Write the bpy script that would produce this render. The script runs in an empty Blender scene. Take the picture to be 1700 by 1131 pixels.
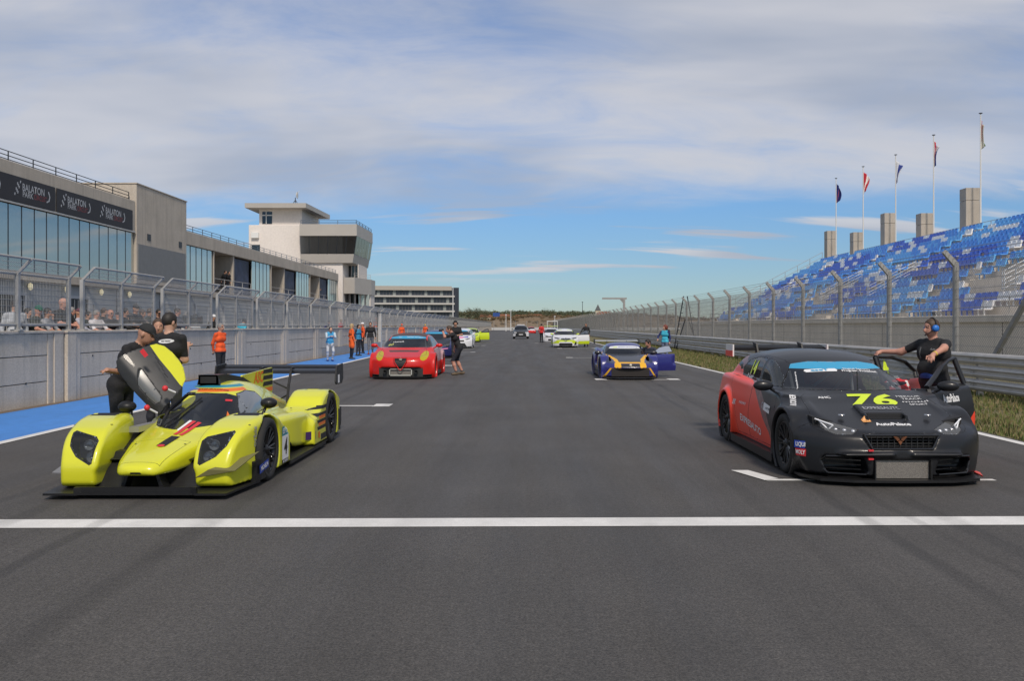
import bpy, bmesh, math, random
import numpy as np
from mathutils import Vector, Matrix
from mathutils.bvhtree import BVHTree
R = math.radians
rnd = random.Random(7)
scn = bpy.context.scene
# ---------------------------------------------------------------- camera
FPX, HC, VX, VY = 1440.0, 1.6, 865.0, 541.0          # focal length in photo pixels, eye height, vanishing point
cam = bpy.data.cameras.new('camera'); camo = bpy.data.objects.new('camera', cam)
scn.collection.objects.link(camo); scn.camera = camo
camo.location = (0, 0, HC); camo.rotation_euler = (R(90), 0, 0)
cam.sensor_width = 36; cam.lens = 36 * FPX / 1700
cam.shift_x = -(VX - 850) / 1700; cam.shift_y = -(565.5 - VY) / 1700
cam.clip_start = .1; cam.clip_end = 6000
# ---------------------------------------------------------------- sky and sun
SUN_EL, SUN_AZ = 47.0, 166.0                          # azimuth clockwise from +Y: from behind the camera
W = bpy.data.worlds.new('World'); scn.world = W; W.use_nodes = True
wn, wl = W.node_tree.nodes, W.node_tree.links; wn.clear()
def wnode(t, **k):
    n = wn.new(t)
    for a, b in k.items(): setattr(n, a, b)
    return n
def wmath(op, a, b=None, clamp=False):
    n = wnode('ShaderNodeMath', operation=op, use_clamp=clamp)
    for i, v in enumerate((a, b)):
        if v is None: continue
        if isinstance(v, (int, float)): n.inputs[i].default_value = v
        else: wl.new(v, n.inputs[i])
    return n.outputs[0]
out = wnode('ShaderNodeOutputWorld'); bg = wnode('ShaderNodeBackground'); bg.inputs[1].default_value = .135
sky = wnode('ShaderNodeTexSky', sky_type='NISHITA', sun_disc=False)
sky.sun_elevation = R(SUN_EL); sky.sun_rotation = R(SUN_AZ); sky.air_density = 1.0; sky.dust_density = .15; sky.ozone_density = 1.0
tc = wnode('ShaderNodeTexCoord'); sp = wnode('ShaderNodeSeparateXYZ'); wl.new(tc.outputs['Generated'], sp.inputs[0])
SKX, SKY = 7.7, 1.3
zz = wmath('MAXIMUM', sp.outputs[2], 0.0)
den = wmath('ADD', zz, .26)
cx = wmath('DIVIDE', sp.outputs[0], den); cy = wmath('DIVIDE', sp.outputs[1], den)
def wnoise(sx, sy, ox, oy, sc, det, rough, dist=0.):
    c = wnode('ShaderNodeCombineXYZ')
    wl.new(wmath('ADD', wmath('MULTIPLY', cx, sx), ox), c.inputs[0]); wl.new(wmath('ADD', wmath('MULTIPLY', cy, sy), oy), c.inputs[1])
    n = wnode('ShaderNodeTexNoise'); wl.new(c.outputs[0], n.inputs['Vector'])
    n.inputs['Scale'].default_value = sc; n.inputs['Detail'].default_value = det; n.inputs['Roughness'].default_value = rough
    n.inputs['Distortion'].default_value = dist
    return n.outputs['Fac']
def wrange(v, a, b, c=0., d=1.):
    n = wnode('ShaderNodeMapRange', interpolation_type='SMOOTHSTEP'); wl.new(v, n.inputs[0])
    for i, q in enumerate((a, b, c, d)): n.inputs[i + 1].default_value = q
    return n.outputs[0]
n1 = wnoise(.75, 1.1, 4.30, 1.90, 1.0, 5, .55, .4)        # the big sheet of high cloud
n1b = wnoise(1.5, 3.2, 1.1, 6.2, 1.3, 8, .62, .6)         # wisps in it
n2 = wnoise(.8, 4.6, SKX, SKY, 1.5, 5, .5, .2)            # low streaks
bias = wrange(zz, .075, .17, -.26, .15)
sheet_ = wmath('ADD', wmath('ADD', wmath('MULTIPLY', n1, .62), wmath('MULTIPLY', n1b, .38)), bias)
m1 = wrange(sheet_, .385, .73)
m2 = wmath('MULTIPLY', wrange(n2, .53, .63), wmath('MULTIPLY', wrange(zz, .045, .07), wrange(zz, .20, .10)))
mm = wmath('MULTIPLY', wmath('MAXIMUM', m1, wmath('MULTIPLY', m2, 1.)), .90)
n3 = wnoise(.7, 1.5, 2.2, 7.3, 1.2, 4, .55, .3)
cr = wnode('ShaderNodeMixRGB'); wl.new(wrange(n3, .34, .64), cr.inputs[0])
cr.inputs[1].default_value = (2.6, 2.85, 3.4, 1); cr.inputs[2].default_value = (4.0, 4.0, 4.2, 1)
mixs = wnode('ShaderNodeMixRGB'); wl.new(mm, mixs.inputs[0])
tint = wnode('ShaderNodeMixRGB', blend_type='MULTIPLY'); tint.inputs[0].default_value = 1; wl.new(sky.outputs[0], tint.inputs[1]); tg = wnode('ShaderNodeMixRGB'); wl.new(wrange(zz, .0, .25), tg.inputs[0]); tg.inputs[1].default_value = (.29, .37, .48, 1); tg.inputs[2].default_value = (.36, .55, .78, 1); wl.new(tg.outputs[0], tint.inputs[2])
wl.new(tint.outputs[0], mixs.inputs[1]); wl.new(cr.outputs[0], mixs.inputs[2])
wl.new(mixs.outputs[0], bg.inputs[0]); wl.new(bg.outputs[0], out.inputs[0])
sl = bpy.data.lights.new('sun', 'SUN'); so = bpy.data.objects.new('sun', sl); scn.collection.objects.link(so)
sl.energy = 2.5; sl.angle = R(8); sl.color = (1, .89, .76)
so.rotation_euler = (R(90 - SUN_EL), 0, R(180 - SUN_AZ)); so.location = (0, 0, 60)
scn.view_settings.view_transform = 'Standard'; scn.view_settings.look = 'None'
scn.view_settings.exposure = 0.2; scn.view_settings.gamma = 1.0
scn.cycles.use_denoising = True; scn.cycles.max_bounces = 8; scn.cycles.transparent_max_bounces = 24
scn.cycles.sample_clamp_indirect = 6
# ---------------------------------------------------------------- helpers: pixels, materials, meshes
def gy(py, z=0.):                       # depth of a point at height z seen at photo row py
    return FPX * (HC - z) / (py - VY)
def at(px, py, Y):                      # photo pixel at a known depth -> world point
    return Vector(((px - VX) * Y / FPX, Y, HC - (py - VY) * Y / FPX))
MATS = {}
def srgb(h):
    v = [int(h[i:i + 2], 16) / 255 for i in (0, 2, 4)]
    return tuple(((c + .055) / 1.055) ** 2.4 if c > .04045 else c / 12.92 for c in v)
def mat(name, col=(.5, .5, .5), rough=.6, metal=0., var=0., vscale=3., bump=0., bscale=60., coat=0., spec=.5,
        stretch=(1, 1, 1), fine=0., fscale=150., trans=0., emit=None, coords='pos', croughness=.05):
    if name in MATS: return MATS[name]
    if isinstance(col, str): col = srgb(col)
    m = bpy.data.materials.new(name); m.use_nodes = True; nt = m.node_tree; N, L = nt.nodes, nt.links
    b = N['Principled BSDF']; b.inputs['Base Color'].default_value = (*col, 1); b.inputs['Roughness'].default_value = rough
    b.inputs['Metallic'].default_value = metal; b.inputs['Coat Weight'].default_value = coat
    b.inputs['Coat Roughness'].default_value = croughness; b.inputs['Specular IOR Level'].default_value = spec
    m.diffuse_color = (*col, 1)
    if trans: b.inputs['Transmission Weight'].default_value = trans
    if emit: b.inputs['Emission Color'].default_value = (*emit[:3], 1); b.inputs['Emission Strength'].default_value = emit[3]
    if var or bump or fine:
        if coords == 'pos': src = N.new('ShaderNodeNewGeometry').outputs['Position']
        else: src = N.new('ShaderNodeTexCoord').outputs['Object']
        mp = N.new('ShaderNodeMapping'); L.new(src, mp.inputs[0]); mp.inputs['Scale'].default_value = stretch
    fac = None
    if var:
        n = N.new('ShaderNodeTexNoise'); L.new(mp.outputs[0], n.inputs['Vector']); n.inputs['Scale'].default_value = vscale
        n.inputs['Detail'].default_value = 6; n.inputs['Roughness'].default_value = .62
        r = N.new('ShaderNodeMapRange'); L.new(n.outputs['Fac'], r.inputs[0])
        for i, q in enumerate((.25, .75, 1 - var, 1 + var)): r.inputs[i + 1].default_value = q
        fac = r.outputs[0]
    if fine:
        n = N.new('ShaderNodeTexNoise'); L.new(mp.outputs[0], n.inputs['Vector']); n.inputs['Scale'].default_value = fscale
        n.inputs['Detail'].default_value = 3
        r = N.new('ShaderNodeMapRange'); L.new(n.outputs['Fac'], r.inputs[0])
        for i, q in enumerate((.3, .7, 1 - fine, 1 + fine)): r.inputs[i + 1].default_value = q
        if fac is None: fac = r.outputs[0]
        else:
            k = N.new('ShaderNodeMath'); k.operation = 'MULTIPLY'; L.new(fac, k.inputs[0]); L.new(r.outputs[0], k.inputs[1]); fac = k.outputs[0]
    if fac is not None:
        mx = N.new('ShaderNodeVectorMath'); mx.operation = 'SCALE'; mx.inputs[0].default_value = col; L.new(fac, mx.inputs['Scale'])
        L.new(mx.outputs[0], b.inputs['Base Color'])
    if bump:
        n = N.new('ShaderNodeTexNoise'); L.new(mp.outputs[0], n.inputs['Vector']); n.inputs['Scale'].default_value = bscale; n.inputs['Detail'].default_value = 4
        bp = N.new('ShaderNodeBump'); bp.inputs['Strength'].default_value = bump; bp.inputs['Distance'].default_value = .02
        L.new(n.outputs['Fac'], bp.inputs['Height']); L.new(bp.outputs[0], b.inputs['Normal'])
    MATS[name] = m
    return m
def glassmat(name, tint=(.02, .025, .03), opac=.75, rough=.02):
    """window film: tinted see-through pane with a clear gloss on top"""
    if name in MATS: return MATS[name]
    m = bpy.data.materials.new(name); m.use_nodes = True; N, L = m.node_tree.nodes, m.node_tree.links; N.clear()
    o = N.new('ShaderNodeOutputMaterial'); mx = N.new('ShaderNodeMixShader'); m2 = N.new('ShaderNodeMixShader')
    t = N.new('ShaderNodeBsdfTransparent'); d = N.new('ShaderNodeBsdfDiffuse'); g = N.new('ShaderNodeBsdfGlossy'); f = N.new('ShaderNodeFresnel')
    f.inputs[0].default_value = 1.5; g.inputs['Roughness'].default_value = rough; d.inputs[0].default_value = (*tint, 1)
    t.inputs[0].default_value = (.8, .85, .88, 1); m2.inputs[0].default_value = opac
    L.new(t.outputs[0], m2.inputs[1]); L.new(d.outputs[0], m2.inputs[2]); L.new(f.outputs[0], mx.inputs[0])
    L.new(m2.outputs[0], mx.inputs[1]); L.new(g.outputs[0], mx.inputs[2]); L.new(mx.outputs[0], o.inputs[0])
    MATS[name] = m
    return m
COL = scn.collection
def link(o, parent=None):
    COL.objects.link(o)
    if parent is not None: o.parent = parent
    return o
def tag(o, label=None, cat=None, group=None, kind=None):
    if label: o['label'] = label
    if cat: o['category'] = cat
    if group: o['group'] = group
    if kind: o['kind'] = kind
    return o
def thing(name, label, cat, loc=(0, 0, 0), rz=0., group=None):
    o = bpy.data.objects.new(name, None); o.location = loc; o.rotation_euler = (0, 0, rz); o.empty_display_size = .2
    link(o); return tag(o, label, cat, group)
def meshdata(name, v, f, mats, mi=None, smooth=False):
    me = bpy.data.meshes.new(name); me.from_pydata([tuple(p) for p in v], [], [tuple(q) for q in f])
    if not isinstance(mats, (list, tuple)): mats = [mats]
    for m in mats: me.materials.append(m)
    if mi is not None: me.polygons.foreach_set('material_index', np.asarray(mi, np.int32))
    if smooth is True: me.polygons.foreach_set('use_smooth', np.ones(len(me.polygons), bool))
    me.update()
    return me
def obj(name, me, parent=None, loc=None, rot=None, scale=None):
    o = bpy.data.objects.new(name, me); link(o, parent)
    if loc is not None: o.location = loc
    if rot is not None: o.rotation_euler = rot
    if scale is not None: o.scale = scale
    return o
def copy_tree(o, parent=None):
    c = o.copy(); COL.objects.link(c); c.parent = parent
    for ch in list(o.children): copy_tree(ch, c)
    return c
class MB:
    """collects simple solids into one mesh"""
    def __init__(s): s.v = []; s.f = []; s.m = []; s.sm = []
    def add(s, v, f, m=0, sm=False):
        n = len(s.v); s.v += [tuple(p) for p in v]; s.f += [tuple(i + n for i in q) for q in f]; s.m += [m] * len(f); s.sm += [sm] * len(f); return s
    def box(s, x0, x1, y0, y1, z0, z1, m=0, bev=0.):
        if bev:
            b = bev
            bm = bmesh.new(); bmesh.ops.create_cube(bm, size=1)
            for v in bm.verts: v.co = Vector(((x0 + x1) / 2 + v.co.x * (x1 - x0), (y0 + y1) / 2 + v.co.y * (y1 - y0), (z0 + z1) / 2 + v.co.z * (z1 - z0)))
            bmesh.ops.bevel(bm, geom=bm.edges[:], offset=b, segments=2, affect='EDGES', profile=.5)
            bm.verts.index_update()
            s.add([v.co[:] for v in bm.verts], [[v.index for v in f.verts] for f in bm.faces], m); bm.free(); return s
        return s.add([(x0, y0, z0), (x1, y0, z0), (x1, y1, z0), (x0, y1, z0), (x0, y0, z1), (x1, y0, z1), (x1, y1, z1), (x0, y1, z1)],
              [(0, 3, 2, 1), (4, 5, 6, 7), (0, 1, 5, 4), (1, 2, 6, 5), (2, 3, 7, 6), (3, 0, 4, 7)], m)
    def bar(s, a, b, r, m=0, n=6, r2=None, caps=True, flat=1.):
        a, b = Vector(a), Vector(b); d = (b - a).normalized(); u = d.orthogonal().normalized()
        if abs(d.z) < .95: u = Vector((0, 0, 1)).cross(d).normalized()
        w = d.cross(u); r2 = r if r2 is None else r2; vs = []
        for p, q in ((a, r), (b, r2)):
            for i in range(n):
                t = 2 * math.pi * (i + .5) / n; vs.append(p + u * (q * math.cos(t)) + w * (q * flat * math.sin(t)))
        fs = [(i, (i + 1) % n, n + (i + 1) % n, n + i) for i in range(n)]
        s.add(vs, fs, m, n > 5)
        if caps: s.add(vs, [tuple(range(n - 1, -1, -1)), tuple(range(n, 2 * n))], m)
        return s
    def tube(s, pts, r, m=0, n=6):
        pts = [Vector(p) for p in pts]
        for i in range(len(pts) - 1): s.bar(pts[i], pts[i + 1], r, m, n)
        return s
    def prism(s, poly, ax, a, b, m=0):
        """extrude a 2-D outline along an axis: x -> (y,z), y -> (x,z), z -> (x,y)"""
        f3 = {'x': lambda p, t: (t, p[0], p[1]), 'y': lambda p, t: (p[0], t, p[1]), 'z': lambda p, t: (p[0], p[1], t)}[ax]
        n = len(poly); vs = [f3(p, a) for p in poly] + [f3(p, b) for p in poly]
        s.add(vs, [(i, (i + 1) % n, n + (i + 1) % n, n + i) for i in range(n)] + [tuple(range(n - 1, -1, -1)), tuple(range(n, 2 * n))], m); return s
    def lathe(s, prof, n=24, ax='x', c=(0, 0, 0), m=0, sm=True):
        vs = []
        for a, r in prof:
            for i in range(n):
                t = 2 * math.pi * i / n; p, q = r * math.cos(t), r * math.sin(t)
                w = (a, p, q) if ax == 'x' else (p, a, q) if ax == 'y' else (p, q, a)
                vs.append((w[0] + c[0], w[1] + c[1], w[2] + c[2]))
        fs = [(k * n + i, k * n + (i + 1) % n, (k + 1) * n + (i + 1) % n, (k + 1) * n + i) for k in range(len(prof) - 1) for i in range(n)]
        s.add(vs, fs, m, sm); return s
    def sphere(s, c, r, m=0, n=10, k=7, sq=(1, 1, 1)):
        vs = []; fs = []
        for j in range(k + 1):
            t = math.pi * j / k
            for i in range(n):
                p = 2 * math.pi * i / n
                vs.append((c[0] + r * sq[0] * math.sin(t) * math.cos(p), c[1] + r * sq[1] * math.sin(t) * math.sin(p), c[2] + r * sq[2] * math.cos(t)))
        fs = [(j * n + i, (j + 1) * n + i, (j + 1) * n + (i + 1) % n, j * n + (i + 1) % n) for j in range(k) for i in range(n)]
        s.add(vs, fs, m, True); return s
    def data(s, name, mats):
        me = meshdata(name, s.v, s.f, mats, s.m)
        me.polygons.foreach_set('use_smooth', np.asarray(s.sm, bool)); 
        bm = bmesh.new(); bm.from_mesh(me); bmesh.ops.recalc_face_normals(bm, faces=bm.faces[:]); bm.to_mesh(me); bm.free()
        return me
    def build(s, name, mats, parent=None, **k): return obj(name, s.data(name, mats), parent, **k)
def struct(name, mb, mats, **k):
    return tag(mb.build(name, mats, **k), kind='structure')
# ---------------------------------------------------------------- implicit surfaces (numpy surface nets)
def smin(a, b, k):
    h = np.maximum(k - np.abs(a - b), 0) / k
    return np.minimum(a, b) - h * h * k * .25
def smax(a, b, k): return -smin(-a, -b, k)
def pch(pts):
    """smooth curve through points (monotone cubic)"""
    x = np.array([p[0] for p in pts], float); y = np.array([p[1] for p in pts], float)
    h = np.diff(x); d = np.diff(y) / h; m = np.zeros_like(y); m[0], m[-1] = d[0], d[-1]
    for i in range(1, len(x) - 1):
        if d[i - 1] * d[i] > 0:
            w1, w2 = 2 * h[i] + h[i - 1], h[i] + 2 * h[i - 1]; m[i] = (w1 + w2) / (w1 / d[i - 1] + w2 / d[i])
    def f(q):
        q = np.clip(q, x[0], x[-1]); i = np.clip(np.searchsorted(x, q) - 1, 0, len(x) - 2); t = (q - x[i]) / h[i]
        return ((1 + 2 * t) * (1 - t) ** 2) * y[i] + t * (1 - t) ** 2 * h[i] * m[i] + t * t * (3 - 2 * t) * y[i + 1] + t * t * (t - 1) * h[i] * m[i + 1]
    return f
def sbox(x, y, z, c, b, r=.0):
    qx, qy, qz = np.abs(x - c[0]) - b[0] + r, np.abs(y - c[1]) - b[1] + r, np.abs(z - c[2]) - b[2] + r
    return np.sqrt(np.maximum(qx, 0) ** 2 + np.maximum(qy, 0) ** 2 + np.maximum(qz, 0) ** 2) + np.minimum(np.maximum(qx, np.maximum(qy, qz)), 0) - r
def nets(f, lo, hi, h, proj=2):
    n = [int(math.ceil((hi[i] - lo[i]) / h)) + 1 for i in range(3)]
    ax = [lo[i] + h * np.arange(n[i]) for i in range(3)]
    q = 4; nc = [-(-(m - 1) // q) for m in n]; n = [m * q + 1 for m in nc]; ax = [lo[i] + h * np.arange(n[i]) for i in range(3)]
    Vc = f(*np.meshgrid(*[a[::q] for a in ax], indexing='ij')); near = np.zeros(nc, bool); pos = np.zeros(nc, bool); neg = np.zeros(nc, bool)
    for o in np.ndindex(2, 2, 2):
        t = Vc[o[0]:nc[0] + o[0], o[1]:nc[1] + o[1], o[2]:nc[2] + o[2]]; near |= np.abs(t) < 1.9 * q * h; pos |= t > 0; neg |= t <= 0
    near |= pos & neg; need = np.zeros(n, bool); B = np.argwhere(near); V = np.repeat(np.repeat(np.repeat(Vc, q, 0), q, 1), q, 2)[:n[0], :n[1], :n[2]].astype(np.float32)
    for o in np.ndindex(q + 1, q + 1, q + 1): need[B[:, 0] * q + o[0], B[:, 1] * q + o[1], B[:, 2] * q + o[2]] = True
    G = np.argwhere(need); V[need] = f(ax[0][G[:, 0]], ax[1][G[:, 1]], ax[2][G[:, 2]]); s = V < 0
    c = [(0, 0, 0), (1, 0, 0), (0, 1, 0), (1, 1, 0), (0, 0, 1), (1, 0, 1), (0, 1, 1), (1, 1, 1)]
    sl = lambda A, o: A[o[0]:n[0] - 1 + o[0], o[1]:n[1] - 1 + o[1], o[2]:n[2] - 1 + o[2]]
    cnt = sum(sl(s, o).astype(np.int8) for o in c); act = (cnt > 0) & (cnt < 8); I = np.argwhere(act)
    vals = np.stack([V[I[:, 0] + o[0], I[:, 1] + o[1], I[:, 2] + o[2]] for o in c], 1)
    acc = np.zeros((len(I), 3)); k = np.zeros(len(I))
    for a in range(8):
        for b in range(a + 1, 8):
            if sum(abs(c[a][i] - c[b][i]) for i in range(3)) != 1: continue
            va, vb = vals[:, a], vals[:, b]; m = (va < 0) != (vb < 0)
            t = np.where(m, va / np.where(m, va - vb, 1), 0)
            p = np.array(c[a])[None] + t[:, None] * (np.array(c[b]) - np.array(c[a]))[None]
            acc += p * m[:, None]; k += m
    P = (I + acc / k[:, None]) * h + np.array(lo)[None]
    idx = -np.ones(act.shape, np.int64); idx[act] = np.arange(len(I)); F = []
    for d in range(3):
        o = [0, 0, 0]; o[d] = 1
        A = s[:n[0] - o[0], :n[1] - o[1], :n[2] - o[2]]; B = s[o[0]:, o[1]:, o[2]:]
        e = np.argwhere(A != B); u, w = (d + 1) % 3, (d + 2) % 3
        ok = (e[:, u] > 0) & (e[:, w] > 0) & (e[:, u] < n[u] - 1) & (e[:, w] < n[w] - 1); e = e[ok]
        def cell(du, dw):
            q = e.copy(); q[:, u] -= du; q[:, w] -= dw; return idx[q[:, 0], q[:, 1], q[:, 2]]
        Q = np.stack([cell(1, 1), cell(0, 1), cell(0, 0), cell(1, 0)], 1)
        inside = A[e[:, 0], e[:, 1], e[:, 2]]; Q[~inside] = Q[~inside][:, ::-1]; F.append(Q)
    F = np.concatenate(F); F = F[(F >= 0).all(1)]
    for _ in range(proj):
        e = h * .2; v0 = f(P[:, 0], P[:, 1], P[:, 2])
        g = np.stack([(f(P[:, 0] + e * (i == 0), P[:, 1] + e * (i == 1), P[:, 2] + e * (i == 2)) - v0) / e for i in range(3)], 1)
        step = g * (v0 / np.maximum((g * g).sum(1), .05))[:, None]; ln = np.linalg.norm(step, axis=1)
        P = P - step * np.minimum(1, .6 * h / np.maximum(ln, 1e-9))[:, None]
    return P, F
def pip(p, poly):
    x, y = p; r = False; j = len(poly) - 1
    for i in range(len(poly)):
        a, b = poly[i], poly[j]
        if (a[1] > y) != (b[1] > y) and x < (b[0] - a[0]) * (y - a[1]) / (b[1] - a[1]) + a[0]: r = not r
        j = i
    return r
AXI = {'x': (1, 2), 'y': (0, 2), 'z': (0, 1)}
def ell(cx, cy, rx, ry, n=20, rot=0.):
    return [(cx + rx * math.cos(t) * math.cos(rot) - ry * math.sin(t) * math.sin(rot), cy + rx * math.cos(t) * math.sin(rot) + ry * math.sin(t) * math.cos(rot)) for t in (2 * math.pi * i / n for i in range(n))]
class Skin:
    """a body surface that is cut along outlines into panels, panes and printed areas"""
    def __init__(s, P, F):
        me = bpy.data.meshes.new('t'); me.from_pydata(P.tolist(), [], F.tolist()); s.bm = bmesh.new(); s.bm.from_mesh(me); bpy.data.meshes.remove(me)
        s.bm.normal_update(); s.lay = s.bm.faces.layers.int.new('part'); s.names = ['body']
        s.bvh = BVHTree.FromPolygons([tuple(p) for p in P.tolist()], F.tolist()); s.hash = {}
        for f in s.bm.faces: s.put(f)
    def put(s, f):
        c = f.calc_center_median(); s.hash.setdefault((int(c.x // .12), int(c.y // .12), int(c.z // .12)), set()).add(f)
    def cut(s, poly, ax, cond, part=None, mi=None, only=None, seam=0.):
        iu, iv = AXI[ax]; bm = s.bm; bm.normal_update(); us = [p[0] for p in poly]; vs = [p[1] for p in poly]; mg = .05
        u0, u1, v0, v1 = min(us) - mg, max(us) + mg, min(vs) - mg, max(vs) + mg
        oid = None if only is None else [s.names.index(o) for o in only if o in s.names]
        C = set()
        ku0, ku1, kv0, kv1 = u0 // .12, u1 // .12, v0 // .12, v1 // .12; pool = [f for key, fs in s.hash.items() if ku0 <= key[iu] <= ku1 and kv0 <= key[iv] <= kv1 for f in fs if f.is_valid]
        for f in pool:
            c = f.calc_center_median()
            if u0 < c[iu] < u1 and v0 < c[iv] < v1 and (oid is None or f[s.lay] in oid) and cond(c, f.normal): C.add(f)
        n = len(poly)
        for i in range(n):
            a, b = poly[i], poly[(i + 1) % n]; d = (b[0] - a[0], b[1] - a[1]); L = math.hypot(*d)
            if L < 1e-6: continue
            d = (d[0] / L, d[1] / L); no = [0, 0, 0]; no[iu], no[iv] = -d[1], d[0]; co = [0, 0, 0]; co[iu], co[iv] = a
            sel = []
            for f in C:
                q = [((w.co[iu] - a[0]) * d[0] + (w.co[iv] - a[1]) * d[1], -(w.co[iu] - a[0]) * d[1] + (w.co[iv] - a[1]) * d[0]) for w in f.verts]
                if min(t[1] for t in q) < 0 < max(t[1] for t in q) and max(t[0] for t in q) > -.004 and min(t[0] for t in q) < L + .004: sel.append(f)
            if not sel: continue
            ge = set(sel)
            for f in sel: ge.update(f.edges); ge.update(f.verts)
            r = bmesh.ops.bisect_plane(bm, geom=list(ge), dist=1e-5, plane_co=co, plane_no=no)
            for g in r['geom']:
                if isinstance(g, bmesh.types.BMFace): C.add(g); s.put(g)
            C = {f for f in C if f.is_valid}
        ins = []
        for f in C:
            c = f.calc_center_median()
            if pip((c[iu], c[iv]), poly): ins.append(f)
        if part is not None:
            if part not in s.names: s.names.append(part)
            k = s.names.index(part)
            for f in ins: f[s.lay] = k
        if mi is not None:
            for f in ins: f.material_index = mi
        return ins
    def seam(s, faces, w, mi):
        faces = [f for f in faces if f.is_valid]
        r = bmesh.ops.inset_region(s.bm, faces=faces, thickness=w, depth=0, use_boundary=True, use_even_offset=False)
        for f in r['faces']: f.material_index = mi; s.put(f)
    def drop(s, faces): bmesh.ops.delete(s.bm, geom=[f for f in faces if f.is_valid], context='FACES')
    def out(s, mats, parent, only=None, rename=None, parents=None, xf=None, thick=None):
        """one mesh object for each part"""
        bm = s.bm; bmesh.ops.remove_doubles(bm, verts=bm.verts[:], dist=.0012); bmesh.ops.dissolve_degenerate(bm, dist=.0012, edges=bm.edges[:]); bm.verts.ensure_lookup_table(); bm.verts.index_update(); co = [v.co[:] for v in bm.verts]; res = {}
        by = {}
        for f in bm.faces: by.setdefault(f[s.lay], []).append(f)
        for k, fs in by.items():
            nm = s.names[k]; mp = {}; V = []; F = []; MI = []
            for f in fs:
                q = []
                for w in f.verts:
                    if w.index not in mp: mp[w.index] = len(V); V.append(co[w.index])
                    q.append(mp[w.index])
                F.append(q); MI.append(f.material_index)
            if xf and nm in xf: V = [tuple(xf[nm] @ Vector(p)) for p in V]
            me = meshdata(nm, V, F, mats, MI, True)
            o = obj((rename or {}).get(nm, nm), me, None); o.parent = res[(parents or {})[nm]] if parents and nm in parents and parents[nm] in res else parent
            if thick and nm in thick:
                sm = o.modifiers.new('thickness', 'SOLIDIFY'); sm.thickness = thick[nm]; sm.offset = -1
            res[nm] = o
        return res
# ---------------------------------------------------------------- lettering
TSC = bpy.data.scenes.new('lettering')
def textmesh(txt, size, bold=0., shear=0., space=1., res=3, width=None):
    cu = bpy.data.curves.new('t', 'FONT'); cu.body = txt; cu.size = size; cu.align_x = 'CENTER'; cu.align_y = 'CENTER'; cu.offset = bold * size
    cu.shear = shear; cu.space_character = space; cu.resolution_u = res; cu.fill_mode = 'FRONT'
    o = bpy.data.objects.new('t', cu); TSC.collection.objects.link(o); vl = TSC.view_layers[0]; vl.update(); dg = vl.depsgraph
    me = bpy.data.meshes.new_from_object(o.evaluated_get(dg)); bpy.data.objects.remove(o); bpy.data.curves.remove(cu)
    if width:
        xs = [v.co.x for v in me.vertices]; k = width / max(1e-6, max(xs) - min(xs)); mid = (max(xs) + min(xs)) / 2
        for v in me.vertices: v.co.x = (v.co.x - mid) * k
    return me
def decal(name, me, mt, parent, O, U, Vv, bvh=None, off=.004, step=.07, D=None):
    """lay a flat mesh on a surface: O centre, U / Vv its right and up directions; projected along -normal onto bvh"""
    O, U, Vv = Vector(O), Vector(U).normalized(), Vector(Vv).normalized(); Nn = U.cross(Vv).normalized()
    bm = bmesh.new(); bm.from_mesh(me); bpy.data.meshes.remove(me)
    if bvh is not None:
        for i, a in ((0, Vector((1, 0, 0))), (1, Vector((0, 1, 0)))):
            vs = [v.co[i] for v in bm.verts]
            if not vs: continue
            t = math.floor(min(vs) / step) * step + step
            while t < max(vs):
                bmesh.ops.bisect_plane(bm, geom=bm.verts[:] + bm.edges[:] + bm.faces[:], plane_co=a * t, plane_no=a); t += step
    Dn = Vector(D).normalized() if D is not None else Nn
    for v in bm.verts:
        p = O + U * v.co.x + Vv * v.co.y
        if bvh is not None:
            h = bvh.ray_cast(p + Dn * .5, -Dn, 1.4)
            p = h[0] + h[1] * off if h[0] is not None else p
            if h[0] is not None and h[1].dot(Dn) < 0: p = h[0] - h[1] * off
        else: p = p + Nn * off
        v.co = p
    m2 = bpy.data.meshes.new(name); bm.to_mesh(m2); bm.free(); m2.materials.clear(); m2.materials.append(mt)
    m2.polygons.foreach_set('material_index', np.zeros(len(m2.polygons), np.int32))
    return obj(name, m2, parent)
def polymesh(polys):
    me = bpy.data.meshes.new('p'); v = []; f = []
    for p in polys: n = len(v); v += [(a, b, 0) for a, b in p]; f.append(list(range(n, n + len(p))))
    me.from_pydata(v, [], f); return me
def rect(w, h, cx=0, cy=0): return polymesh([[(cx - w / 2, cy - h / 2), (cx + w / 2, cy - h / 2), (cx + w / 2, cy + h / 2), (cx - w / 2, cy + h / 2)]])
GALV = mat('galvanised_steel', (.47, .46, .44), .5, .10, var=.14, vscale=4, fine=.06, fscale=60)
GALVD = mat('dull_galvanised_steel', (.34, .335, .32), .55, .3, var=.14, vscale=3)
DARK = mat('dark_steel', (.035, .04, .047), .5, .2); BLACK = mat('black', (.012, .012, .013), .6); WHITE = mat('white_paint', (.72, .72, .70), .5)
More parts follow.
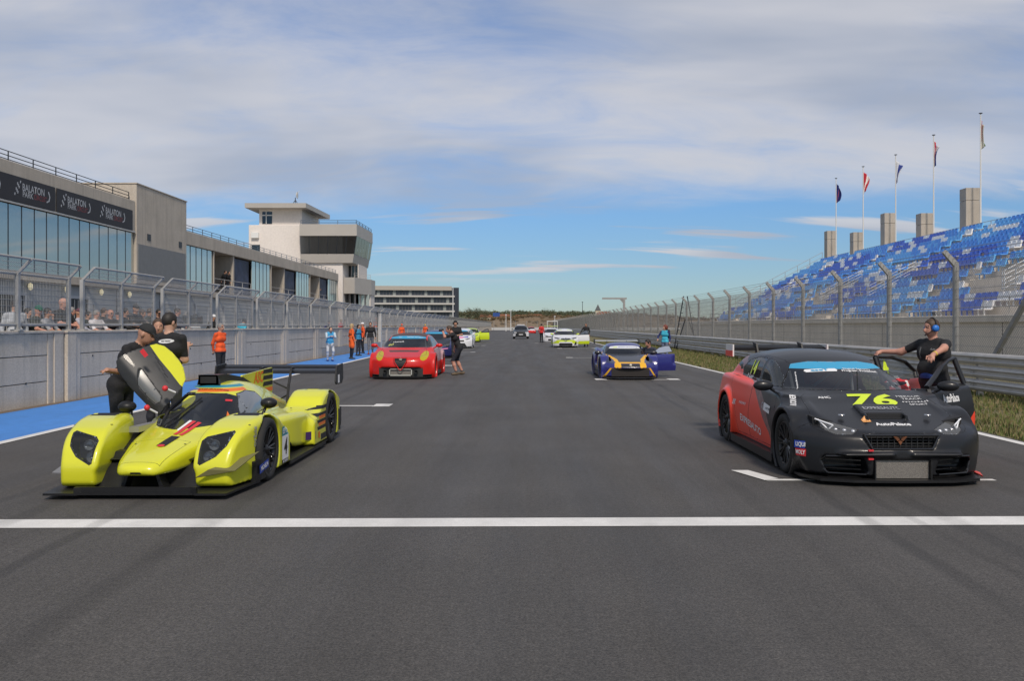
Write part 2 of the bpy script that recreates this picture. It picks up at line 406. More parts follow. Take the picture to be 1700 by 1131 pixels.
# ================================================================ ground
SKIDS = ((2.62, .030, .09, .30), (3.02, .030, .06, .30), (3.45, .012, .13, .22), (4.75, .0, .11, .26), (2.0, .015, .10, .16), (-2.45, -.012, .13, .28), (-4.1, -.01, .12, .26), (-3.2, -.03, .08, .28), (-4.75, .0, .09, .2), (-.9, .01, .3, .12), (.9, -.005, .35, .10), (5.7, .01, .10, .26))
def tyre_marks(N, L, g, f, noise, rng, mul):
    sp = N.new('ShaderNodeSeparateXYZ'); L.new(g, sp.inputs[0]); wob = noise(.5, (0, 1, 0), 3); brk = rng(noise(2.2, (.6, .25, 1), 4), .35, .6, .25, 1.)
    def op(o, a, b, c=None):
        n = N.new('ShaderNodeMath'); n.operation = o
        for i, v in enumerate((a, b, c)):
            if v is None: continue
            if isinstance(v, (int, float)): n.inputs[i].default_value = v
            else: L.new(v, n.inputs[i])
        return n.outputs[0]
    for x0, k, w, depth in SKIDS:                                       # tyre marks along x = x0 + k*y
        t = op('ABSOLUTE', op('SUBTRACT', op('MULTIPLY_ADD', wob, .22, op('MULTIPLY_ADD', sp.outputs[1], -k, sp.outputs[0])), x0 + .11), None)
        f = mul(f, op('SUBTRACT', 1., op('MULTIPLY', op('MULTIPLY', rng(t, w * .45, w, 1, 0), depth), brk)))
    return f
def asphalt(name, base, streak):
    m = bpy.data.materials.new(name); m.use_nodes = True; N, L = m.node_tree.nodes, m.node_tree.links; b = N['Principled BSDF']
    g = N.new('ShaderNodeNewGeometry').outputs['Position']
    def noise(scale, st=(1, 1, 1), det=4, rough=.6):
        mp = N.new('ShaderNodeMapping'); L.new(g, mp.inputs[0]); mp.inputs['Scale'].default_value = st
        n = N.new('ShaderNodeTexNoise'); L.new(mp.outputs[0], n.inputs['Vector']); n.inputs['Scale'].default_value = scale; n.inputs['Detail'].default_value = det; n.inputs['Roughness'].default_value = rough
        return n.outputs['Fac']
    def rng(v, a, b_, c, d):
        r = N.new('ShaderNodeMapRange'); L.new(v, r.inputs[0])
        for i, q in enumerate((a, b_, c, d)): r.inputs[i + 1].default_value = q
        return r.outputs[0]
    def mul(a, c):
        k = N.new('ShaderNodeMath'); k.operation = 'MULTIPLY'; L.new(a, k.inputs[0]); L.new(c, k.inputs[1]); return k.outputs[0]
    f = rng(noise(.55, det=5), .3, .7, .86, 1.14)
    f = mul(f, rng(noise(1.3, (1, .035, 1), 5, .7), .3, .7, 1 - streak, 1 + streak))       # lanes worn by tyres
    f = mul(f, rng(noise(70, det=2), .3, .7, .52, 1.48)); f = mul(f, rng(noise(22, det=3), .3, .7, .80, 1.20)); f = mul(f, rng(noise(240, det=2), .35, .8, .80, 1.5))
    f = mul(f, rng(noise(3.5, (1, .6, 1), 6, .75), .62, .8, 1, .82))
    sx = N.new('ShaderNodeSeparateXYZ'); L.new(g, sx.inputs[0])
    for xj in ((-3.55, 3.6) if streak > .05 else ()):
        a_ = N.new('ShaderNodeMath'); a_.operation = 'MULTIPLY_ADD'; L.new(noise(1.5, (0, 1, 0), 4), a_.inputs[0]); a_.inputs[1].default_value = .05; L.new(sx.outputs[0], a_.inputs[2]); b_ = N.new('ShaderNodeMath'); b_.operation = 'SUBTRACT'; L.new(a_.outputs[0], b_.inputs[0]); b_.inputs[1].default_value = xj; c_ = N.new('ShaderNodeMath'); c_.operation = 'ABSOLUTE'; L.new(b_.outputs[0], c_.inputs[0]); f = mul(f, rng(c_.outputs[0], .004, .014, .86, 1))
    f = tyre_marks(N, L, g, f, noise, rng, mul) if streak > .05 else f
    v = N.new('ShaderNodeVectorMath'); v.operation = 'SCALE'; v.inputs[0].default_value = base; L.new(f, v.inputs['Scale']); L.new(v.outputs[0], b.inputs['Base Color'])
    bp = N.new('ShaderNodeBump'); bp.inputs['Strength'].default_value = .55; bp.inputs['Distance'].default_value = .008; L.new(noise(110, det=3), bp.inputs['Height']); L.new(bp.outputs[0], b.inputs['Normal'])
    L.new(rng(noise(1.7, (1, .1, 1)), .3, .7, .62, .82), b.inputs['Roughness'])
    MATS[name] = m; return m
ASPH = asphalt('asphalt', (.066, .0615, .0565), .14); PITASPH = asphalt('pit_asphalt', (.105, .098, .09), .03)
def worn_paint(name, col, wear=.25):
    m = mat(name, col, .65, var=.10, vscale=5, fine=.10, fscale=120)
    N, L = m.node_tree.nodes, m.node_tree.links; b = N['Principled BSDF']
    g = N.new('ShaderNodeNewGeometry'); n = N.new('ShaderNodeTexNoise'); L.new(g.outputs['Position'], n.inputs['Vector']); n.inputs['Scale'].default_value = 26; n.inputs['Detail'].default_value = 8; n.inputs['Roughness'].default_value = .8
    r = N.new('ShaderNodeMapRange'); L.new(n.outputs['Fac'], r.inputs[0]); r.inputs[1].default_value = .60; r.inputs[2].default_value = .74; r.inputs[3].default_value = 0; r.inputs[4].default_value = wear * 2.4
    mx = N.new('ShaderNodeMixRGB'); L.new(r.outputs[0], mx.inputs[0]); old = b.inputs['Base Color'].links[0].from_socket
    L.new(old, mx.inputs[1]); mx.inputs[2].default_value = (.09, .088, .085, 1)
    gp = g.outputs['Position']
    def noise(scale, st=(1, 1, 1), det=4, rough=.6):
        mp = N.new('ShaderNodeMapping'); L.new(gp, mp.inputs[0]); mp.inputs['Scale'].default_value = st; q = N.new('ShaderNodeTexNoise'); L.new(mp.outputs[0], q.inputs['Vector']); q.inputs['Scale'].default_value = scale; q.inputs['Detail'].default_value = det; q.inputs['Roughness'].default_value = rough; return q.outputs['Fac']
    def rng(v, a, b_, c, d):
        q = N.new('ShaderNodeMapRange'); L.new(v, q.inputs[0])
        for i, w in enumerate((a, b_, c, d)): q.inputs[i + 1].default_value = w
        return q.outputs[0]
    def mul(a, c):
        q = N.new('ShaderNodeMath'); q.operation = 'MULTIPLY'; L.new(a, q.inputs[0]); L.new(c, q.inputs[1]); return q.outputs[0]
    f = tyre_marks(N, L, gp, rng(noise(.9, (1, .2, 1), 5), .3, .7, .82, 1.06), noise, rng, mul); sc = N.new('ShaderNodeVectorMath'); sc.operation = 'SCALE'; L.new(mx.outputs[0], sc.inputs[0]); L.new(f, sc.inputs['Scale']); L.new(sc.outputs[0], b.inputs['Base Color']); return m
WPAINT = worn_paint('white_road_paint', (.72, .71, .68)); BPAINT = worn_paint('blue_road_paint', (.065, .25, .66), .12)
CONC = mat('concrete', (.36, .345, .32), .85, var=.16, vscale=.9, fine=.09, fscale=30, bump=.25, bscale=40)
def streaked(name, col, amt=.22):
    m = mat(name, col, .88, var=.14, vscale=.7, fine=.10, fscale=25, bump=.3, bscale=35)
    N, L = m.node_tree.nodes, m.node_tree.links; b = N['Principled BSDF']; g = N.new('ShaderNodeNewGeometry'); mp = N.new('ShaderNodeMapping'); L.new(g.outputs['Position'], mp.inputs[0]); mp.inputs['Scale'].default_value = (3, 3, .12)
    n = N.new('ShaderNodeTexNoise'); L.new(mp.outputs[0], n.inputs['Vector']); n.inputs['Scale'].default_value = 1.6; n.inputs['Detail'].default_value = 7; n.inputs['Roughness'].default_value = .7
    r = N.new('ShaderNodeMapRange'); L.new(n.outputs['Fac'], r.inputs[0]); r.inputs[1].default_value = .48; r.inputs[2].default_value = .75; r.inputs[3].default_value = 1; r.inputs[4].default_value = 1 - amt
    old = b.inputs['Base Color'].links[0].from_socket; v = N.new('ShaderNodeVectorMath'); v.operation = 'SCALE'; L.new(old, v.inputs[0]); L.new(r.outputs[0], v.inputs['Scale']); L.new(v.outputs[0], b.inputs['Base Color']); return m
WALLC = streaked('wall_concrete', (.56, .49, .40), .28); BLDC = streaked('facade_concrete', (.47, .42, .355), .25); STC = streaked('stand_concrete', (.68, .62, .54), .3)
GRASSG = mat('grass_ground', (.15, .13, .055), .95, var=.45, vscale=1.4, fine=.3, fscale=25)
EARTH = mat('earth', (.17, .12, .07), .95, var=.35, vscale=.08, fine=.2, fscale=1.5); FIELD = mat('field', (.13, .125, .06), .95, var=.3, vscale=.02, fine=.2, fscale=.3)
def sheet(name, pts, z, m):
    return tag(obj(name, meshdata(name, [(x, y, z) for x, y in pts], [list(range(len(pts)))], m)), kind='structure')
LX = lambda y: -7.06 - .018 * (min(max(y, 11.8), 60) - 11.8)
WX = lambda y: -9.54 - .015 * (min(max(y, 15.9), 60) - 15.9)
sheet('terrain', [(-2500, -60), (2500, -60), (2500, 3600), (-2500, 3600)], -.06, FIELD)
sheet('track', [(-9.3, -12), (6.95, -12), (6.95, 120), (9.5, 330), (-14, 330), (-10.1, 60), (-9.6, 16)], 0., ASPH)
sheet('pit_lane', [(-60, -12), (-9.3, -12), (-9.6, 16), (-10.1, 60), (-14, 330), (-60, 330)], -.004, PITASPH)
sheet('run_off_area', [(9.5, 330), (60, 330), (60, 395), (-60, 395), (-60, 330)], -.002, PITASPH)
sheet('verge', [(6.95, -12), (60, -12), (60, 330), (9.5, 330), (6.95, 120)], -.012, GRASSG)
ys = [-4, 11.8, 24, 36, 48, 60, 120, 200]
blue = [(LX(y) - .1, y) for y in ys[:-1]] + [(WX(y) + .16, y) for y in reversed(ys[:-1])]
sheet('blue_strip', blue, .004, BPAINT)
sheet('pit_edge_line', [(LX(y) + .06, y) for y in ys] + [(LX(y) - .10, y) for y in reversed(ys)], .008, WPAINT)
sheet('wall_foot_dirt', [(WX(y) + .17, y) for y in ys] + [(WX(y) - .2, y) for y in reversed(ys)], .007, mat('dirt', (.15, .115, .085), .95, var=.3, vscale=6, fine=.2, fscale=40))
sheet('track_edge_line', [(6.72, -12), (6.87, -12), (6.87, 330), (6.72, 330)], .004, WPAINT)
sheet('start_line', [(-7.0, 6.80), (6.72, 6.985), (6.72, 7.295), (-7.0, 7.10)], .004, WPAINT)
sheet('far_line', [(-6.5, 186), (3.2, 186), (3.2, 186.5), (-6.5, 186.5)], .004, WPAINT)
def bracket(x0, x1, y, tl, tr, t=.16, tabs=False):
    sheet('grid_line', [(x0, y), (x1, y), (x1, y + t), (x0, y + t)], .005, WPAINT)
    if tl: sheet('grid_tick', [(x0 - .02, y + .002), (x0 + .15, y + t + .005), (x0 - .03, y + .62 if not tabs else y + t + .4), (x0 - .22, y + .62 if not tabs else y + t + .4)] if not tabs else [(x0 - .35, y - .12), (x0 - .01, y - .12), (x0 - .01, y + t + .3), (x0 - .35, y + t + .3)], .009, WPAINT)
    if tr: sheet('grid_tick', [(x1 + .01, y - .12), (x1 + .35, y - .12), (x1 + .35, y + t + .3), (x1 + .01, y + t + .3)], .009, WPAINT)
bracket(2.53, 4.9, 8.93, True, False, .09); bracket(-5.0, -2.95, 17.2, False, True); bracket(2.55, 4.35, 25.6, True, True, tabs=True)
bracket(-5.0, -3.1, 34.5, False, True); bracket(2.6, 4.6, 43.2, True, False, tabs=True); bracket(-5.0, -3.1, 52, False, True); bracket(2.9, 5.0, 61, True, True, tabs=True); bracket(-5.0, -3.2, 69.5, False, True); bracket(1.6, 3.4, 79, True, False, tabs=True); bracket(-3, -1, 96, False, True)
# grass on the verge
def grass():
    r = np.random.default_rng(3); n = 52000; t = r.random(n) ** 1.7; Y = 12 + 75 * t; X = 7.0 + 4.6 * r.random(n)
    patch = .5 + .5 * np.sin(X * 2.1 + Y * .7) * np.sin(X * .9 - Y * 1.3 + 2); keep = r.random(n) < .35 + .65 * patch; X, Y = X[keep], Y[keep]; n = len(X)
    h = (.025 + .05 * r.random(n)) * (1 + (Y / 60)); w = (.006 + .008 * r.random(n)) * (1 + Y / 25); a = r.random(n) * 6.283; lx = (r.random(n) - .5) * .06; ly = (r.random(n) - .5) * .06
    V = np.stack([np.stack([X - w * np.cos(a), Y - w * np.sin(a), 0 * X - .012], 1), np.stack([X + w * np.cos(a), Y + w * np.sin(a), 0 * X - .012], 1), np.stack([X + lx, Y + ly, h], 1)], 1).reshape(-1, 3)
    me = bpy.data.meshes.new('grass'); me.from_pydata(V.tolist(), [], np.arange(3 * n).reshape(-1, 3).tolist())
    cols = [(.085, .125, .028), (.13, .15, .04), (.21, .175, .075), (.24, .19, .10)]
    for i, c in enumerate(cols): me.materials.append(mat('grass_blade_%d' % i, c, .8))
    k = np.clip((r.normal(1.35, .8, n) + 1.6 * (.5 - patch[keep] if len(patch) == n else .0)), 0, 3).astype(np.int32) if False else np.clip(r.normal(1.85, .95, n), 0, 3).astype(np.int32)
    me.polygons.foreach_set('material_index', k); tag(obj('grass', me), 'short patchy green and straw grass beside the guard rail', 'grass', kind='stuff')
grass()
# ================================================================ pit wall
pw = thing('pit_wall', 'long grey precast concrete pit wall above the blue strip', 'wall')
def seg_meshes():
    d = {}
    for i, (a, b) in enumerate(((.0, .46), (.475, .99), (1.005, 1.44))):
        d['panel%d' % i] = MB().box(-.16, -.045 + .004 * i, .62, 5.38, a, b, bev=.006).data('panel', WALLC)
    d['pil'] = MB().box(-.2, 0, .03, .40, 0, 1.44, bev=.012).data('pilaster', WALLC)
    d['strip'] = MB().box(-.19, -.022, .408, .612, 0, 1.44, bev=.008).data('strip', WALLC)
    d['cap'] = MB().box(-.24, .012, .0, 5.985, 1.446, 1.50, bev=.012).data('cap', WALLC)
    d['core'] = MB().box(-.2, -.175, .0, 6, 0, 1.44).data('core', DARK)
    bolt = MB()
    for y, z in ((1.2, .93), (3.0, 1.0), (4.6, .47), (2.1, .44)): bolt.bar((-.05, y, z), (-.028, y, z), .022, 0, 8)
    d['bolt'] = bolt.data('lifting_socket', DARK)
    far = MB()
    for a, b in ((.0, .46), (.475, .99), (1.005, 1.44)): far.box(-.16, -.045, .3, 5.7, a, b)
    far.box(-.2, 0, .02, .3, 0, 1.44).box(-.2, 0, 5.7, 5.98, 0, 1.44).box(-.24, .012, 0, 5.985, 1.446, 1.5).box(-.2, -.17, 0, 6, 0, 1.44); d['far'] = far.data('wall_segment', WALLC)
    return d
SEG = seg_meshes(); y = 6.3
while y < 300:
    loc = (WX(y), y, 0); rz = .015 if y < 58 else 0.
    e = bpy.data.objects.new('wall_segment', SEG['core'] if y < 66 else SEG['far']); link(e, pw); e.location = loc; e.rotation_euler = (0, 0, rz)
    if y < 66:
        for i in range(3): obj('panel', SEG['panel%d' % i], e)
        for s in (0, 1):
            o = obj('pilaster', SEG['pil'], e); q = obj('strip', SEG['strip'], e)
            if s: o.location = (0, 5.57, 0); q.location = (0, 4.98, 0)
        obj('cap', SEG['cap'], e); obj('lifting_sockets', SEG['bolt'], e)
    y += 6.0
struct('pit_wall_platform', MB().box(-12.2, -10.0, 4, 62, 0, .46), CONC)
# ================================================================ fence on the pit wall
pf = thing('pit_wall_fence', 'galvanised mesh fence with leaning top standing on the pit wall', 'fence')
mp_ = MB().box(-.038, .038, -.038, .038, 1.5, 2.62).box(-.09, .09, -.09, .09, 1.5, 1.53); mp_.bar((.0, 0, 2.60), (.27, 0, 2.88), .034, 0, 4); FGAL = mat('fence_galvanised', (.37, .365, .35), .55, .1, var=.15, vscale=4); POSTL = mp_.data('post', FGAL)
def wiremesh(w, z0, z1, px, pz, r, slant):
    b = MB(); n = int(w / px)
    for i in range(n + 1): b.bar((0, i * w / n, z0), (0, i * w / n, z1), r, 0, 3, caps=False)
    m = int((z1 - z0) / pz)
    for i in range(m + 1): b.bar((0, 0, z0 + i * (z1 - z0) / m), (0, w, z0 + i * (z1 - z0) / m), r * 1.2, 0, 3, caps=False)
    if slant:
        for i in range(n + 1): b.bar((0, i * w / n, z1), (.27, i * w / n, z1 + .28), r, 0, 3, caps=False)
        for t in (.25, .5, .75): b.bar((.27 * t, 0, z1 + .28 * t), (.27 * t, w, z1 + .28 * t), r * 1.2, 0, 3, caps=False)
    b.sm = [False] * len(b.f)
    return b.data('mesh_panel', FGAL)
MESHL = wiremesh(1.84, 1.62, 2.58, .055, .115, .0042, True)
fr = MB().bar((0, 0, 1.62), (0, 3.85, 1.62), .03, 0, 6).bar((0, 0, 2.60), (0, 3.85, 2.60), .028, 0, 6).bar((.27, 0, 2.88), (.27, 3.85, 2.88), .024, 0, 6); FRL = fr.data('rail', FGAL)
y = 19.15 - 4.45 * 3
while y < 298:
    for k in range(3):
        obj('post', POSTL, pf, (WX(y + 1.92 * k) - .1, y + 1.925 * k, 0))
    obj('rail', FRL, pf, (WX(y) - .1, y, 0), (0, 0, .015 if y < 58 else 0))
    for k in range(2): obj('mesh_panel', MESHL, pf, (WX(y + 1.92 * k) - .1, y + .04 + 1.925 * k, 0), (0, 0, .015 if y < 58 else 0))
    y += 4.45
ge = thing('wall_end_post', 'tall pale steel post where the pit wall is interrupted', 'post', (WX(62) + .12, 62, 0)); MB().box(-.12, .12, -.15, .15, 0, 2.6, bev=.02).build('column', GALV, ge); MB().box(-.2, .2, -.25, .25, 2.6, 2.64).build('cap', GALV, ge)
# ================================================================ pit building
GLASS = mat('facade_glass', (.47, .50, .47), .04, .65, var=.05, vscale=.35); GLASSM = mat('mint_glass', (.60, .68, .655), .10, .45, var=.06, vscale=.6)
GARAGE = mat('garage_panel', (.33, .35, .37), .55, var=.06, vscale=1.2); BANNER = mat('banner_cloth', (.022, .020, .024), .6, var=.15, vscale=2)
FX = -22.0
pb = thing('pit_building', 'long concrete pit building with glazed upper floor and black banners', 'building', (0, 0, 0))
MB().box(-38, FX - .35, 14, 104.5, 0, 3.62).build('ground_floor', GARAGE, pb)
MB().box(-38, FX, 14, 104.5, 3.62, 4.02, bev=.02).build('floor_slab', BLDC, pb)
MB().box(-38, FX - .5, 14, 49.4, 4.02, 6.9).build('upper_wall', BLDC, pb)
MB().box(-38, FX, 14, 49.45, 6.93, 8.72, bev=.03).build('parapet', BLDC, pb)
MB().box(-38, FX + .06, 49.5, 56.9, 4.02, 9.72, bev=.03).build('stair_block', BLDC, pb)
MB().box(-37.9, FX + .10, 49.45, 56.95, 9.72, 9.78).build('roof_edge', BLDC, pb)
MB().box(FX + .06, FX + .075, 49.7, 56.7, 4.3, 6.3).build('wall_panel', mat('grey_render', (.20, .21, .215), .8, var=.08), pb)
for yy in (50.9, 55.6): MB().box(FX + .06, FX + .09, yy, yy + .45, 6.62, 7.0).build('vent', DARK, pb)
for k in range(-5, 12):
    ya = 37.37 + 1.0076 * k; MB().box(FX - .14, FX - .10, ya + .03, ya + 1.0076 - .03, 4.02, 6.88).build('pane', GLASS, pb)
    MB().box(FX - .16, FX - .09, ya - .03, ya + .03, 4.02, 6.9).build('mullion', DARK, pb)
MB().box(FX - .06, FX + .05, 32, 49.4, 6.9, 6.98).build('sill', GALV, pb)
def banner(ya, yb):
    o = MB().box(FX + .03, FX + .06, ya, yb, 7.0, 8.12).build('banner', BANNER, pb); return o
bn1, bn2, bn0 = banner(41.0, 49.0), banner(33.0, 40.85), None
LOGOW = mat('logo_grey', (.42, .43, .45), .5); LOGOR = mat('logo_red', (.22, .035, .04), .5)
def blogo(par, y0):
    decal('lettering', textmesh('BALATON', .46, .012, width=1.75), LOGOW, par, (FX + .06, y0 + 1.55, 7.70), (0, 1, 0), (0, 0, 1))
    decal('lettering', textmesh('PARK', .36, .012, width=.82), LOGOW, par, (FX + .06, y0 + 1.1, 7.40), (0, 1, 0), (0, 0, 1))
    decal('lettering', textmesh('CIRCUIT', .34, .006, width=1.05), LOGOR, par, (FX + .06, y0 + 2.1, 7.40), (0, 1, 0), (0, 0, 1))
    fl = [[(.08 + .11 * i + .05 * j + .02, .12 * j + .05 * i), (.17 + .11 * i + .05 * j, .12 * j + .05 * i), (.20 + .11 * i + .05 * j, .12 * j + .11 + .05 * i), (.11 + .11 * i + .05 * j, .12 * j + .11 + .05 * i)] for i in range(3) for j in range(5) if (i + j) % 2 == 0]
    decal('chequered_mark', polymesh(fl), LOGOW, par, (FX + .06, y0 - .05, 7.28), (0, 1, 0), (0, 0, 1))
    sw = [[(2.72, .62), (2.80, .66), (2.92, .42), (2.84, .42)], [(2.84, .42), (2.92, .42), (2.86, .20), (2.78, .24)], [(2.78, .24), (2.86, .20), (2.62, .10), (2.60, .16)]]
    decal('swoosh', polymesh(sw), LOGOW, par, (FX + .06, y0, 7.18), (0, 1, 0), (0, 0, 1))
blogo(bn2, 33.65); blogo(bn2, 37.5); blogo(bn1, 41.3); blogo(bn1, 45.15)
def railing(name, pts, h, post, par, m=DARK, bars=(.25, .6, 1.), r=.018):
    rl = bpy.data.objects.new(name, None); link(rl, par); pm = MB().bar((0, 0, 0), (0, 0, h), r * 1.2, 0, 5).data('post', m)
    for (a, b) in zip(pts[:-1], pts[1:]):
        a, b = Vector(a), Vector(b); n = max(1, int((b - a).length / post))
        for i in range(n + 1): obj('post', pm, rl, a.lerp(b, i / n))
        for t in bars: MB().bar(a + Vector((0, 0, h * t)), b + Vector((0, 0, h * t)), r, 0, 5).build('rail', m, rl)
    return rl
railing('roof_railing', [(FX - .3, 30, 8.72), (FX - .3, 49.3, 8.72)], .48, 1.9, pb, r=.022)
# the second wing
MB().box(-38, FX - 2.6, 56.9, 104.5, 4.02, 6.95).build('back_wall', BLDC, pb)
MB().box(-38, FX, 56.97, 104.5, 6.96, 7.86, bev=.03).build('fascia', BLDC, pb)
MB().box(FX - 2.6, FX - .05, 104.3, 104.5, 4.02, 6.95).build('end_wall', BLDC, pb)
railing('roof_railing', [(FX - .3, 57.1, 7.86), (FX - .3, 104.3, 7.86)], .45, 1.8, pb, mat('rail_blue_grey', (.10, .14, .19), .5), r=.022)
PHOTO = mat('photo_banner', (.035, .045, .085), .6, var=.9, vscale=1.4)
for ya in (57.0, 71.3, 85.4, 99.4):
    n = 5
    for i in range(n):
        w = 5.2 / n; MB().box(FX - .2, FX - .14, ya + .05 + i * w, ya + .05 + (i + 1) * w - .09, 4.02, 6.93).build('pane', GLASSM, pb)
        MB().box(FX - .2, FX - .12, ya + .05 + (i + 1) * w - .08, ya + .05 + (i + 1) * w - .02, 4.02, 6.95).build('mullion', DARK, pb)
    if ya > 99: continue
    MB().box(FX - 2.6, FX - .05, ya + 5.25, ya + 5.4, 4.02, 6.95).build('fin_wall', BLDC, pb); MB().box(FX - 2.6, FX - .1, ya + 9.6, ya + 9.85, 4.02, 6.95).build('fin_wall', BLDC, pb)
    for i, yy in enumerate((ya + 5.6, ya + 6.9, ya + 8.2)): MB().box(FX - 2.58, FX - 2.52, yy, yy + 1.2, 4.1, 6.3).build('window', mat('dark_window', (.03, .038, .04), .08), pb); MB().box(FX - 2.59, FX - 2.48, yy + 1.2, yy + 1.29, 4.1, 6.35).build('mullion', DARK, pb)
    MB().box(FX - .35, FX - .30, ya + 9.95, ya + 14.0, 4.1, 6.85).build('photo_banner', PHOTO, pb)
    railing('balcony_railing', [(FX - .1, ya + 5.5, 4.02), (FX - .1, ya + 13.9, 4.02)], 1.0, 2.1, pb, GALV, r=.02)
# ground floor: garage doors, frames, lamps
FR = mat('door_frame', (.42, .43, .45), .5)
for k in range(13):
    ya = 31 + 5.7 * k
    if ya > 99: break
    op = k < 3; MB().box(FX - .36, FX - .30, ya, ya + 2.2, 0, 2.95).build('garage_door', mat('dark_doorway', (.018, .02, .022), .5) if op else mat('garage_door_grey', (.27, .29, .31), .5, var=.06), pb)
    MB().box(FX - .36, FX - .24, ya - .16, ya, 0, 3.1).box(FX - .36, FX - .24, ya + 2.2, ya + 2.36, 0, 3.1).box(FX - .36, FX - .24, ya, ya + 2.2, 2.95, 3.1).build('door_frame', FR, pb)
    MB().box(FX - .34, FX - .29, ya + 2.9, ya + 5.3, .2, 2.7).build('shutter', mat('shutter_grey', (.30, .315, .33), .5, var=.05), pb)
    if op:
        for t in range(6): MB().box(FX - .31, FX - .28, ya + .15 + t * .36, ya + .19 + t * .36, .05, 2.9).build('door_bar', GALV, pb)
    for t in range(4): decal('bay_marks', rect(.22, .16), DARK, pb, (FX - .285, ya + 3.1 + t * .5, 2.05), (0, 1, 0), (0, 0, 1))
    MB().box(FX - .36, FX - .345, ya - .2, ya - .17, 0, 3.6).build('joint', DARK, pb)
LAMP = mat('cream_globe', (.80, .74, .50), .35, emit=(1, .85, .5, .35))
for yy in (36.0, 39.25, 42.4, 45.9, 49.2):
    o = thing('wall_lamp', 'cream oval globe lamp on the garage front ' + {36.0: 'behind the pale grey shirt', 39.25: 'above the green cap', 42.4: 'beside the tall bald spectator', 45.9: 'above the bald person in dark shirt', 49.2: 'under the stair block'}[yy], 'lamp', (FX - .2, yy, 3.38), 0, 'globe lamps on the garage front')
    MB().sphere((0, 0, 0), .15, sq=(.7, .8, 1.15)).build('globe', LAMP, o); MB().box(-.13, -.06, -.06, .06, -.08, .08).build('bracket', DARK, o)
# ================================================================ control tower
TW = mat('tower_render', (.72, .665, .615), .8, var=.07, vscale=.25, fine=.05, fscale=4); TG = mat('tower_cladding', (.42, .395, .36), .55, var=.06, vscale=.5); TGL = mat('tower_glass', (.012, .015, .018), .05, spec=.7)
tw = thing('control_tower', 'pale race control tower with slanted dark glass cab', 'building', (0, 0, 0))
Y0 = 107.0
MB().box(-33.6, -22.0, Y0, Y0 + 12, 0, 14.05, bev=.05).build('shaft', TW, tw)
MB().box(-32.6, -27.3, Y0 + 1, Y0 + 10, 14.05, 16.1).build('penthouse', TW, tw)
MB().prism([(-33.9, Y0 - .6), (-26.4, Y0 - .6), (-26.0, Y0 + 11), (-33.9, Y0 + 11)], 'z', 16.1, 16.68).build('roof_slab', TG, tw)
MB().box(-32.2, -31.0, Y0 + .94, Y0 + 1.0, 14.3, 15.8).build('window', TGL, tw); MB().box(-31.75, -31.66, Y0 + .9, Y0 + .945, 14.3, 15.8).build('window_bar', WHITE, tw)
MB().box(-32.3, -30.9, Y0 + .9, Y0 + .945, 15.3, 15.42).build('window_bar', WHITE, tw)
MB().box(-33.2, -32.2, Y0 - .05, Y0 + .02, 10.2, 11.6).build('window', TGL, tw); MB().box(-33.2, -32.3, Y0 - .35, Y0 - .01, 12.4, 13.1, bev=.03).build('air_conditioner', WHITE, tw)
def cab(z0, z1, m, a0, a1, name):       # a0/a1: inset of the lower and upper outline
    b = MB(); o = []
    for z, a in ((z0, a0), (z1, a1)): o += [(-27.1, Y0 - .9 + a, z), (-20.1 - a, Y0 - .9 + a, z), (-19.95 - a, Y0 + 9.6, z), (-27.1, Y0 + 9.6, z)]
    b.add(o, [(0, 1, 5, 4), (1, 2, 6, 5), (2, 3, 7, 6), (3, 0, 4, 7), (3, 2, 1, 0), (4, 5, 6, 7)]); return b.build(name, m, tw)
cab(12.62, 14.05, TG, .0, .0, 'cab_parapet'); cab(9.35, 10.45, TG, .62, .42, 'cab_base')
CABG = glassmat('cab_glass', (.006, .008, .01), .55)
def quadpane(a, b, c, d, nm, m): return obj(nm, meshdata(nm, [a, b, c, d], [(0, 1, 2, 3)], m), tw)
n = 6
for i in range(n):
    f = lambda t, a: (-27.1 + t * (7.0 - a) , Y0 - .9 + a)
    p = [(*f(i / n + .004, .40), 10.45), (*f((i + 1) / n - .004, .40), 10.45), (*f((i + 1) / n - .004, .03), 12.62), (*f(i / n + .004, .03), 12.62)]; quadpane(*p, 'window', CABG)
    q0 = (*f((i + 1) / n, .40), 10.45); q1 = (*f((i + 1) / n, .03), 12.62); MB().bar(q0, q1, .05, 0, 4).build('mullion', DARK, tw)
for i in range(n):
    f = lambda t, a: (-20.1 - a + .15 * t, Y0 - .9 + a + t * 10.4 )
    p = [(*f(i / n + .004, .40), 10.45), (*f((i + 1) / n - .004, .40), 10.45), (*f((i + 1) / n - .004, .03), 12.62), (*f(i / n + .004, .03), 12.62)]; quadpane(*p, 'window', mat('side_cab_glass', (.03, .032, .03), .12, spec=.5))
MB().box(-27, -20.6, Y0 + 8.9, Y0 + 9, 10.5, 12.6).build('cab_back_wall', DARK, tw); MB().box(-27, -20.6, Y0 - .4, Y0 + 9, 10.46, 10.5).build('cab_floor', DARK, tw)
for i in range(4):
    for j in range(2): MB().box(-26.2 + i * 1.45, -25.2 + i * 1.45, Y0 + 8.8, Y0 + 8.88, 10.75 + j * .62, 11.25 + j * .62).build('back_window', mat('sky_glow_pane', (.45, .6, .68), .3, emit=(.45, .62, .75, .35)), tw)  # opaque panes, the sky light behind the cab painted in as a glow
railing('cab_railing', [(-27, Y0 - .7, 14.05), (-20.2, Y0 - .7, 14.05), (-20.1, Y0 + 9.4, 14.05)], .5, 2., tw, mat('rail_blue_grey'), r=.03)
MB().box(-22.0, -20.6, Y0 + 3, Y0 + 9, 4, 9.4).build('stair_shaft', TW, tw)
for i in range(3): MB().box(-21.85 + .42 * i, -21.55 + .42 * i, Y0 + 2.94, Y0 + 3.0, 7.0, 9.2).build('window', TGL, tw)
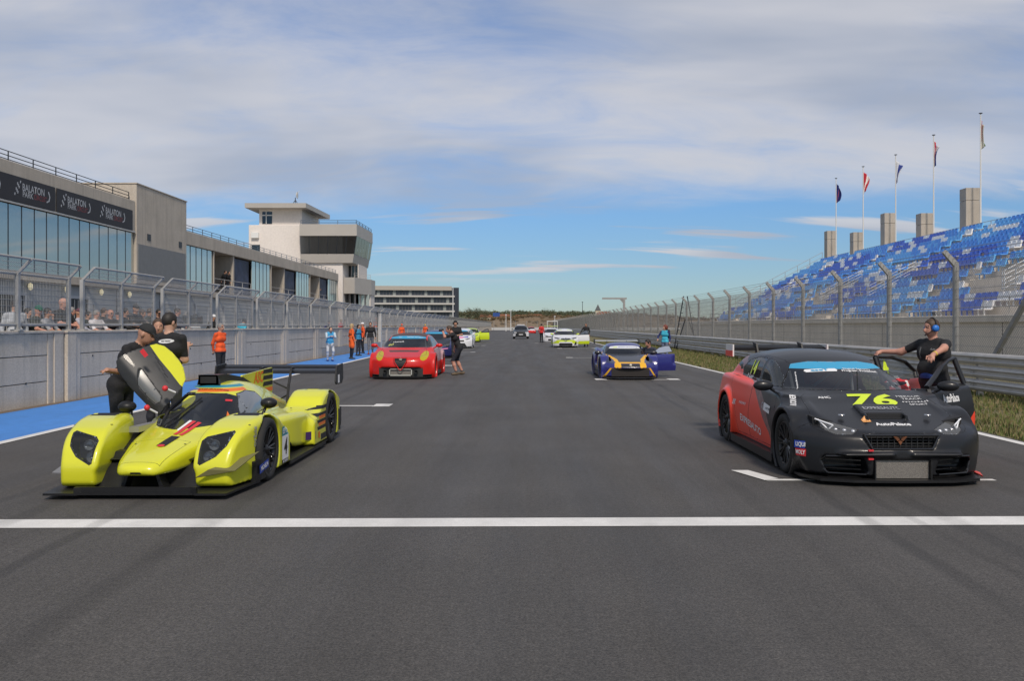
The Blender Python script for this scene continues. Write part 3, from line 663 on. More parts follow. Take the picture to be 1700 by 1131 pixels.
MB().prism([(-21.98, Y0 + .6), (-20.6, Y0 + .4), (-19.5, Y0 + 6), (-19.5, Y0 + 9), (-21.98, Y0 + 9)], 'z', 5.6, 7.6).build('lower_block', TG, tw)
for i in range(5): MB().box(-21.9 + .48 * i, -21.5 + .48 * i, Y0 + 1.2 + i * .9, Y0 + 1.3 + i * .9, 2.6, 5.6).build('pane', GLASSM if i > 1 else TGL, tw)
MB().box(-22.0, -19.6, Y0 + 6, Y0 + 9, 0, 5.6).build('base', TW, tw); railing('block_railing', [(-20.7, Y0 + .6, 7.6), (-19.6, Y0 + 6, 7.6)], .6, 1.5, tw, GALV)
an = thing('roof_antenna', 'white dish antenna on a tripod above the tower roof', 'antenna', (-28.1, Y0 + 1, 16.68)); MB().bar((0, 0, 0), (0, 0, .9), .05).bar((-.4, 0, 0), (0, 0, .6), .04).bar((.4, 0, 0), (0, 0, .6), .04).build('tripod', DARK, an)
MB().lathe([(0, .02), (.05, .25), (.16, .42), (.14, .43), (.02, .25)], 14, 'x', (.1, 0, 1.2)).build('dish', WHITE, an); MB().bar((.15, 0, 1.2), (.5, 0, 1.75), .03).build('feed_arm', WHITE, an)
# ================================================================ office building far off
ob = thing('office_building', 'distant five storey office block with white floor bands and dark ribbon windows', 'building', (-75, 412, 0), R(9))
MB().box(0, 44, 0, 16, 0, 19.4).build('core', mat('office_wall', (.05, .055, .065), .4), ob)
for i, z in enumerate((5.0, 8.6, 12.2, 15.8)): MB().box((5 if i > 1 else 3), 43.4, -1.4, 0, z - .45, z + .35).build('floor_band', mat('office_white', (.50, .49, .46), .6), ob)
MB().box(3.5, 42, -1.4, 16.2, 18.6, 20.6).build('roof_parapet', mat('office_beige', (.42, .39, .34), .7), ob); MB().box(42.4, 45.5, -.6, 14, 0, 20.0).build('end_tower', mat('office_dark', (.03, .035, .05), .4), ob)
for z in (5.4, 9.0, 12.6, 16.2):
    for i in range(26):
        x = 3.4 + i * 1.5
        if x > 41.5: break
        c = ('office_glass_a', (.035, .04, .055)) if (i * 7 + int(z)) % 5 else ('office_glass_b', (.25, .27, .26))
        MB().box(x + .1, x + 1.4, -.12, -.03, z, z + 2.5).build('window', mat(c[0], c[1], .15), ob)
        MB().box(x - .06, x + .06, -.2, -.03, z, z + 2.6).build('mullion', mat('office_mullion', (.16, .165, .17), .5), ob)
for z in (4.6, 8.0, 11.6, 15.2, 18.6): MB().box(-5, 4, .5, 12, z - .3, z).build('terrace', mat('office_white'), ob)
MB().box(-4.6, 3.5, 1.5, 12, 0, 18.3).build('annex', mat('office_wall'), ob); MB().box(28, 48, -6, -1.5, 1.5, 3.4).build('canopy', mat('office_white'), ob); MB().box(44, 54, -2, 12, 0, 3.0).build('low_wing', mat('office_wall'), ob); MB().box(43.5, 54.5, -2.5, 12, 3.0, 3.6).build('low_roof', mat('office_beige'), ob)

pc = thing('pit_cart', 'pit wall cart with white lid and dark screens behind the fence', 'cart', (-11.1, 28.6, .46))
MB().box(-.35, .35, -.9, .9, .12, .95, bev=.03).build('cabinet', BLACK, pc); MB().box(-.40, .40, -1.0, .4, .95, 1.12, bev=.03).build('lid', WHITE, pc)
for i in range(3): MB().box(.25, .30, -.85 + .6 * i, -.35 + .6 * i, 1.15, 1.48, bev=.01).build('screen', mat('screen_dark', (.03, .04, .05), .15), pc)
for sx in (-.3, .3):
    for sy in (-.75, .75): MB().lathe([(-.03, .12), (.03, .12)], 12, 'x', (sx, sy, .12)).build('caster', RUB if 'RUB' in globals() else BLACK, pc)
# ================================================================ guard rail (right)
gr = thing('guard_rail', 'triple galvanised steel guard rail along the grass verge', 'guard rail', (0, 0, 0))
prof = [(0, -.135), (-.055, -.10), (-.075, -.06), (-.02, -.02), (-.02, .02), (-.075, .06), (-.055, .10), (0, .135)]
b = MB(); n = len(prof)
b.add([(x, 0, z) for x, z in prof] + [(x, 3.99, z) for x, z in prof] + [(x + .006, 0, z) for x, z in prof] + [(x + .006, 3.99, z) for x, z in prof], [(i, i + 1, n + i + 1, n + i) for i in range(n - 1)] + [(2 * n + i + 1, 2 * n + i, 3 * n + i, 3 * n + i + 1) for i in range(n - 1)])
for yy in (.08, .2, 2.0): b.bar((-.045, yy, 0), (-.01, yy, 0), .018, 0, 6)
BEAM = b.data('beam', GALV); GPOST = MB().box(.02, .14, -.05, .05, -.05, .98).data('rail_post', GALVD)
sp_ = MB()
for z in (.24, .54, .84): sp_.box(-.02, .02, -.07, .07, z - .1, z + .1)
GSPC = sp_.data('spacer', GALVD)
y = 8.
while y < 300:
    for z in (.24, .54, .84): obj('beam', BEAM, gr, (10.5, y, z))
    for k in (0, 2): obj('rail_post', GPOST, gr, (10.5, y + k, 0)); obj('spacer', GSPC, gr, (10.5, y + k, 0))
    y += 4.
# ================================================================ debris fence (right)
df = thing('debris_fence', 'tall catch fence of cables and chain link with posts leaning towards the track', 'fence', (0, 0, 0))
FXR = 11.1
b = MB().box(-.055, .055, -.055, .055, -.05, 3.2); b.prism([(.055, 3.2), (-.055, 3.12), (-.34, 3.46), (-.27, 3.54)], 'y', -.05, .05); FPOST = b.data('post', GALVD)
def chain(w, h, c, r):
    b = MB(); t = -h
    while t < w:
        for s in (0, 1):
            y0, z0, y1, z1 = t, 0., t + h, h
            if y0 < 0: z0 -= y0; y0 = 0.
            if y1 > w: z1 -= y1 - w; y1 = w
            if s: y0, y1 = w - y0, w - y1
            if abs(y1 - y0) > .02: b.bar((0, y0, z0 + .15), (0, y1, z1 + .15), r, 0, 3, caps=False)
        t += c
    for i in range(13): b.bar((-.03, 0, .4 + i * .235), (-.03, w, .4 + i * .235), .0075, 0, 4, caps=False)
    for k in (.35, .7, 1.): b.bar((-.27 * k, 0, 3.2 + .3 * k), (-.27 * k, w, 3.2 + .3 * k), .008, 0, 4, caps=False)
    b.sm = [False] * len(b.f); return b.data('mesh_panel', GALVD)
CHAIN = chain(3.98, 3.05, .088, .0036)
for k in range(-3, 70):
    yy = 22.15 + 4 * k; obj('post', FPOST, df, (FXR, yy, 0)); obj('mesh_panel', CHAIN, df, (FXR, yy, 0))
MB().bar((FXR + .05, 20.6, .7), (FXR + .05, 18.2, 3.1), .07, 0, 4).build('brace', GALVD, df)
la = thing('fence_ladder', 'dark steel stile ladder straddling the catch fence', 'ladder', (FXR - .02, 58.2, 0))
for s in (-1, 1):
    for q in (-1, 1): MB().bar((s * .75, q * .35, 0), (s * .12, q * .25, 3.6 if q > 0 else 2.0), .035, 0, 4).build('stile', DARK, la)
    for i in range(8): t = (i + .5) / 9; MB().bar((s * (.75 - .63 * t), -.33, 3.4 * t), (s * (.75 - .63 * t), .33, 3.4 * t), .025, 0, 4).build('rung', DARK, la)
# ================================================================ grandstand
gs = thing('grandstand', 'open concrete grandstand with blue and white plastic seats', 'grandstand', (0, 0, 0))
NR, SX, SZ, TR, RI = 16, 20.7, 2.05, .75, .405; YE = 94.0
MB().box(20.0, 20.35, 14, 109, 0, 1.74).build('front_wall', STC, gs)
MB().box(19.85, 20.6, 14, 109.2, 1.745, 2.06, bev=.03).build('ledge', STC, gs)
for k in range(16): MB().box(19.992, 20.0, 18 + 6 * k, 18.05 + 6 * k, 0, 1.74).build('wall_joint', mat('joint_dark', (.12, .11, .10), .9), gs)
for i in range(NR):
    MB().box(SX + TR * i - .1, SX + TR * (i + 1) - .1 + .002, 20, YE, (SZ + RI * (i - 1)) if i else 1.2, SZ + RI * i).build('step', STC, gs)
MB().box(SX + TR * NR - .1, SX + TR * NR + 1.6, 20, YE, 0, SZ + RI * (NR - 1) + .02).build('back_block', STC, gs)
MB().prism([(20.4, 0), (SX + TR * NR, 0), (SX + TR * NR, SZ + RI * (NR - 1) - .05), (20.4, 1.7)], 'y', YE + .01, YE + .3).build('end_wall', STC, gs)
def seatmesh():
    b = MB()
    b.box(-.06, .34, -.21, .21, .0, .06, bev=.02)
    P = [(.30, .02), (.36, .05), (.44, .40), (.40, .43), (.36, .40), (.28, .08)]
    b.prism(P, 'y', -.21, .21); b.box(.36, .40, -.16, .16, .43, .455)
    b.box(.05, .10, -.03, .03, -.26, .0); return b
SEATC = [mat('seat_mid_blue', (.08, .32, .80), .38), mat('seat_dark_blue', (.05, .15, .64), .38), mat('seat_light_blue', (.14, .46, .86), .38), mat('seat_white', (.80, .81, .82), .4)]
SM = [seatmesh().data('seat', c) for c in SEATC]; sb_ = seatmesh()
sv = np.array(sb_.v); sf = sb_.f
spots = []; rr = random.Random(11)
for i in range(NR):
    X = SX + TR * i + .05
    for j in range(150):
        Yq = 24 + .5 * j
        if Yq > YE - .3: break
        if Yq < FPX * X / (1715 - VX): continue
        if (Yq + 3) % 12.5 < 1.25: continue                                # stairs
        vom = ((Yq + 9) % 25 < 5.0) and 3 <= i <= 6                         # entrances
        if vom: continue
        if math.sin(Yq * .55 + i * 1.9) + math.sin(Yq * .23 - i * .7) > 1.15 and i < 10: continue
        if rr.random() < .012: continue
        d = math.sin(Yq * .20 + i * .42) + .5 * math.sin(Yq * .37 - i * .8)
        c = 3 if random.Random(i * 977 + (j // 2) * 31 + 5).random() < .13 else (1 if d > .55 else 2 if d < -.75 else 0)
        if c == 0 and rr.random() < .12: c = 2
        spots.append((math.hypot(X, Yq), X, Yq, SZ + RI * i + .26, c))
spots.sort()
for _, X, Yq, z, c in spots[:300]: obj('seat', SM[c], gs, (X, Yq, z))
rest = spots[300:]; V = np.concatenate([sv + np.array([[X, Yq, z]]) for _, X, Yq, z, c in rest]); F = []; MI = []; nv = len(sv)
for k, q in enumerate(rest):
    F += [[a + k * nv for a in f] for f in sf]; MI += [q[4]] * len(sf)
tag(obj('far_seats', meshdata('far_seats', V, F, SEATC, MI), gs), kind='stuff')
for k in range(8):                                                          # stairs, entrances and rails between the blocks
    ys_ = 12.5 * (k + 2) - 3
    if ys_ > 92: continue
    for i in range(NR):
        for s in (0, 1): MB().box(SX + TR * i - .1 + .37 * s, SX + TR * i + .28 + .37 * s, ys_ + .1, ys_ + 1.2, SZ + RI * i + .002, SZ + RI * i + .2 * (s + .3)).build('stair', STC, gs)
RAILW = mat('pale_rail', (.52, .55, .58), .45, .3)
for ye in (32, 41, 57, 66, 82, 91):
    railing('barrier', [(SX + TR * 3 - .1, ye, SZ + RI * 3), (SX + TR * 7, ye, SZ + RI * 7)], .95, .9, gs, RAILW, (.12, .35, .55, .78, 1.), .022)
for ye in (34, 59, 84): railing('barrier', [(SX + TR * 3 - .2, ye - 2, SZ + RI * 3), (SX + TR * 3 - .2, ye + 7, SZ + RI * 3)], 1.0, 1.1, gs, RAILW, (.12, .4, .7, 1.), .022)
railing('front_rail', [(20.45, 24, 2.06), (20.45, 93.8, 2.06)], .75, 2.0, gs, GALVD, (.5, 1.), .02)
railing('end_rail', [(20.6, YE + .15, 2.1), (SX + TR * NR, YE + .15, SZ + RI * NR)], 1.05, 1.4, gs, GALVD, (.08, .5, 1.), .022)
railing('back_rail', [(SX + TR * NR + .9, 60, SZ + RI * (NR - 1)), (SX + TR * NR + .9, YE, SZ + RI * (NR - 1))], 1.0, 2., gs, GALVD, (.5, 1.), .02)
for k in range(26):
    yy = 30 + k * 2.45; i = k % 5; MB().box(SX + TR * i - .13, SX + TR * i - .098, yy, yy + .5, SZ + RI * (i - 1) + .1, SZ + RI * (i - 1) + .32).build('vent', DARK, gs)
PIL = streaked('pillar_concrete', (.43, .385, .33), .15); POLE = mat('flag_pole_white', (.70, .68, .64), .45)
flagspec = [('dark blue flag hanging from the pole beside the pillar at the stand end', [(0, 0, 1, (.02, .03, .17)), (.40, .45, .3, (.35, .05, .06))]), ('red and white flag hanging limp from its pole', [(0, 0, 1, (.55, .03, .05)), (.36, .64, 1, (.75, .73, .7))]),
            ('white flag with blue lettering hanging from its pole', [(0, 0, 1, (.66, .67, .7)), (.35, .62, 1, (.05, .08, .3))]), ('flag of red, white and blue bands with a red shield hanging from its pole', [(0, 0, 1, (.02, .04, .22)), (0, .36, 1, (.55, .03, .05)), (.4, .55, 1, (.6, .6, .6))]),
            ('pale flag with red edge hanging from the pole at the tall pillar', [(0, 0, 1, (.55, .53, .45)), (0, .3, 1, (.5, .1, .08)), (.7, 1, 1, (.2, .35, .2))])]
PX = [(1388, 17.5), (1433, 17.4), (1487, 17.1), (1550, 17.3), (1628, 17.3)]
places = ['at the end of the grandstand beside the dark blue flag', 'beside the pole with the red and white flag', 'beside the pole with the white and blue flag', 'beside the pole with the tricolour shield flag', 'beside the pole with the pale flag']
for k, (px, h) in enumerate(PX):
    X = 34.0; Yp = FPX * X / (px - VX); tall = k % 2 == 0
    p = thing('concrete_pillar', ('tall' if tall else 'shorter') + ' square concrete pillar ' + places[k], 'pillar', (X - .05, Yp + 1.0, 0), 0, 'concrete pillars behind the grandstand')
    zt = 11.95 if tall else 11.0; MB().box(-.62, .42, -.2, .75, 0, zt - .95, bev=.02).build('shaft', PIL, p); MB().box(-.625, .425, -.205, .755, zt - .93, zt, bev=.02).build('head', PIL, p)
    f = thing('flag_pole', 'slim white flag pole ' + ['at the stand end carrying a dark blue flag', 'carrying a red and white flag', 'carrying a white and blue flag', 'carrying a red, white and blue flag with shield', 'carrying a pale flag with red edge'][k], 'flag pole', (X, Yp, 0), 0, 'flag poles behind the grandstand')
    MB().bar((0, 0, 0), (0, 0, h), .085, 0, 10, .04).build('pole', POLE, f); MB().lathe([(h, .0), (h + .02, .13), (h + .06, .13), (h + .08, .0)], 10, 'z').build('finial', DARK, f); MB().box(-.02, .3, -.1, .1, 8.9, 9.0).build('floodlight', DARK, f)
    lab, bands = flagspec[k]; fl = thing('flag', lab, 'flag', (X + .06, Yp, h - .5), 0, 'flags on the stand poles')
    nu, nv_ = 14, 18; V = []; Fq = []; MI = []; ms = [mat('flag_%d_%d' % (k, i), q[3], .8) for i, q in enumerate(bands)]
    for j in range(nv_ + 1):
        for i in range(nu + 1):
            u, v = i / nu, j / nv_; wd = .32 + .22 * math.sin(v * 2.6 + k) ; V.append((u * wd * (1 - .25 * v), .16 * math.sin(u * 9 + v * 3 + k) * (.3 + u), -2.15 * v * (1 - .12 * u) - .5 * u * (1 - v)))
    for j in range(nv_):
        for i in range(nu):
            Fq.append((j * (nu + 1) + i, j * (nu + 1) + i + 1, (j + 1) * (nu + 1) + i + 1, (j + 1) * (nu + 1) + i)); c = 0; t = (i + .5) / nu * .6 + (j + .5) / nv_ * .4
            for q, bb in enumerate(bands):
                if q and bb[0] <= t <= bb[1]: c = q
            MI.append(c)
    o = obj('cloth', meshdata('cloth', V, Fq, ms, MI, True), fl); sm = o.modifiers.new('t', 'SOLIDIFY'); sm.thickness = .006
# ================================================================ gantry light, far masts, background
sg = thing('signal_gantry', 'grey cantilever signal arm above the catch fence', 'gantry', (12.0, 101, 0)); MB().box(-.12, .12, -.12, .12, 0, 4.75).build('column', GALVD, sg); MB().box(-2.55, .3, -.1, .1, 4.68, 4.88).build('arm', GALVD, sg); MB().prism([(-.5, 4.68), (-.1, 4.68), (-.1, 4.2)], 'y', -.05, .05).build('bracket', GALVD, sg)
def mast(px, pyt, Y, lab, col, cat='mast', r=.07, arm=0.):
    p = at(px, pyt, Y); t = thing('light_mast', lab, cat, (p.x, Y, 0)); MB().bar((0, 0, 0), (0, 0, p.z), r, 0, 8, r * .6).build('pole', col, t); MB().box(-.25 - arm, .25, -.15, .15, p.z, p.z + .18).build('head', col, t)
mast(967, 502, 300, 'thin dark mast rising behind the far fence', DARK, r=.14); mast(848, 516, 260, 'white lamp post by the earth bank behind the dark safety car', WHITE, r=.13, arm=.3); mast(840, 523, 255, 'short white post beside the lamp post at the earth bank', WHITE, r=.12); mast(752, 478, 330, 'tall pale lamp post in front of the office block', WHITE, r=.22)
mast(921, 526, 240, 'white post beside the goal shaped frame far down the track', WHITE, r=.1)
gf = thing('goal_gantry', 'white goal shaped steel frame at the end of the straight', 'gantry', (at(917, 540, 240).x, 240, 0)); MB().bar((-1.4, 0, 0), (-1.4, 0, 2.75), .09).build('leg', WHITE, gf); MB().bar((1.4, 0, 0), (1.4, 0, 2.75), .09).build('leg', WHITE, gf); MB().box(-1.5, 1.5, -.1, .1, 2.75, 2.95).build('crossbar', WHITE, gf)
def scr(px, py, Y, w, h, lab):
    p = at(px, py, Y); t = thing('signal_box', lab, 'signal', (p.x, Y, 0)); MB().box(-w / 2, w / 2, -.1, .1, p.z - h, p.z, bev=.03).build('panel', BLACK, t); MB().bar((0, .1, 0), (0, .1, p.z - h), .08).build('post', GALVD, t)
scr(955, 531, 200, 1.2, .8, 'small black signal panel on the far fence'); scr(1013, 526.5, 118, .55, .5, 'black signal box on the catch fence before the bend')
# far fence across the end of the straight
ff = thing('far_fence', 'grey mesh fence curving across the end of the straight', 'fence', (0, 0, 0))
fpost = MB().box(-.06, .06, -.06, .06, 0, 3.4).data('post', GALVD); fpan = MB()
for i in range(20): fpan.bar((i * .2, 0, 0), (i * .2, 0, 3.3), .012, 0, 3, caps=False)
for i in range(12): fpan.bar((0, 0, i * .3), (4, 0, i * .3), .012, 0, 3, caps=False)
fpan = fpan.data('mesh_panel', GALVD)
for i in range(36):
    x = -62 + 4 * i; yy = 322 - .0035 * (x - 10) ** 2 if x < 25 else 321; obj('post', fpost, ff, (x, yy, 0))
    o = obj('mesh_panel', fpan, ff, (x, yy, 0)); y2 = 322 - .0035 * (x + 4 - 10) ** 2 if x + 4 < 25 else 321; o.rotation_euler = (0, 0, math.atan2(y2 - yy, 4))
fw = thing('far_barrier', 'low pale concrete barrier at the end of the straight', 'barrier', (0, 318, 0))
fb = MB().prism([(-.3, 0), (.3, 0), (.15, .5), (.1, 1.0), (-.1, 1.0), (-.15, .5)], 'x', 0, 5.9).data('block', mat('pale_concrete', (.42, .42, .41), .8, var=.1))
for i in range(24): obj('block', fb, fw, (-64 + 6 * i, 0, 0))
# earth bank and wooded hills
r = np.random.default_rng(5)
def ridge(name, xs, Yn, depth, hf, m, nd=14):
    V = []; F = []; n = len(xs)
    for j in range(nd):
        t = j / (nd - 1)
        for x in xs: V.append((x, Yn + depth * t, hf(x, t)))
    for j in range(nd - 1):
        for i in range(n - 1): F.append((j * n + i, j * n + i + 1, (j + 1) * n + i + 1, (j + 1) * n + i))
    return tag(obj(name, meshdata(name, V, F, m, smooth=True)), kind='structure')
bk = lambda x: 4.6 + .7 * math.sin(x * .045) + .5 * math.sin(x * .13 + 1) + .25 * math.sin(x * .51)
ridge('earth_bank', np.linspace(-260, 330, 150), 345, 90, lambda x, t: bk(x) * min(1, t * 6) + .2 * math.sin(x * 1.7 + t * 20) - .1, EARTH)
hl = lambda x: 12.5 + 3.5 * math.sin(x * .006 + 2.6) + 2 * math.sin(x * .017 + .5) - (x > 60) * min(6, (x - 60) * .03)
HILL = mat('hill_scrub', (.085, .095, .035), .95, var=.35, vscale=.03, fine=.2, fscale=.4)
ridge('hill', np.linspace(-1500, 1500, 160), 520, 700, lambda x, t: hl(x) * (1 - (1 - min(1, t * 1.35)) ** 2) * .95, HILL, 20)
def clumps(name, lab, n, fx, sz, cols, seed, group=None):
    rr = np.random.default_rng(seed); V = []; F = []; MI = []; cnt = 0
    for k in range(n):
        x, yv, z, s = fx(rr); m = 26
        for q in range(m):
            d = rr.normal(size=3); d /= np.linalg.norm(d); rad = s * (.45 + .55 * rr.random()); c = np.array([x, yv, z + s * .75]) + d * rad * np.array([1, 1, .85]); e = s * (.24 + .2 * rr.random())
            a = rr.normal(size=(3, 3)); a = a / np.linalg.norm(a, axis=1)[:, None] * e; w = c[None] + a; V += w.tolist(); F.append((cnt, cnt + 1, cnt + 2)); cnt += 3
            MI.append(min(len(cols) - 1, int(rr.random() * len(cols))))
        cb = np.array([x, yv, z + s * .6]); o8 = [(1, 0, 0), (-1, 0, 0), (0, 1, 0), (0, -1, 0), (0, 0, 1), (0, 0, -1)]; V += [(cb + np.array(q) * s * .62).tolist() for q in o8]
        for a, b_, c_ in ((0, 2, 4), (2, 1, 4), (1, 3, 4), (3, 0, 4), (2, 0, 5), (1, 2, 5), (3, 1, 5), (0, 3, 5)): F.append((cnt + a, cnt + b_, cnt + c_)); MI.append(0)
        cnt += 6
    return tag(obj(name, meshdata(name, V, F, cols, MI)), lab, 'woodland', kind='stuff')
TC_HAZED = [mat('tree_%d' % i, c, .9) for i, c in enumerate([(.055, .068, .038), (.075, .088, .045), (.10, .108, .052), (.13, .125, .065)])]  # greens lightened so that distance haze sits in the leaf colour
def hillspot(rr):
    t = rr.random() ** .8; x = rr.uniform(-170, 330); return x, 520 + 700 * t, hl(x) * (1 - (1 - min(1, t * 1.35)) ** 2) * .95 - .5, rr.uniform(1.1, 2.5) * (1 + t * .7)
clumps('hill_woods', 'green woods covering the low hills beyond the straight', 2400, hillspot, 3, TC_HAZED, 8)
SC = [mat('scrub_%d' % i, c, .95) for i, c in enumerate([(.13, .085, .045), (.17, .12, .06), (.10, .095, .035), (.20, .14, .08)])]
clumps('bank_scrub', 'brown dry scrub growing over the earth bank', 2600, lambda rr: (lambda x, t: (x, 346 + 60 * t, bk(x) * min(1, t * 4) - .3, rr.uniform(.4, 1.3)))(rr.uniform(-110, 200), rr.random()), 1, SC, 9)
def tree(px, pyt, Y, lab, seed, s=1.):
    p = at(px, pyt, Y); t = thing('tree', lab, 'tree', (p.x, Y, 0)); h = p.z; rr = random.Random(seed)
    MB().bar((0, 0, 0), (0, 0, h * .55), .22, 0, 8, .12).bar((0, 0, h * .4), (h * .18, 0, h * .7), .1, 0, 6, .04).bar((0, 0, h * .35), (-h * .2, .1, h * .62), .1, 0, 6, .04).build('trunk', mat('bark', (.07, .05, .035), .9), t)
    V = []; F = []; MI = []
    lob = [(rr.uniform(-.26, .26) * h * s, rr.uniform(-.2, .2) * h, h * rr.uniform(.5, .86), h * rr.uniform(.12, .2)) for _ in range(11)]
    for k in range(1500):
        lx, ly, lz, lr = lob[k % 11]; d = Vector((rr.gauss(0, 1), rr.gauss(0, 1), rr.gauss(0, 1))).normalized() * lr * rr.random() ** .4; c = Vector((lx, ly, lz)) + d; e = h * .024
        for q in range(3): V.append(tuple(c + Vector((rr.uniform(-e, e), rr.uniform(-e, e), rr.uniform(-e, e)))))
        F.append((3 * k, 3 * k + 1, 3 * k + 2)); MI.append(rr.randrange(4))
    obj('crown', meshdata('crown', V, F, TC_HAZED if seed % 2 else [TC_HAZED[0], TC_HAZED[1], SC[0], SC[2]], MI), t)
tree(778, 507, 300, 'rounded reddish green tree beside the office block', 2, 1.5); tree(800, 511, 330, 'smaller green tree right of the reddish tree', 3, 1.2); tree(910, 512, 420, 'dark green tree on the slope behind the safety car', 5); tree(1012, 514, 430, 'dark tree right of the church', 7); tree(1045, 517, 420, 'low dark tree behind the catch fence bend', 9, 1.4)
ch = thing('church', 'small cream church with pointed steeple on the hill', 'church', (at(993, 530, 640).x, 640, 6.6)); CRM = mat('cream_wall', (.56, .48, .36), .8); RT = mat('roof_tile', (.30, .12, .07), .8)
MB().box(-1.9, 1.9, 0, 4, 0, 6.2).build('tower', CRM, ch); MB().prism([(1.9, 0), (9, 0), (9, 3.2), (1.9, 3.2)], 'y', .5, 9).build('nave', CRM, ch); MB().prism([(.2, 3.2), (10.3, 3.2), (7.6, 5.6), (2, 5.6)], 'y', .2, 9.2).build('roof', RT, ch)
b = MB(); b.add([(-2.1, -.2, 6.2), (2.1, -.2, 6.2), (2.1, 4.2, 6.2), (-2.1, 4.2, 6.2), (0, 2, 11)], [(0, 1, 4), (1, 2, 4), (2, 3, 4), (3, 0, 4), (3, 2, 1, 0)]); b.build('steeple', mat('slate', (.07, .075, .08), .7), ch); MB().box(-.5, .5, -.06, 0, 3.2, 4.8).build('window', DARK, ch)
def house(px, py, Y, w, lab, wall=CRM):
    p = at(px, py, Y); h = thing('house', lab, 'house', (p.x, Y, p.z - 4.2)); MB().box(-w / 2, w / 2, 0, 6, 0, 3).build('wall', wall, h); MB().prism([(-w / 2 - .4, 2.9), (w / 2 + .4, 2.9), (w / 2 - 1, 4.6), (-w / 2 + 1, 4.6)], 'y', -.3, 6.3).build('roof', RT, h)
    for i in (-1, 1): MB().box(i * w / 4 - .45, i * w / 4 + .45, -.05, 0, 1.0, 2.3).build('window', DARK, h)
house(806, 523, 470, 7, 'low house with red roof left of the blue container', CRM); house(836, 523, 470, 8, 'long pale house with red roof right of the blue container', CRM); house(1003, 519, 560, 9, 'house with red roof beside the church'); house(869, 524, 450, 10, 'white walled house behind the safety car', WHITE); house(888, 523, 460, 9, 'dark roofed house on the bank behind the red shirted man', mat('brown_wall', (.14, .08, .05), .8))
p = at(824, 526, 380); ct = thing('shipping_container', 'blue shipping container on the earth bank', 'container', (p.x, 380, p.z)); ct.scale = (.75, .75, .75); b = MB()
for i in range(24): b.box(-1.9 + i * .16, -1.9 + i * .16 + .1, -.03, 2.4, 0, 2.2)
b.build('ribs', mat('container_blue', (.03, .09, .33), .5), ct); MB().box(-1.95, 1.98, .03, 2.37, .05, 2.15).build('box', mat('container_blue'), ct); MB().box(-1.98, 2.0, -.05, 2.45, 2.2, 2.32).build('top_frame', mat('container_blue'), ct)
# ================================================================ cars: shared pieces
RUB = mat('tyre_rubber', (.018, .018, .018), .8, bump=.1, bscale=80, coords='obj'); RIMB = mat('black_rim', (.02, .02, .021), .35, .4, coat=.3); RIMG = mat('grey_rim', (.22, .22, .23), .35, .7)
CARB = mat('carbon_black', (.011, .011, .012), .45, coat=.12, spec=.35, var=.25, vscale=30, coords='obj'); SEAM = mat('panel_gap', (.004, .004, .004), .9); CHROME = mat('bright_metal', (.6, .6, .6), .2, .9)
LENS = glassmat('lamp_lens', (.20, .205, .21), .42, .03); LAMPW = mat('lamp_reflector', (.62, .63, .65), .15, .6); DRL = mat('lamp_strip', (.85, .86, .88), .25); WGL = glassmat('windscreen_glass', (.018, .021, .026), .62, .03); SGL = glassmat('side_glass', (.06, .07, .075), .45, .03)
INTR = mat('interior_dark', (.02, .021, .023), .8); CAGE = mat('cage_pale', (.45, .46, .47), .45); SEATR = mat('race_seat', (.03, .03, .032), .7); MESHG = mat('radiator_core', (.21, .195, .175), .6, .4, fine=.6, fscale=160, coords='obj')
def wheel(par, x, y, z, r, w, side, spokes=10, rim=RIMB, disc=True, rr=None, sub=36):
    """tyre, rim with spokes, brake; side = +1 outer face towards +x"""
    e = bpy.data.objects.new('wheel', None); link(e, par); e.location = (x, y, z); rr = rr or r * .72; s = side
    t = MB().lathe([(-s * w * .48, rr * .96), (-s * w * .5, r * .86), (-s * w * .46, r * .965), (-s * w * .36, r), (s * w * .36, r), (s * w * .46, r * .965), (s * w * .5, r * .88), (s * w * .47, rr * 1.02), (s * w * .42, rr)], sub, 'x'); t.build('tyre', RUB, e)
    b = MB().lathe([(s * w * .42, rr), (s * w * .45, rr * .97), (s * w * .36, rr * .93), (s * w * .05, rr * .88), (-s * w * .4, rr * .9)], sub, 'x')
    hx = s * w * .30
    for i in range(spokes):
        a = 2 * math.pi * i / spokes; da = .55 / spokes
        for q in (-1, 1):
            p0 = Vector((hx, math.cos(a) * rr * .16, math.sin(a) * rr * .16)); a2 = a + q * da * 2.2; p1 = Vector((s * w * .40, math.cos(a2) * rr * .95, math.sin(a2) * rr * .95)); b.bar(p0, p1, rr * .052, 0, 5, rr * .045)
    b.lathe([(hx - s * .02, rr * .24), (hx + s * .012, rr * .22), (hx + s * .02, rr * .12), (hx + s * .035, rr * .11), (hx + s * .036, 0.001)], 16, 'x'); b.build('rim', rim, e)
    if disc: MB().lathe([(-s * w * .05, rr * .3), (-s * w * .05, rr * .74), (-s * w * .14, rr * .74), (-s * w * .14, rr * .3)], 24, 'x').build('brake_disc', mat('brake_steel', (.16, .15, .14), .45, .7), e)
    return e
def mirror_cap(par, x, y, z, m, s, w=.2):
    e = MB(); e.sphere((0, 0, 0), .1, n=14, k=9, sq=(w / .2, .55, .62)); e.bar((-s * .08, .0, -.03), (-s * .19, .03, -.10), .02, 0, 6)
    return e.build('mirror', m, par, loc=(x, y, z))
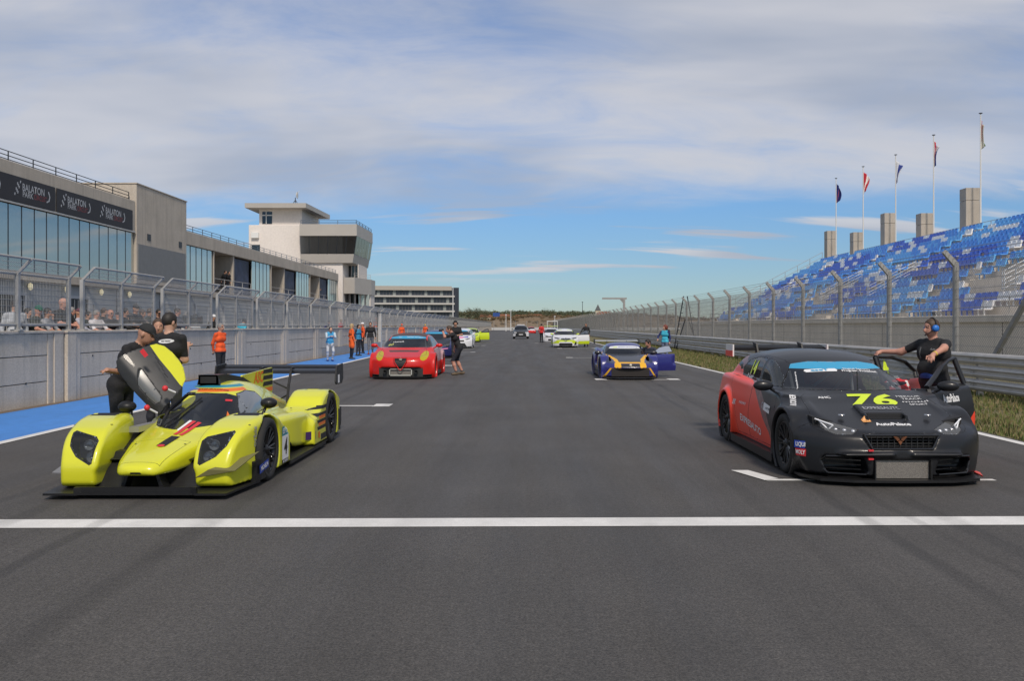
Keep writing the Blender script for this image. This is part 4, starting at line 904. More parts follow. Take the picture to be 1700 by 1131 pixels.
def interior(par, hw, yw, zb, yr, zr, wheel_x, cage=True, sz=1.):
    MB().box(-hw * .72, hw * .72, yw + .12, yw + .5, zb - .34, zb - .06, bev=.04).build('dashboard', INTR, par)
    e = MB().box(-.25, .25, 0, .5, .0, .16, bev=.06).prism([(.40, .05), (.58, .1), (.82, .75), (.70, .80), (.52, .3)], 'x', -.25, .25).box(-.15, .15, .70, .84, .70, .92, bev=.04).build('driver_seat', SEATR, par, loc=(wheel_x, yw + .85, .22), scale=(1, 1, sz))
    MB().lathe([(-.015, .14), (0, .16), (.015, .14), (0, .125), (-.015, .14)], 20, 'y').bar((-.13, 0, 0), (.13, 0, 0), .02).build('steering_wheel', BLACK, par, loc=(wheel_x, yw + .68, zb - .12))
    MB().box(-hw * .8, hw * .8, yw + .1, yr, .12, .18).build('floor', INTR, par)
    if cage:
        c = MB(); h = zr - .09; a = hw * .55
        for s in (-1, 1):
            c.tube([(s * hw * .70, yw + .15, .3), (s * hw * .68, yw + .25, zb - .05), (s * a, yw + .92, h - .03), (s * a, yr - 1.0, h), (s * hw * .6, yr, zb - .2)], .022); c.bar((s * a, yw + 1.6, h), (s * hw * .68, yw + 1.65, .2), .022)
            c.bar((s * hw * .68, yw + .4, .35), (s * hw * .70, yw + 1.6, .75), .02)
        c.bar((-a, yw + .92, h - .03), (a, yw + .92, h - .03), .022).bar((-a, yw + 1.6, h), (a, yw + 1.6, h), .022).bar((-a, yw + 1.6, h), (hw * .62, yw + 1.7, .3), .022).bar((a, yw + 1.6, h), (-hw * .62, yw + 1.7, .3), .022); c.build('roll_cage', CAGE, par)
def hatch_sdf(P):
    hw = P['hw']; plan, top, roof, side, nose, tail, gw = (pch(P[k]) for k in ('plan', 'top', 'roof', 'side', 'nose', 'tail', 'gw'))
    cr, sw, swr, arch, yw0, yw1, zw = P.get('crown', .05), P.get('sweep', .5), P.get('sweepr', .3), P['arch'], P['axle'][0], P['axle'][1], P['zw']; fl = P.get('flare', .05); bulge = P.get('bulge', .05); wc = P.get('wcurve', .22); cuts = P.get('cuts', ()); adds = P.get('adds', ()); zf = P.get('floor', .10)
    def f(x, y, z):
        a = np.abs(x); q = np.clip(a / hw, 0, 1.2)
        d_side = (a - plan(y) * side(z)) * .98
        zt = top(y) - cr * q ** 2.5 + bulge * np.exp(-((y - yw0) / .5) ** 2 - ((a - hw * .84) / .2) ** 2) + bulge * .6 * np.exp(-((y - yw1) / .5) ** 2 - ((a - hw * .9) / .15) ** 2)
        d = smax(d_side, (z - zt) * .93, P.get('k_sh', .10)); d = smax(d, nose(z) + sw * q ** 3.2 - y, P.get('k_n', .05)); d = smax(d, y - (tail(z) - swr * q ** 4), .05); d = np.maximum(d, zf - z)
        yy = y - wc * a ** 2 * np.clip((P['ymid'] - y) / .6, -1, 1); g = smax((z - roof(yy) + P.get('rcrown', .10) * (a / .6) ** 2.4) * .80, (a - gw(z)) * .95, P.get('k_r', .10)); g = np.maximum(np.maximum(g, .5 - z), np.maximum(P['roof'][0][0] - yy, yy - P['roof'][-1][0]))
        d = smin(d, g, P.get('k_g', .035))
        for yw in (yw0, yw1):
            rr = np.hypot(y - yw, z - zw); d = smin(d, smax(smax(rr - (arch + fl), a - (hw + P.get('flx', .0)), .03), hw * .70 - a, .03), .07)
        for cfun in adds: d = cfun(x, y, z, d)
        for yw in (yw0, yw1):
            rr = np.hypot(y - yw, z - zw); d = smax(d, -np.maximum(rr - arch, hw * .62 - a), .012)
        for cfun in cuts: d = cfun(x, y, z, d)
        return d
    return f
def hatch_skin(P, h):
    f = hatch_sdf(P); hw = P['hw'] + .06
    Pn, F = nets(f, (-hw - h, -.12, .02), (hw + h, P['L'] + .12, P['H'] + .08), h); return Skin(Pn, F)
front = lambda lo=-9, hi=9: (lambda c, n: n.y < -.1 and lo < c.y < hi)
def sidec(s, zmin=0.): return lambda c, n: c.x * s > .2 and n.x * s > .02 and c.z > zmin
upc = lambda c, n: n.z > .15
def mir(poly): return [(-a, b) for a, b in reversed(poly)]
LW = mat('letter_white', (.78, .78, .78), .5); mat('letter_silver', (.36, .37, .39), .4); mat('sticker_blue', (.02, .06, .38), .45); LRD = mat('sticker_red', (.62, .03, .04), .45); mat('sticker_orange', (.75, .36, .12), .5); CYAN = mat('banner_cyan', (.035, .33, .56), .4)
SMOKED = glassmat('smoked_lens', (.045, .046, .048), .26, .03)
# ================================================================ black and red touring car
def cupra():
    PB = mat('satin_black_paint', (.010, .0105, .0125), .40, coat=.22, croughness=.14, spec=.35, var=.1, vscale=3, coords='obj'); PR = mat('orange_red_paint', (.86, .06, .025), .38, coat=.2, croughness=.1); PG = mat('grey_red_halftone', (.20, .09, .085), .4, coat=.3, var=.6, vscale=9, coords='obj')
    P = dict(L=4.42, H=1.33, hw=.965, plan=[(0, .86), (.2, .915), (.55, .95), (.9, .95), (1.6, .925), (2.6, .92), (3.5, .955), (4.1, .92), (4.42, .84)],
             top=[(0, .44), (.10, .505), (.2, .535), (.5, .625), (.9, .745), (1.15, .825), (1.4, .865), (2.5, .90), (3.5, .93), (4.0, .94), (4.3, .91), (4.42, .80)],
             roof=[(.95, .72), (1.2, .845), (1.6, 1.015), (2.0, 1.165), (2.2, 1.225), (2.5, 1.275), (2.8, 1.295), (3.2, 1.295), (3.6, 1.265), (3.85, 1.19), (4.1, 1.02), (4.3, .80)],
             side=[(.05, .90), (.14, .945), (.3, .985), (.48, 1.0), (.62, .985), (.8, .945), (1.0, .90)], nose=[(.03, .10), (.10, .085), (.24, .075), (.36, .08), (.46, .10), (.54, .19), (.62, .40), (.8, .9)],
             tail=[(.05, 4.25), (.3, 4.42), (.7, 4.40), (.9, 4.32), (1.0, 4.25)], gw=[(.5, .80), (.84, .785), (.95, .755), (1.15, .685), (1.25, .63), (1.35, .54)], arch=.365, axle=(.89, 3.56), zw=.325, crown=.035, sweep=.38, flare=.040, bulge=.032, ymid=2.4, wcurve=.20, k_sh=.055, k_r=.06, k_n=.035, rcrown=.065)
    def intake(x, y, z, d):
        a = np.abs(x)
        d = smax(d, -sbox(a, y, z, (.54 + (z - .2) * .3, .18, .20), (.19, .22, .085), .05), .02)       # corner intakes
        d = smax(d, -sbox(a, y, z, (0, .02, .165), (.275, .16, .095), .02), .015)       # radiator mouth
        d = smax(d, -sbox(a, y, z, (0, .06, .435), (.345 + (z - .43) * .5, .13, .062), .02), .015)   # grille
        d = smax(d, -sbox(x, y, z, (0, .40, .655), (.19, .13, .027), .01), .01)
        return d
    def crease(x, y, z, d):
        a = np.abs(x); d = smin(d, sbox(a, y, z, (.45, .10 + .0, .315), (.36, .055, .014), .012) + .5 * np.maximum(0, a - .5) ** 2, .05)
        return smin(d, sbox(x, y - .0, z - .28 * (y - .6), (0, .63, .685), (.225, .17, .020), .015), .04)   # bonnet scoop
    P['adds'] = (crease,); P['cuts'] = (intake,)
    car = thing('touring_car', 'black and red touring car with yellow number 76 and both left doors open', 'car', (3.80, 8.55, 0))
    sk = hatch_skin(P, .019); c = sk.cut; bv = sk.bvh
    M_ = [PB, PR, PG, WGL, SGL, SEAM, LENS, BLACK, mat('banner_cyan', (.035, .33, .56), .4), CARB]
    # printed areas
    c([(1.85, .17), (2.2, .40), (2.45, .56), (2.46, .66), (3.0, .88), (4.5, 1.2), (4.5, .16)], 'x', sidec(1), mi=1)
    for s in (-1,):
        c([(1.40, .17), (1.55, .36), (2.05, .66), (2.42, .86), (3.0, .93), (4.5, 1.2), (4.5, .16)], 'x', sidec(s), mi=1)
        c([(1.40, .17), (1.36, .30), (1.75, .66), (2.15, .86), (2.9, .95), (3.6, 1.26), (3.85, 1.22), (3.3, .96), (2.42, .86), (2.05, .66), (1.55, .36)], 'x', sidec(s), mi=2)
    c([(-1, 3.95), (1, 3.95), (1, 4.6), (-1, 4.6)], 'z', lambda q, n: q.z < 1.0, mi=1)
    # glazing
    ws = [(-.745, .865), (.745, .865), (.70, .93), (.505, 1.135), (.30, 1.165), (-.30, 1.165), (-.505, 1.135), (-.70, .93)]
    wf = c(ws, 'y', lambda q, n: n.y < -.1 and .9 < q.y < 2.4 and q.z > .8, 'windscreen', 3); sk.seam(wf, .016, 5)
    c([(-.6, 1.085), (.6, 1.085), (.6, 1.19), (-.6, 1.19)], 'y', lambda q, n: n.y < -.1 and 1.2 < q.y < 2.4, 'sun_strip', 8, only=['windscreen'])
    fw = [(1.55, .875), (2.04, 1.09), (2.22, 1.155), (2.41, 1.19), (2.41, .885)]; rw = [(2.49, .89), (2.49, 1.195), (2.85, 1.195), (3.18, 1.15), (3.40, 1.03), (3.32, .93)]
    fd = [(1.36, .20), (1.31, .55), (1.36, .84), (1.50, .89), (2.0, 1.115), (2.2, 1.175), (2.45, 1.21), (2.45, .20)]; rd = [(2.455, .20), (2.455, 1.21), (2.88, 1.205), (3.2, 1.145), (3.45, 1.01), (3.38, .80), (3.08, .52), (2.98, .20)]
    fdo = [(1.36, .20), (1.31, .55), (1.36, .84), (1.50, .885), (2.45, .895), (2.45, .20)]; rdo = [(2.455, .20), (2.455, .895), (3.38, .905), (3.38, .80), (3.08, .52), (2.98, .20)]
    a = c(fd, 'x', sidec(-1), 'fdl', only=['body']); sk.seam(a, .005, 5); b_ = c(rd, 'x', sidec(-1), 'rdl', only=['body']); sk.seam(b_, .005, 5)
    g = c(fw, 'x', sidec(-1), 'fwl', 4, only=['fdl']); sk.seam(g, .012, 7); g = c(rw, 'x', sidec(-1), 'rwl', 4, only=['rdl']); sk.seam(g, .012, 7)
    c([(3.42, 1.0), (3.5, 1.09), (3.62, 1.10), (3.52, 1.0)], 'x', sidec(-1), 'qwl', 4, only=['body'])
    c(fdo, 'x', sidec(1), 'fdr', only=['body']); c(rdo, 'x', sidec(1), 'rdr', only=['body'])
    sk.drop(c([(1.50, .885), (2.0, 1.115), (2.2, 1.175), (2.45, 1.205), (2.45, .895)], 'x', sidec(1, .86), only=['body'])); sk.drop(c([(2.455, .895), (2.455, 1.205), (2.88, 1.20), (3.2, 1.14), (3.40, 1.0), (3.34, .905)], 'x', sidec(1, .86), only=['body']))
    # bonnet, lamps
    bo = c([(-.60, .30), (-.33, .17), (.33, .17), (.60, .30), (.74, .62), (.70, 1.08), (.62, 1.20), (-.62, 1.20), (-.70, 1.08), (-.74, .62)], 'z', lambda q, n: n.z > .3 and q.z < .95, 'bonnet'); sk.seam(bo, .005, 5)
    fb = c([(-.2, .02), (.50, .02), (.50, .585), (.30, .515), (-.2, .515)], 'x', lambda q, n: q.y < .7, 'front_bumper', only=['body']); sk.seam(fb, .005, 5)
    hl_ = [(.375, .545), (.47, .50), (.62, .495), (.70, .53), (.785, .655), (.74, .655), (.60, .605)]
    for p, nm in ((hl_, 'hr'), (mir(hl_), 'hl')):
        q = c(p, 'y', lambda k, n: n.y < -.05 and k.y < 1.0, nm, 6); sk.seam(q, .008, 7)
    ren = {'fdl': 'front_door', 'fdr': 'front_door', 'rdl': 'rear_door', 'rdr': 'rear_door', 'fwl': 'window', 'rwl': 'window', 'qwl': 'quarter_window', 'qwr': 'quarter_window', 'hl': 'headlight', 'hr': 'headlight'}
    def hinge(y, x, ang):
        return Matrix.Translation((x, y, 0)) @ Matrix.Rotation(ang, 4, 'Z') @ Matrix.Translation((-x, -y, 0))
    HF, HR_ = hinge(1.36, .90, R(-50)), hinge(2.455, .885, R(-50)); xf = {'fdr': HF, 'rdr': HR_}
    res = sk.out(M_, car, rename=ren, parents={'fwl': 'fdl', 'rwl': 'rdl', 'sun_strip': 'windscreen'}, xf=xf, thick={'fdr': .045, 'rdr': .045})
    for k in ('fwl', 'rwl', 'sun_strip'):
        if k in res: res[k].parent = res[{'fwl': 'fdl', 'rwl': 'rdl', 'sun_strip': 'windscreen'}[k]]
    gwf = pch(P['gw'])
    def frame(par, H, pts, glass):
        q = [H @ Vector((float(gwf(z)) + .012, y, z)) for y, z in pts]; b = MB()
        for i in range(len(q) - 1): b.bar(q[i], q[i + 1], .032 if i < len(q) - 2 else .045, 0, 8, flat=.7)
        b.build('window_frame', PB, par)
        if glass:
            m_ = meshdata('window', [tuple(p) for p in q], [list(range(len(q)))], SGL); return obj('window', m_, par)
    frame(res['fdr'], HF, [(1.46, .885), (1.75, 1.0), (2.02, 1.115), (2.22, 1.17), (2.43, 1.20), (2.45, .885)], False); res['rwr'] = frame(res['rdr'], HR_, [(3.36, .905), (3.38, .99), (3.2, 1.12), (2.88, 1.185), (2.48, 1.20), (2.47, .885)], True)
    res['fdr']['label'] = 'open black front door with red lower corner'; res['rdr']['label'] = 'open rear door with red and white print'
    # lamp innards
    for s in (-1, 1):
        b = MB(); b.tube([(s * .755, .44, .635), (s * .62, .295, .585), (s * .655, .33, .535), (s * .73, .42, .63)], .008); b.build('lamp_strip', DRL, res['hl' if s < 0 else 'hr'])
        b = MB()
        for i in range(3): b.sphere((s * (.59 - .075 * i), .30 - .035 * i, .535 - .004 * i), .023, n=10, k=6)
        b.build('projector', LAMPW, res['hl' if s < 0 else 'hr']); MB().box(-.01, .01, 0, .3, -.09, .07).build('housing', BLACK, res['hl' if s < 0 else 'hr'], loc=(s * .72, .42, .56))
        MB().prism([(s * .36, .50), (s * .36, .56), (s * .78, .66), (s * .76, .50)], 'y', .46, .60).build('lamp_tub', BLACK, res['hl' if s < 0 else 'hr'])
    # nose furniture
    MB().box(-.27, .27, .105, .13, .075, .255).build('radiator', MESHG, car); MB().box(-.285, -.272, .06, .22, .07, .26).box(.272, .285, .06, .22, .07, .26).build('duct_wall', CARB, car)
    g = MB()
    for i in range(4): g.box(-.36, .36, .155, .175, .385 + i * .03, .392 + i * .03)
    for i in range(13): g.box(-.345 + i * .0575, -.339 + i * .0575, .15, .17, .375, .50)
    g.build('grille', mat('grille_black', (.03, .03, .031), .5), car); MB().box(-.40, .40, .19, .21, .36, .51).build('grille_back', BLACK, car)
    GB = mat('gloss_black_trim', (.012, .012, .013), .12, coat=.5)
    MB().tube([(-.375, .105, .505), (.375, .105, .505), (.30, .085, .37), (-.30, .085, .37), (-.375, .105, .505)], .012, 0, 8).build('grille_frame', GB, car)
    for s in (-1, 1):
        MB().tube([(s * .34, .075, .30), (s * .72, .205, .285), (s * .78, .30, .20), (s * .70, .215, .115), (s * .36, .09, .115)], .010, 0, 8).build('intake_frame', GB, car)
        for i in range(3): MB().box(-.17, .17, -.004, .004, -.006, .006).build('intake_slat', GB, car, loc=(s * .53, .26, .15 + .045 * i), rot=(0, 0, s * .42))
    COP = mat('copper_badge', (.42, .17, .09), .3, .85)
    em = [[(0, -.052), (.022, -.018), (.0, -.006), (-.022, -.018)], [(.004, .002), (.028, -.012), (.075, .04), (.046, .037), (.02, .022)], [(-.004, .002), (-.02, .022), (-.046, .037), (-.075, .04), (-.028, -.012)]]
    e = decal('badge', polymesh(em), COP, car, (0, .14, .455), (1, 0, 0), (0, 0, 1)); e.modifiers.new('t', 'SOLIDIFY').thickness = .015
    # splitter, skirts, wing, mirrors, aerial
    pts = [(-.93, .60), (-.92, .42), (-.80, .14), (-.5, .025), (0, 0), (.5, .025), (.80, .14), (.92, .42), (.93, .60), (.7, .66), (-.7, .66)]
    MB().prism(pts, 'z', .045, .070).build('splitter', CARB, car); MB().prism([(.86, .20), (.945, .42), (.95, .5), (.90, .45)], 'z', .07, .085).build('splitter_tip', PR, car)
    for s in (-1, 1):
        MB().prism([(s * .965, 1.27), (s * .965, 3.18), (s * .80, 3.18), (s * .80, 1.27)], 'z', .055, .155).build('side_skirt', CARB, car)
        MB().prism([(1.26, .06), (1.36, .06), (1.33, .30), (1.27, .34)], 'x', s * .90, s * .955).build('arch_blade', CARB, car)
    MB().prism([(4.20, 1.235), (4.50, 1.265), (4.52, 1.31), (4.48, 1.315), (4.30, 1.295), (4.20, 1.275)], 'x', -.68, .68).build('rear_wing', mat('wing_black', (.008, .008, .009), .6, spec=.25), car)
    for s in (-1, 1):
        o = MB().box(s * .68, s * .70, 4.15, 4.58, 1.15, 1.325).build('wing_endplate', WHITE, car)
        MB().box(s * .701, s * .704, 4.15, 4.58, 1.15, 1.235).build('endplate_band', PR, o); MB().prism([(4.08, 1.10), (4.14, 1.10), (4.42, 1.36), (4.22, 1.34)], 'x', s * .33 - .012, s * .33 + .012).build('wing_strut', CARB, car)
    mirror_cap(car, -.965, 1.60, .90, PB, -1, .24); m = mirror_cap(car, .0, 0, 0, PB, 1, .24); m.location = HF @ Vector((.97, 1.60, .90)); m.rotation_euler = (0, 0, R(-20)); m.parent = res['fdr']
    for y, z, r in ((.89, .325, .325), (3.56, .325, .325)):
        for s in (-1, 1): wheel(car, s * .83, y, z, r, .25, s, 9)
    for s in (-1, 1): MB().lathe([(0, .0), (.006, .012), (.01, .03), (.0, .034)], 12, 'z', (s * .45, .52, .665)).build('bonnet_pin', CHROME, car)
    MB().box(-.17, .17, .528, .532, .63, .68).build('scoop_mouth', BLACK, car)
    interior(car, .93, 1.25, .86, 3.6, 1.26, -.36); MB().bar((.0, .0, 0), (0, .02, .22), .006).build('wiper', BLACK, car, loc=(-.02, 1.19, .87))
    MB().prism([(1.24, .52), (1.3, .50), (1.44, .86), (1.40, .87)], 'x', .86, .9).build('hinge_pillar', CARB, car)
    # inner side of the doorway
    MB().box(.60, .62, 1.3, 3.2, .15, .5).build('inner_sill', INTR, car)
    # lettering
    YEL = mat('number_yellow', (.62, .78, .03), .45); WT = mat('letter_white', (.78, .78, .78), .5); SI = mat('letter_silver', (.36, .37, .39), .4); BL = mat('sticker_blue', (.02, .06, .38), .45); RD = mat('sticker_red', (.62, .03, .04), .45); OR = mat('sticker_orange', (.75, .36, .12), .5)
    U, V, T = (1, 0, 0), (0, .96, .28), (0, 0, 1); up = (0, -.3, 1)
    def hood(txt, sz, x, y, m, w=None, bold=.02, sh=0.): return decal('lettering', textmesh(txt, sz, bold, sh, width=w), m, res['bonnet'], (x, y, .75), (1, 0, 0), (0, 1, 0), bv, D=(0, 0, 1), off=.005)
    hood('76', .40, .06, .985, YEL, .52, .03, .15); hood('EXPRESAUTO', .10, .03, .66, SI, .40, .01); hood('AutoPalace', .10, .02, .36, WT, .36, .03); hood('AHC', .08, -.44, 1.07, WT, .14, .02)
    decal('sticker', rect(.085, .06), OR, res['bonnet'], (-.22, .45, .8), (1, .12, 0), (-.12, 1, 0), bv, D=(0, 0, 1)); hood('BO', .05, -.22, .45, BLACK, .06)
    for i, w in enumerate((.26, .22, .28, .2)): hood(('MERCUR', 'TRACK', 'motul', 'SPORT')[i], .055, .50 + .01 * i, 1.10 - .07 * i, WT, w, .0)
    o = decal('lettering', textmesh('BRUCKNER', .10, .03, .2, width=.30), WT, car, (-.80, .99, .75), (.35, .9, 0), (-.9, .35, .25), bv, D=(-.3, 0, 1), off=.006)
    st = res['sun_strip']; decal('logo_plate', polymesh([[(-.17 + .0, -.03), (.17, -.03), (.19, 0), (.17, .03), (-.17, .03), (-.19, 0)]]), WT, st, (-.235, 1.6, 1.118), U, up, bv, D=(0, -1, .3), off=.004)
    decal('lettering', textmesh('eseT', .062, .03, width=.20), mat('banner_cyan'), st, (-.25, 1.6, 1.119), U, up, bv, D=(0, -1, .3), off=.007)
    decal('lettering', textmesh('Digital Security', .042, .01, width=.34), WT, st, (.20, 1.6, 1.138), U, up, bv, D=(0, -1, .3)); decal('lettering', textmesh('Progress. Protected.', .046, .03, width=.44), WT, st, (.22, 1.6, 1.103), U, up, bv, D=(0, -1, .3))
    def flank(txt, sz, y, z, m, par, w=None, bold=.02, sh=0., tilt=0., s=-1):
        return decal('lettering', textmesh(txt, sz, bold, sh, width=w), m, par, (s * .9, y, z), (0, s, tilt), (0, -tilt * s, 1), bv, D=(s, 0, 0), off=.005)
    flank('14', .24, 2.86, 1.045, YEL, res['rwl'], .24, .03, .15); flank('P. Koudy', .08, 2.92, .935, WT, res['rwl'], .28, .01)
    flank('EXPRESAUTO', .12, 2.35, .36, WT, res['body'], .95, .02, 0., -.10); flank('news', .07, 2.75, .60, WT, res['rdl'], .3, 0, .2); flank('RK', .10, 3.1, .58, WT, res['body'], .14, .02, .3)
    for t, y in (('drtima', 2.85), ('motec', 2.30), ('BUDOZ', 1.85), ('NGK', 1.5)): flank(t, .055, y, .115, WT, car, .22, .02)
    decal('sticker', rect(.27, .09), WT, res['fdl'], (-.9, 1.66, .63), (0, -1, -.1), (0, -.1, 1), bv, D=(-1, 0, 0)); flank('Q|', .09, 1.84, .65, SI, res['fdl'], .1, .03); flank('europe', .045, 1.60, .63, BLACK, res['fdl'], .18, .01)
    decal('sticker', rect(.13, .075), BL, car, (-.87, .46, .375), (.62, -.78, 0), T, bv, D=(-.75, -.66, 0)); decal('sticker', rect(.13, .075), RD, car, (-.85, .46, .295), (.62, -.78, 0), T, bv, D=(-.75, -.66, 0))
    for t, z in (('LIQUI', .375), ('MOLY', .295)): decal('lettering', textmesh(t, .06, .03, width=.115), WT, car, (-.85, .46, z), (.62, -.78, 0), T, bv, D=(-.75, -.66, 0), off=.008)
    decal('pillar_lettering', textmesh('motorsports.cz', .05, .03, width=.42), WT, car, (-.66, 1.60, 1.0), (.12, .88, .48), (-.55, -.3, .75), bv, D=(-.8, -.4, .35), off=.005)
    for z, x in ((.36, -.33), (.275, -.33)): MB().box(-.025, .025, -.012, .012, -.008, .008).build('tow_marker', RD, car, loc=(x, .055, z))
    # open-door lettering: placed in closed position, turned with the door
    def door(txt, sz, y, z, m, par, H, w, bold=.02, shp=None):
        o = decal('lettering', shp or textmesh(txt, sz, bold, width=w), m, par, (.9, y, z), (0, 1, 0), T, bv, D=(1, 0, 0), off=.006)
        for v in o.data.vertices: v.co = H @ v.co
        return o
    door('AutoPalace', .13, 1.86, .74, WT, res['fdr'], HF, .42, .03); door('', 0, 1.80, .58, WT, res['fdr'], HF, 0, shp=rect(.34, .11)); door('', 0, 1.58, .58, RD, res['fdr'], HF, 0, shp=rect(.09, .11)); door('drtima europe', .05, 1.84, .58, BLACK, res['fdr'], HF, .26, .0)
    door('OF', .20, 2.1, .40, PG, res['fdr'], HF, .44, .03); door('4', .26, 2.64, 1.05, YEL, res['rwr'], HR_, .14, .03)
    door('', 0, 2.72, .74, RD, res['rdr'], HR_, 0, shp=rect(.52, .30)); door('RU', .34, 2.74, .74, WT, res['rdr'], HR_, .46, .03); door('', 0, 2.84, .925, WT, res['rwr'], HR_, 0, shp=rect(.12, .04)); door('', 0, 2.84, .89, RD, res['rwr'], HR_, 0, shp=rect(.12, .035))
    return car
# ================================================================ yellow closed-cockpit sports prototype
def prototype():
    YL = mat('lemon_yellow_paint', (.66, .665, .022), .28, coat=.6, croughness=.06, var=.03, vscale=2, coords='obj'); TEAL = mat('teal_print', (.03, .25, .33), .4); ORG = mat('orange_print', (.75, .17, .015), .4); WT = mat('letter_white'); RD = mat('sticker_red')
    car = thing('prototype_race_car', 'yellow closed cockpit prototype race car with number 4 and raised door', 'race car', (-3.54, 7.94, 0))
    fc = pch([(.2, .62), (1.0, .725), (1.2, .745), (1.42, .815), (1.8, .835)]); fh = pch([(.1, .155), (.3, .185), (.6, .215), (1.0, .225), (1.2, .205), (1.42, .135), (1.8, .112)]); ft = pch([(.2, .44), (.35, .54), (.55, .615), (.8, .672), (1.05, .692), (1.3, .66), (1.55, .55), (1.8, .43)]); ff = pch([(.05, .29), (.13, .215), (.25, .205), (.38, .25), (.5, .34), (.6, .47), (.7, .7)])
    rt = pch([(2.9, .40), (3.3, .52), (3.55, .67), (3.8, .735), (4.1, .72), (4.35, .66), (4.5, .60)])
    nw = pch([(0, .05), (.03, .15), (.12, .215), (.45, .305), (.9, .41), (1.3, .46), (2.0, .46)]); nt = pch([(0, .27), (.05, .31), (.2, .365), (.5, .44), (.8, .505), (1.1, .555), (1.5, .60), (2.2, .62)]); nb = pch([(0, .25), (.06, .215), (.3, .215), (.8, .25), (1.4, .2)])
    ct = pch([(.78, .40), (.95, .515), (1.2, .615), (1.5, .735), (1.75, .83), (1.95, .895), (2.15, .935), (2.4, .945), (2.7, .925), (3.1, .86), (3.6, .74), (4.1, .63), (4.45, .56)]); cw = pch([(.3, .50), (.55, .485), (.7, .45), (.85, .375), (.95, .28), (1.05, .12)]); cp = pch([(.7, .70), (1.0, .9), (1.4, 1.0), (2.3, 1.0), (3.0, .82), (3.8, .58), (4.5, .42)])
    sw = pch([(1.55, .50), (1.8, .62), (2.1, .74), (2.6, .83), (3.2, .86), (3.7, .86)]); st = pch([(1.5, .50), (1.9, .54), (2.5, .545), (3.0, .53), (3.6, .50)]); sb = pch([(1.5, .50), (1.75, .44), (2.1, .28), (2.4, .17), (2.8, .12), (3.7, .12)])
    def f(x, y, z):
        a = np.abs(x)
        d1 = smax(np.abs(a - fc(y)) - fh(y), (z - ft(y) + .35 * np.maximum(np.abs(a - fc(y)) - .08, 0) ** 2) * .85, .075); d1 = smax(d1, (ff(z) - y) * .9, .045); d1 = np.maximum(np.maximum(d1, y - 1.80), .085 - z)
        d1 = smax(d1, -sbox(a, y, z, (.30, .2, .12), (.16, 1.2, .12), .05), .05)
        rr = np.hypot(y - 1.03, z - .325); d1 = smax(d1, -np.maximum(rr - .352, .60 - a), .012)
        d2 = smax(np.abs(a - .70) - .245, (z - rt(y) + .4 * np.maximum(np.abs(a - .70) - .1, 0) ** 2) * .9, .07); d2 = smax(np.maximum(d2, .10 - z), np.maximum(2.95 - y, y - 4.5), .05); rr = np.hypot(y - 3.95, z - .34); d2 = smax(d2, -np.maximum(rr - .372, .60 - a), .012); d2 = smax(d2, -sbox(a, y, z, (.68, 3.95, .75), (.10, .16, .12), .03), .01)
        d3 = smax(a - nw(y), (z - nt(y) + .25 * (a / .4) ** 2 * .25) * .95, .075); d3 = smax(d3, nb(y) - z, .04); d3 = smax(d3, np.maximum(-y, y - 2.3), .05)
        yy = y - .32 * a ** 2 * np.clip((2.0 - y) / .5, 0, 1); d4 = smax((z - ct(yy) + .12 * (a / .4) ** 2.6) * .85, (a - cw(z) * cp(y)) * .93, .09); d4 = np.maximum(np.maximum(d4, .30 - z), np.maximum(.78 - yy, y - 4.45))
        d5 = smax(a - sw(y), z - st(y), .10); d5 = smax(d5, (sb(y) - z) * .8, .05); d5 = smax(d5, np.maximum(1.55 - y, y - 3.6), .05)
        d = smin(d3, d4, .05); d = smin(d, d5, .06); d = smin(d, d2, .06); return np.minimum(d, d1)
    Pn, F = nets(f, (-1.02, -.08, .03), (1.02, 4.6, 1.02), .019); sk = Skin(Pn, F); c = sk.cut; bv = sk.bvh
    M_ = [YL, WGL, mat('silver_side_glass', (.16, .18, .21), .08, spec=.8), SEAM, SMOKED, BLACK, TEAL, ORG, CARB]
    # panels and panes
    ws = [(-.45, .60), (-.30, .553), (0, .535), (.30, .553), (.45, .60), (.455, .66), (.34, .80), (.22, .838), (0, .848), (-.22, .838), (-.34, .80), (-.455, .66)]
    w = c(ws, 'y', lambda q, n: n.y < -.12 and .7 < q.y < 2.2 and q.z > .5, 'windscreen', 1); sk.seam(w, .014, 5)
    for s, nm in ((1, 'wr'), (-1, 'dl')):
        p = [(1.62, .60), (1.72, .70), (1.92, .83), (2.15, .855), (2.38, .82), (2.50, .70), (2.36, .60), (2.0, .575)] if s > 0 else [(1.30, .60), (1.45, .68), (1.85, .88), (2.2, .905), (2.5, .86), (2.62, .70), (2.5, .60)]
        q = c(p, 'x', lambda k, n, s=s: k.x * s > .1 and n.x * s > .1, nm, 2)
        if s > 0: sk.seam(q, .012, 5)
        else: sk.drop(q)
    c([(-.44, .853), (.44, .853), (.44, .885), (-.44, .885)], 'y', lambda q, n: 1.5 < q.y < 2.2 and n.z > .1, mi=7); c([(-.44, .893), (.44, .893), (.44, .918), (-.44, .918)], 'y', lambda q, n: 1.5 < q.y < 2.3 and n.z > .1, mi=6)
    nz = c([(-.19, .10), (.19, .10), (.27, .66), (-.27, .66)], 'z', lambda q, n: n.z > .1 and q.z > .2 and abs(q.x) < .38, 'nose_panel'); sk.seam(nz, .004, 3)
    hp = [(.492, .50), (.53, .535), (.765, .585), (.785, .57), (.745, .455), (.66, .36), (.52, .285), (.497, .30)]
    for p, nm in ((hp, 'hr'), (mir(hp), 'hl')): q = c(p, 'y', lambda k, n: n.y < -.02 and k.y < .85, nm, 4); sk.seam(q, .014, 5)
    c([(-.06, .045), (.06, .045), (.055, .065), (-.055, .065)], 'y', lambda k, n: k.y < .3, mi=5)
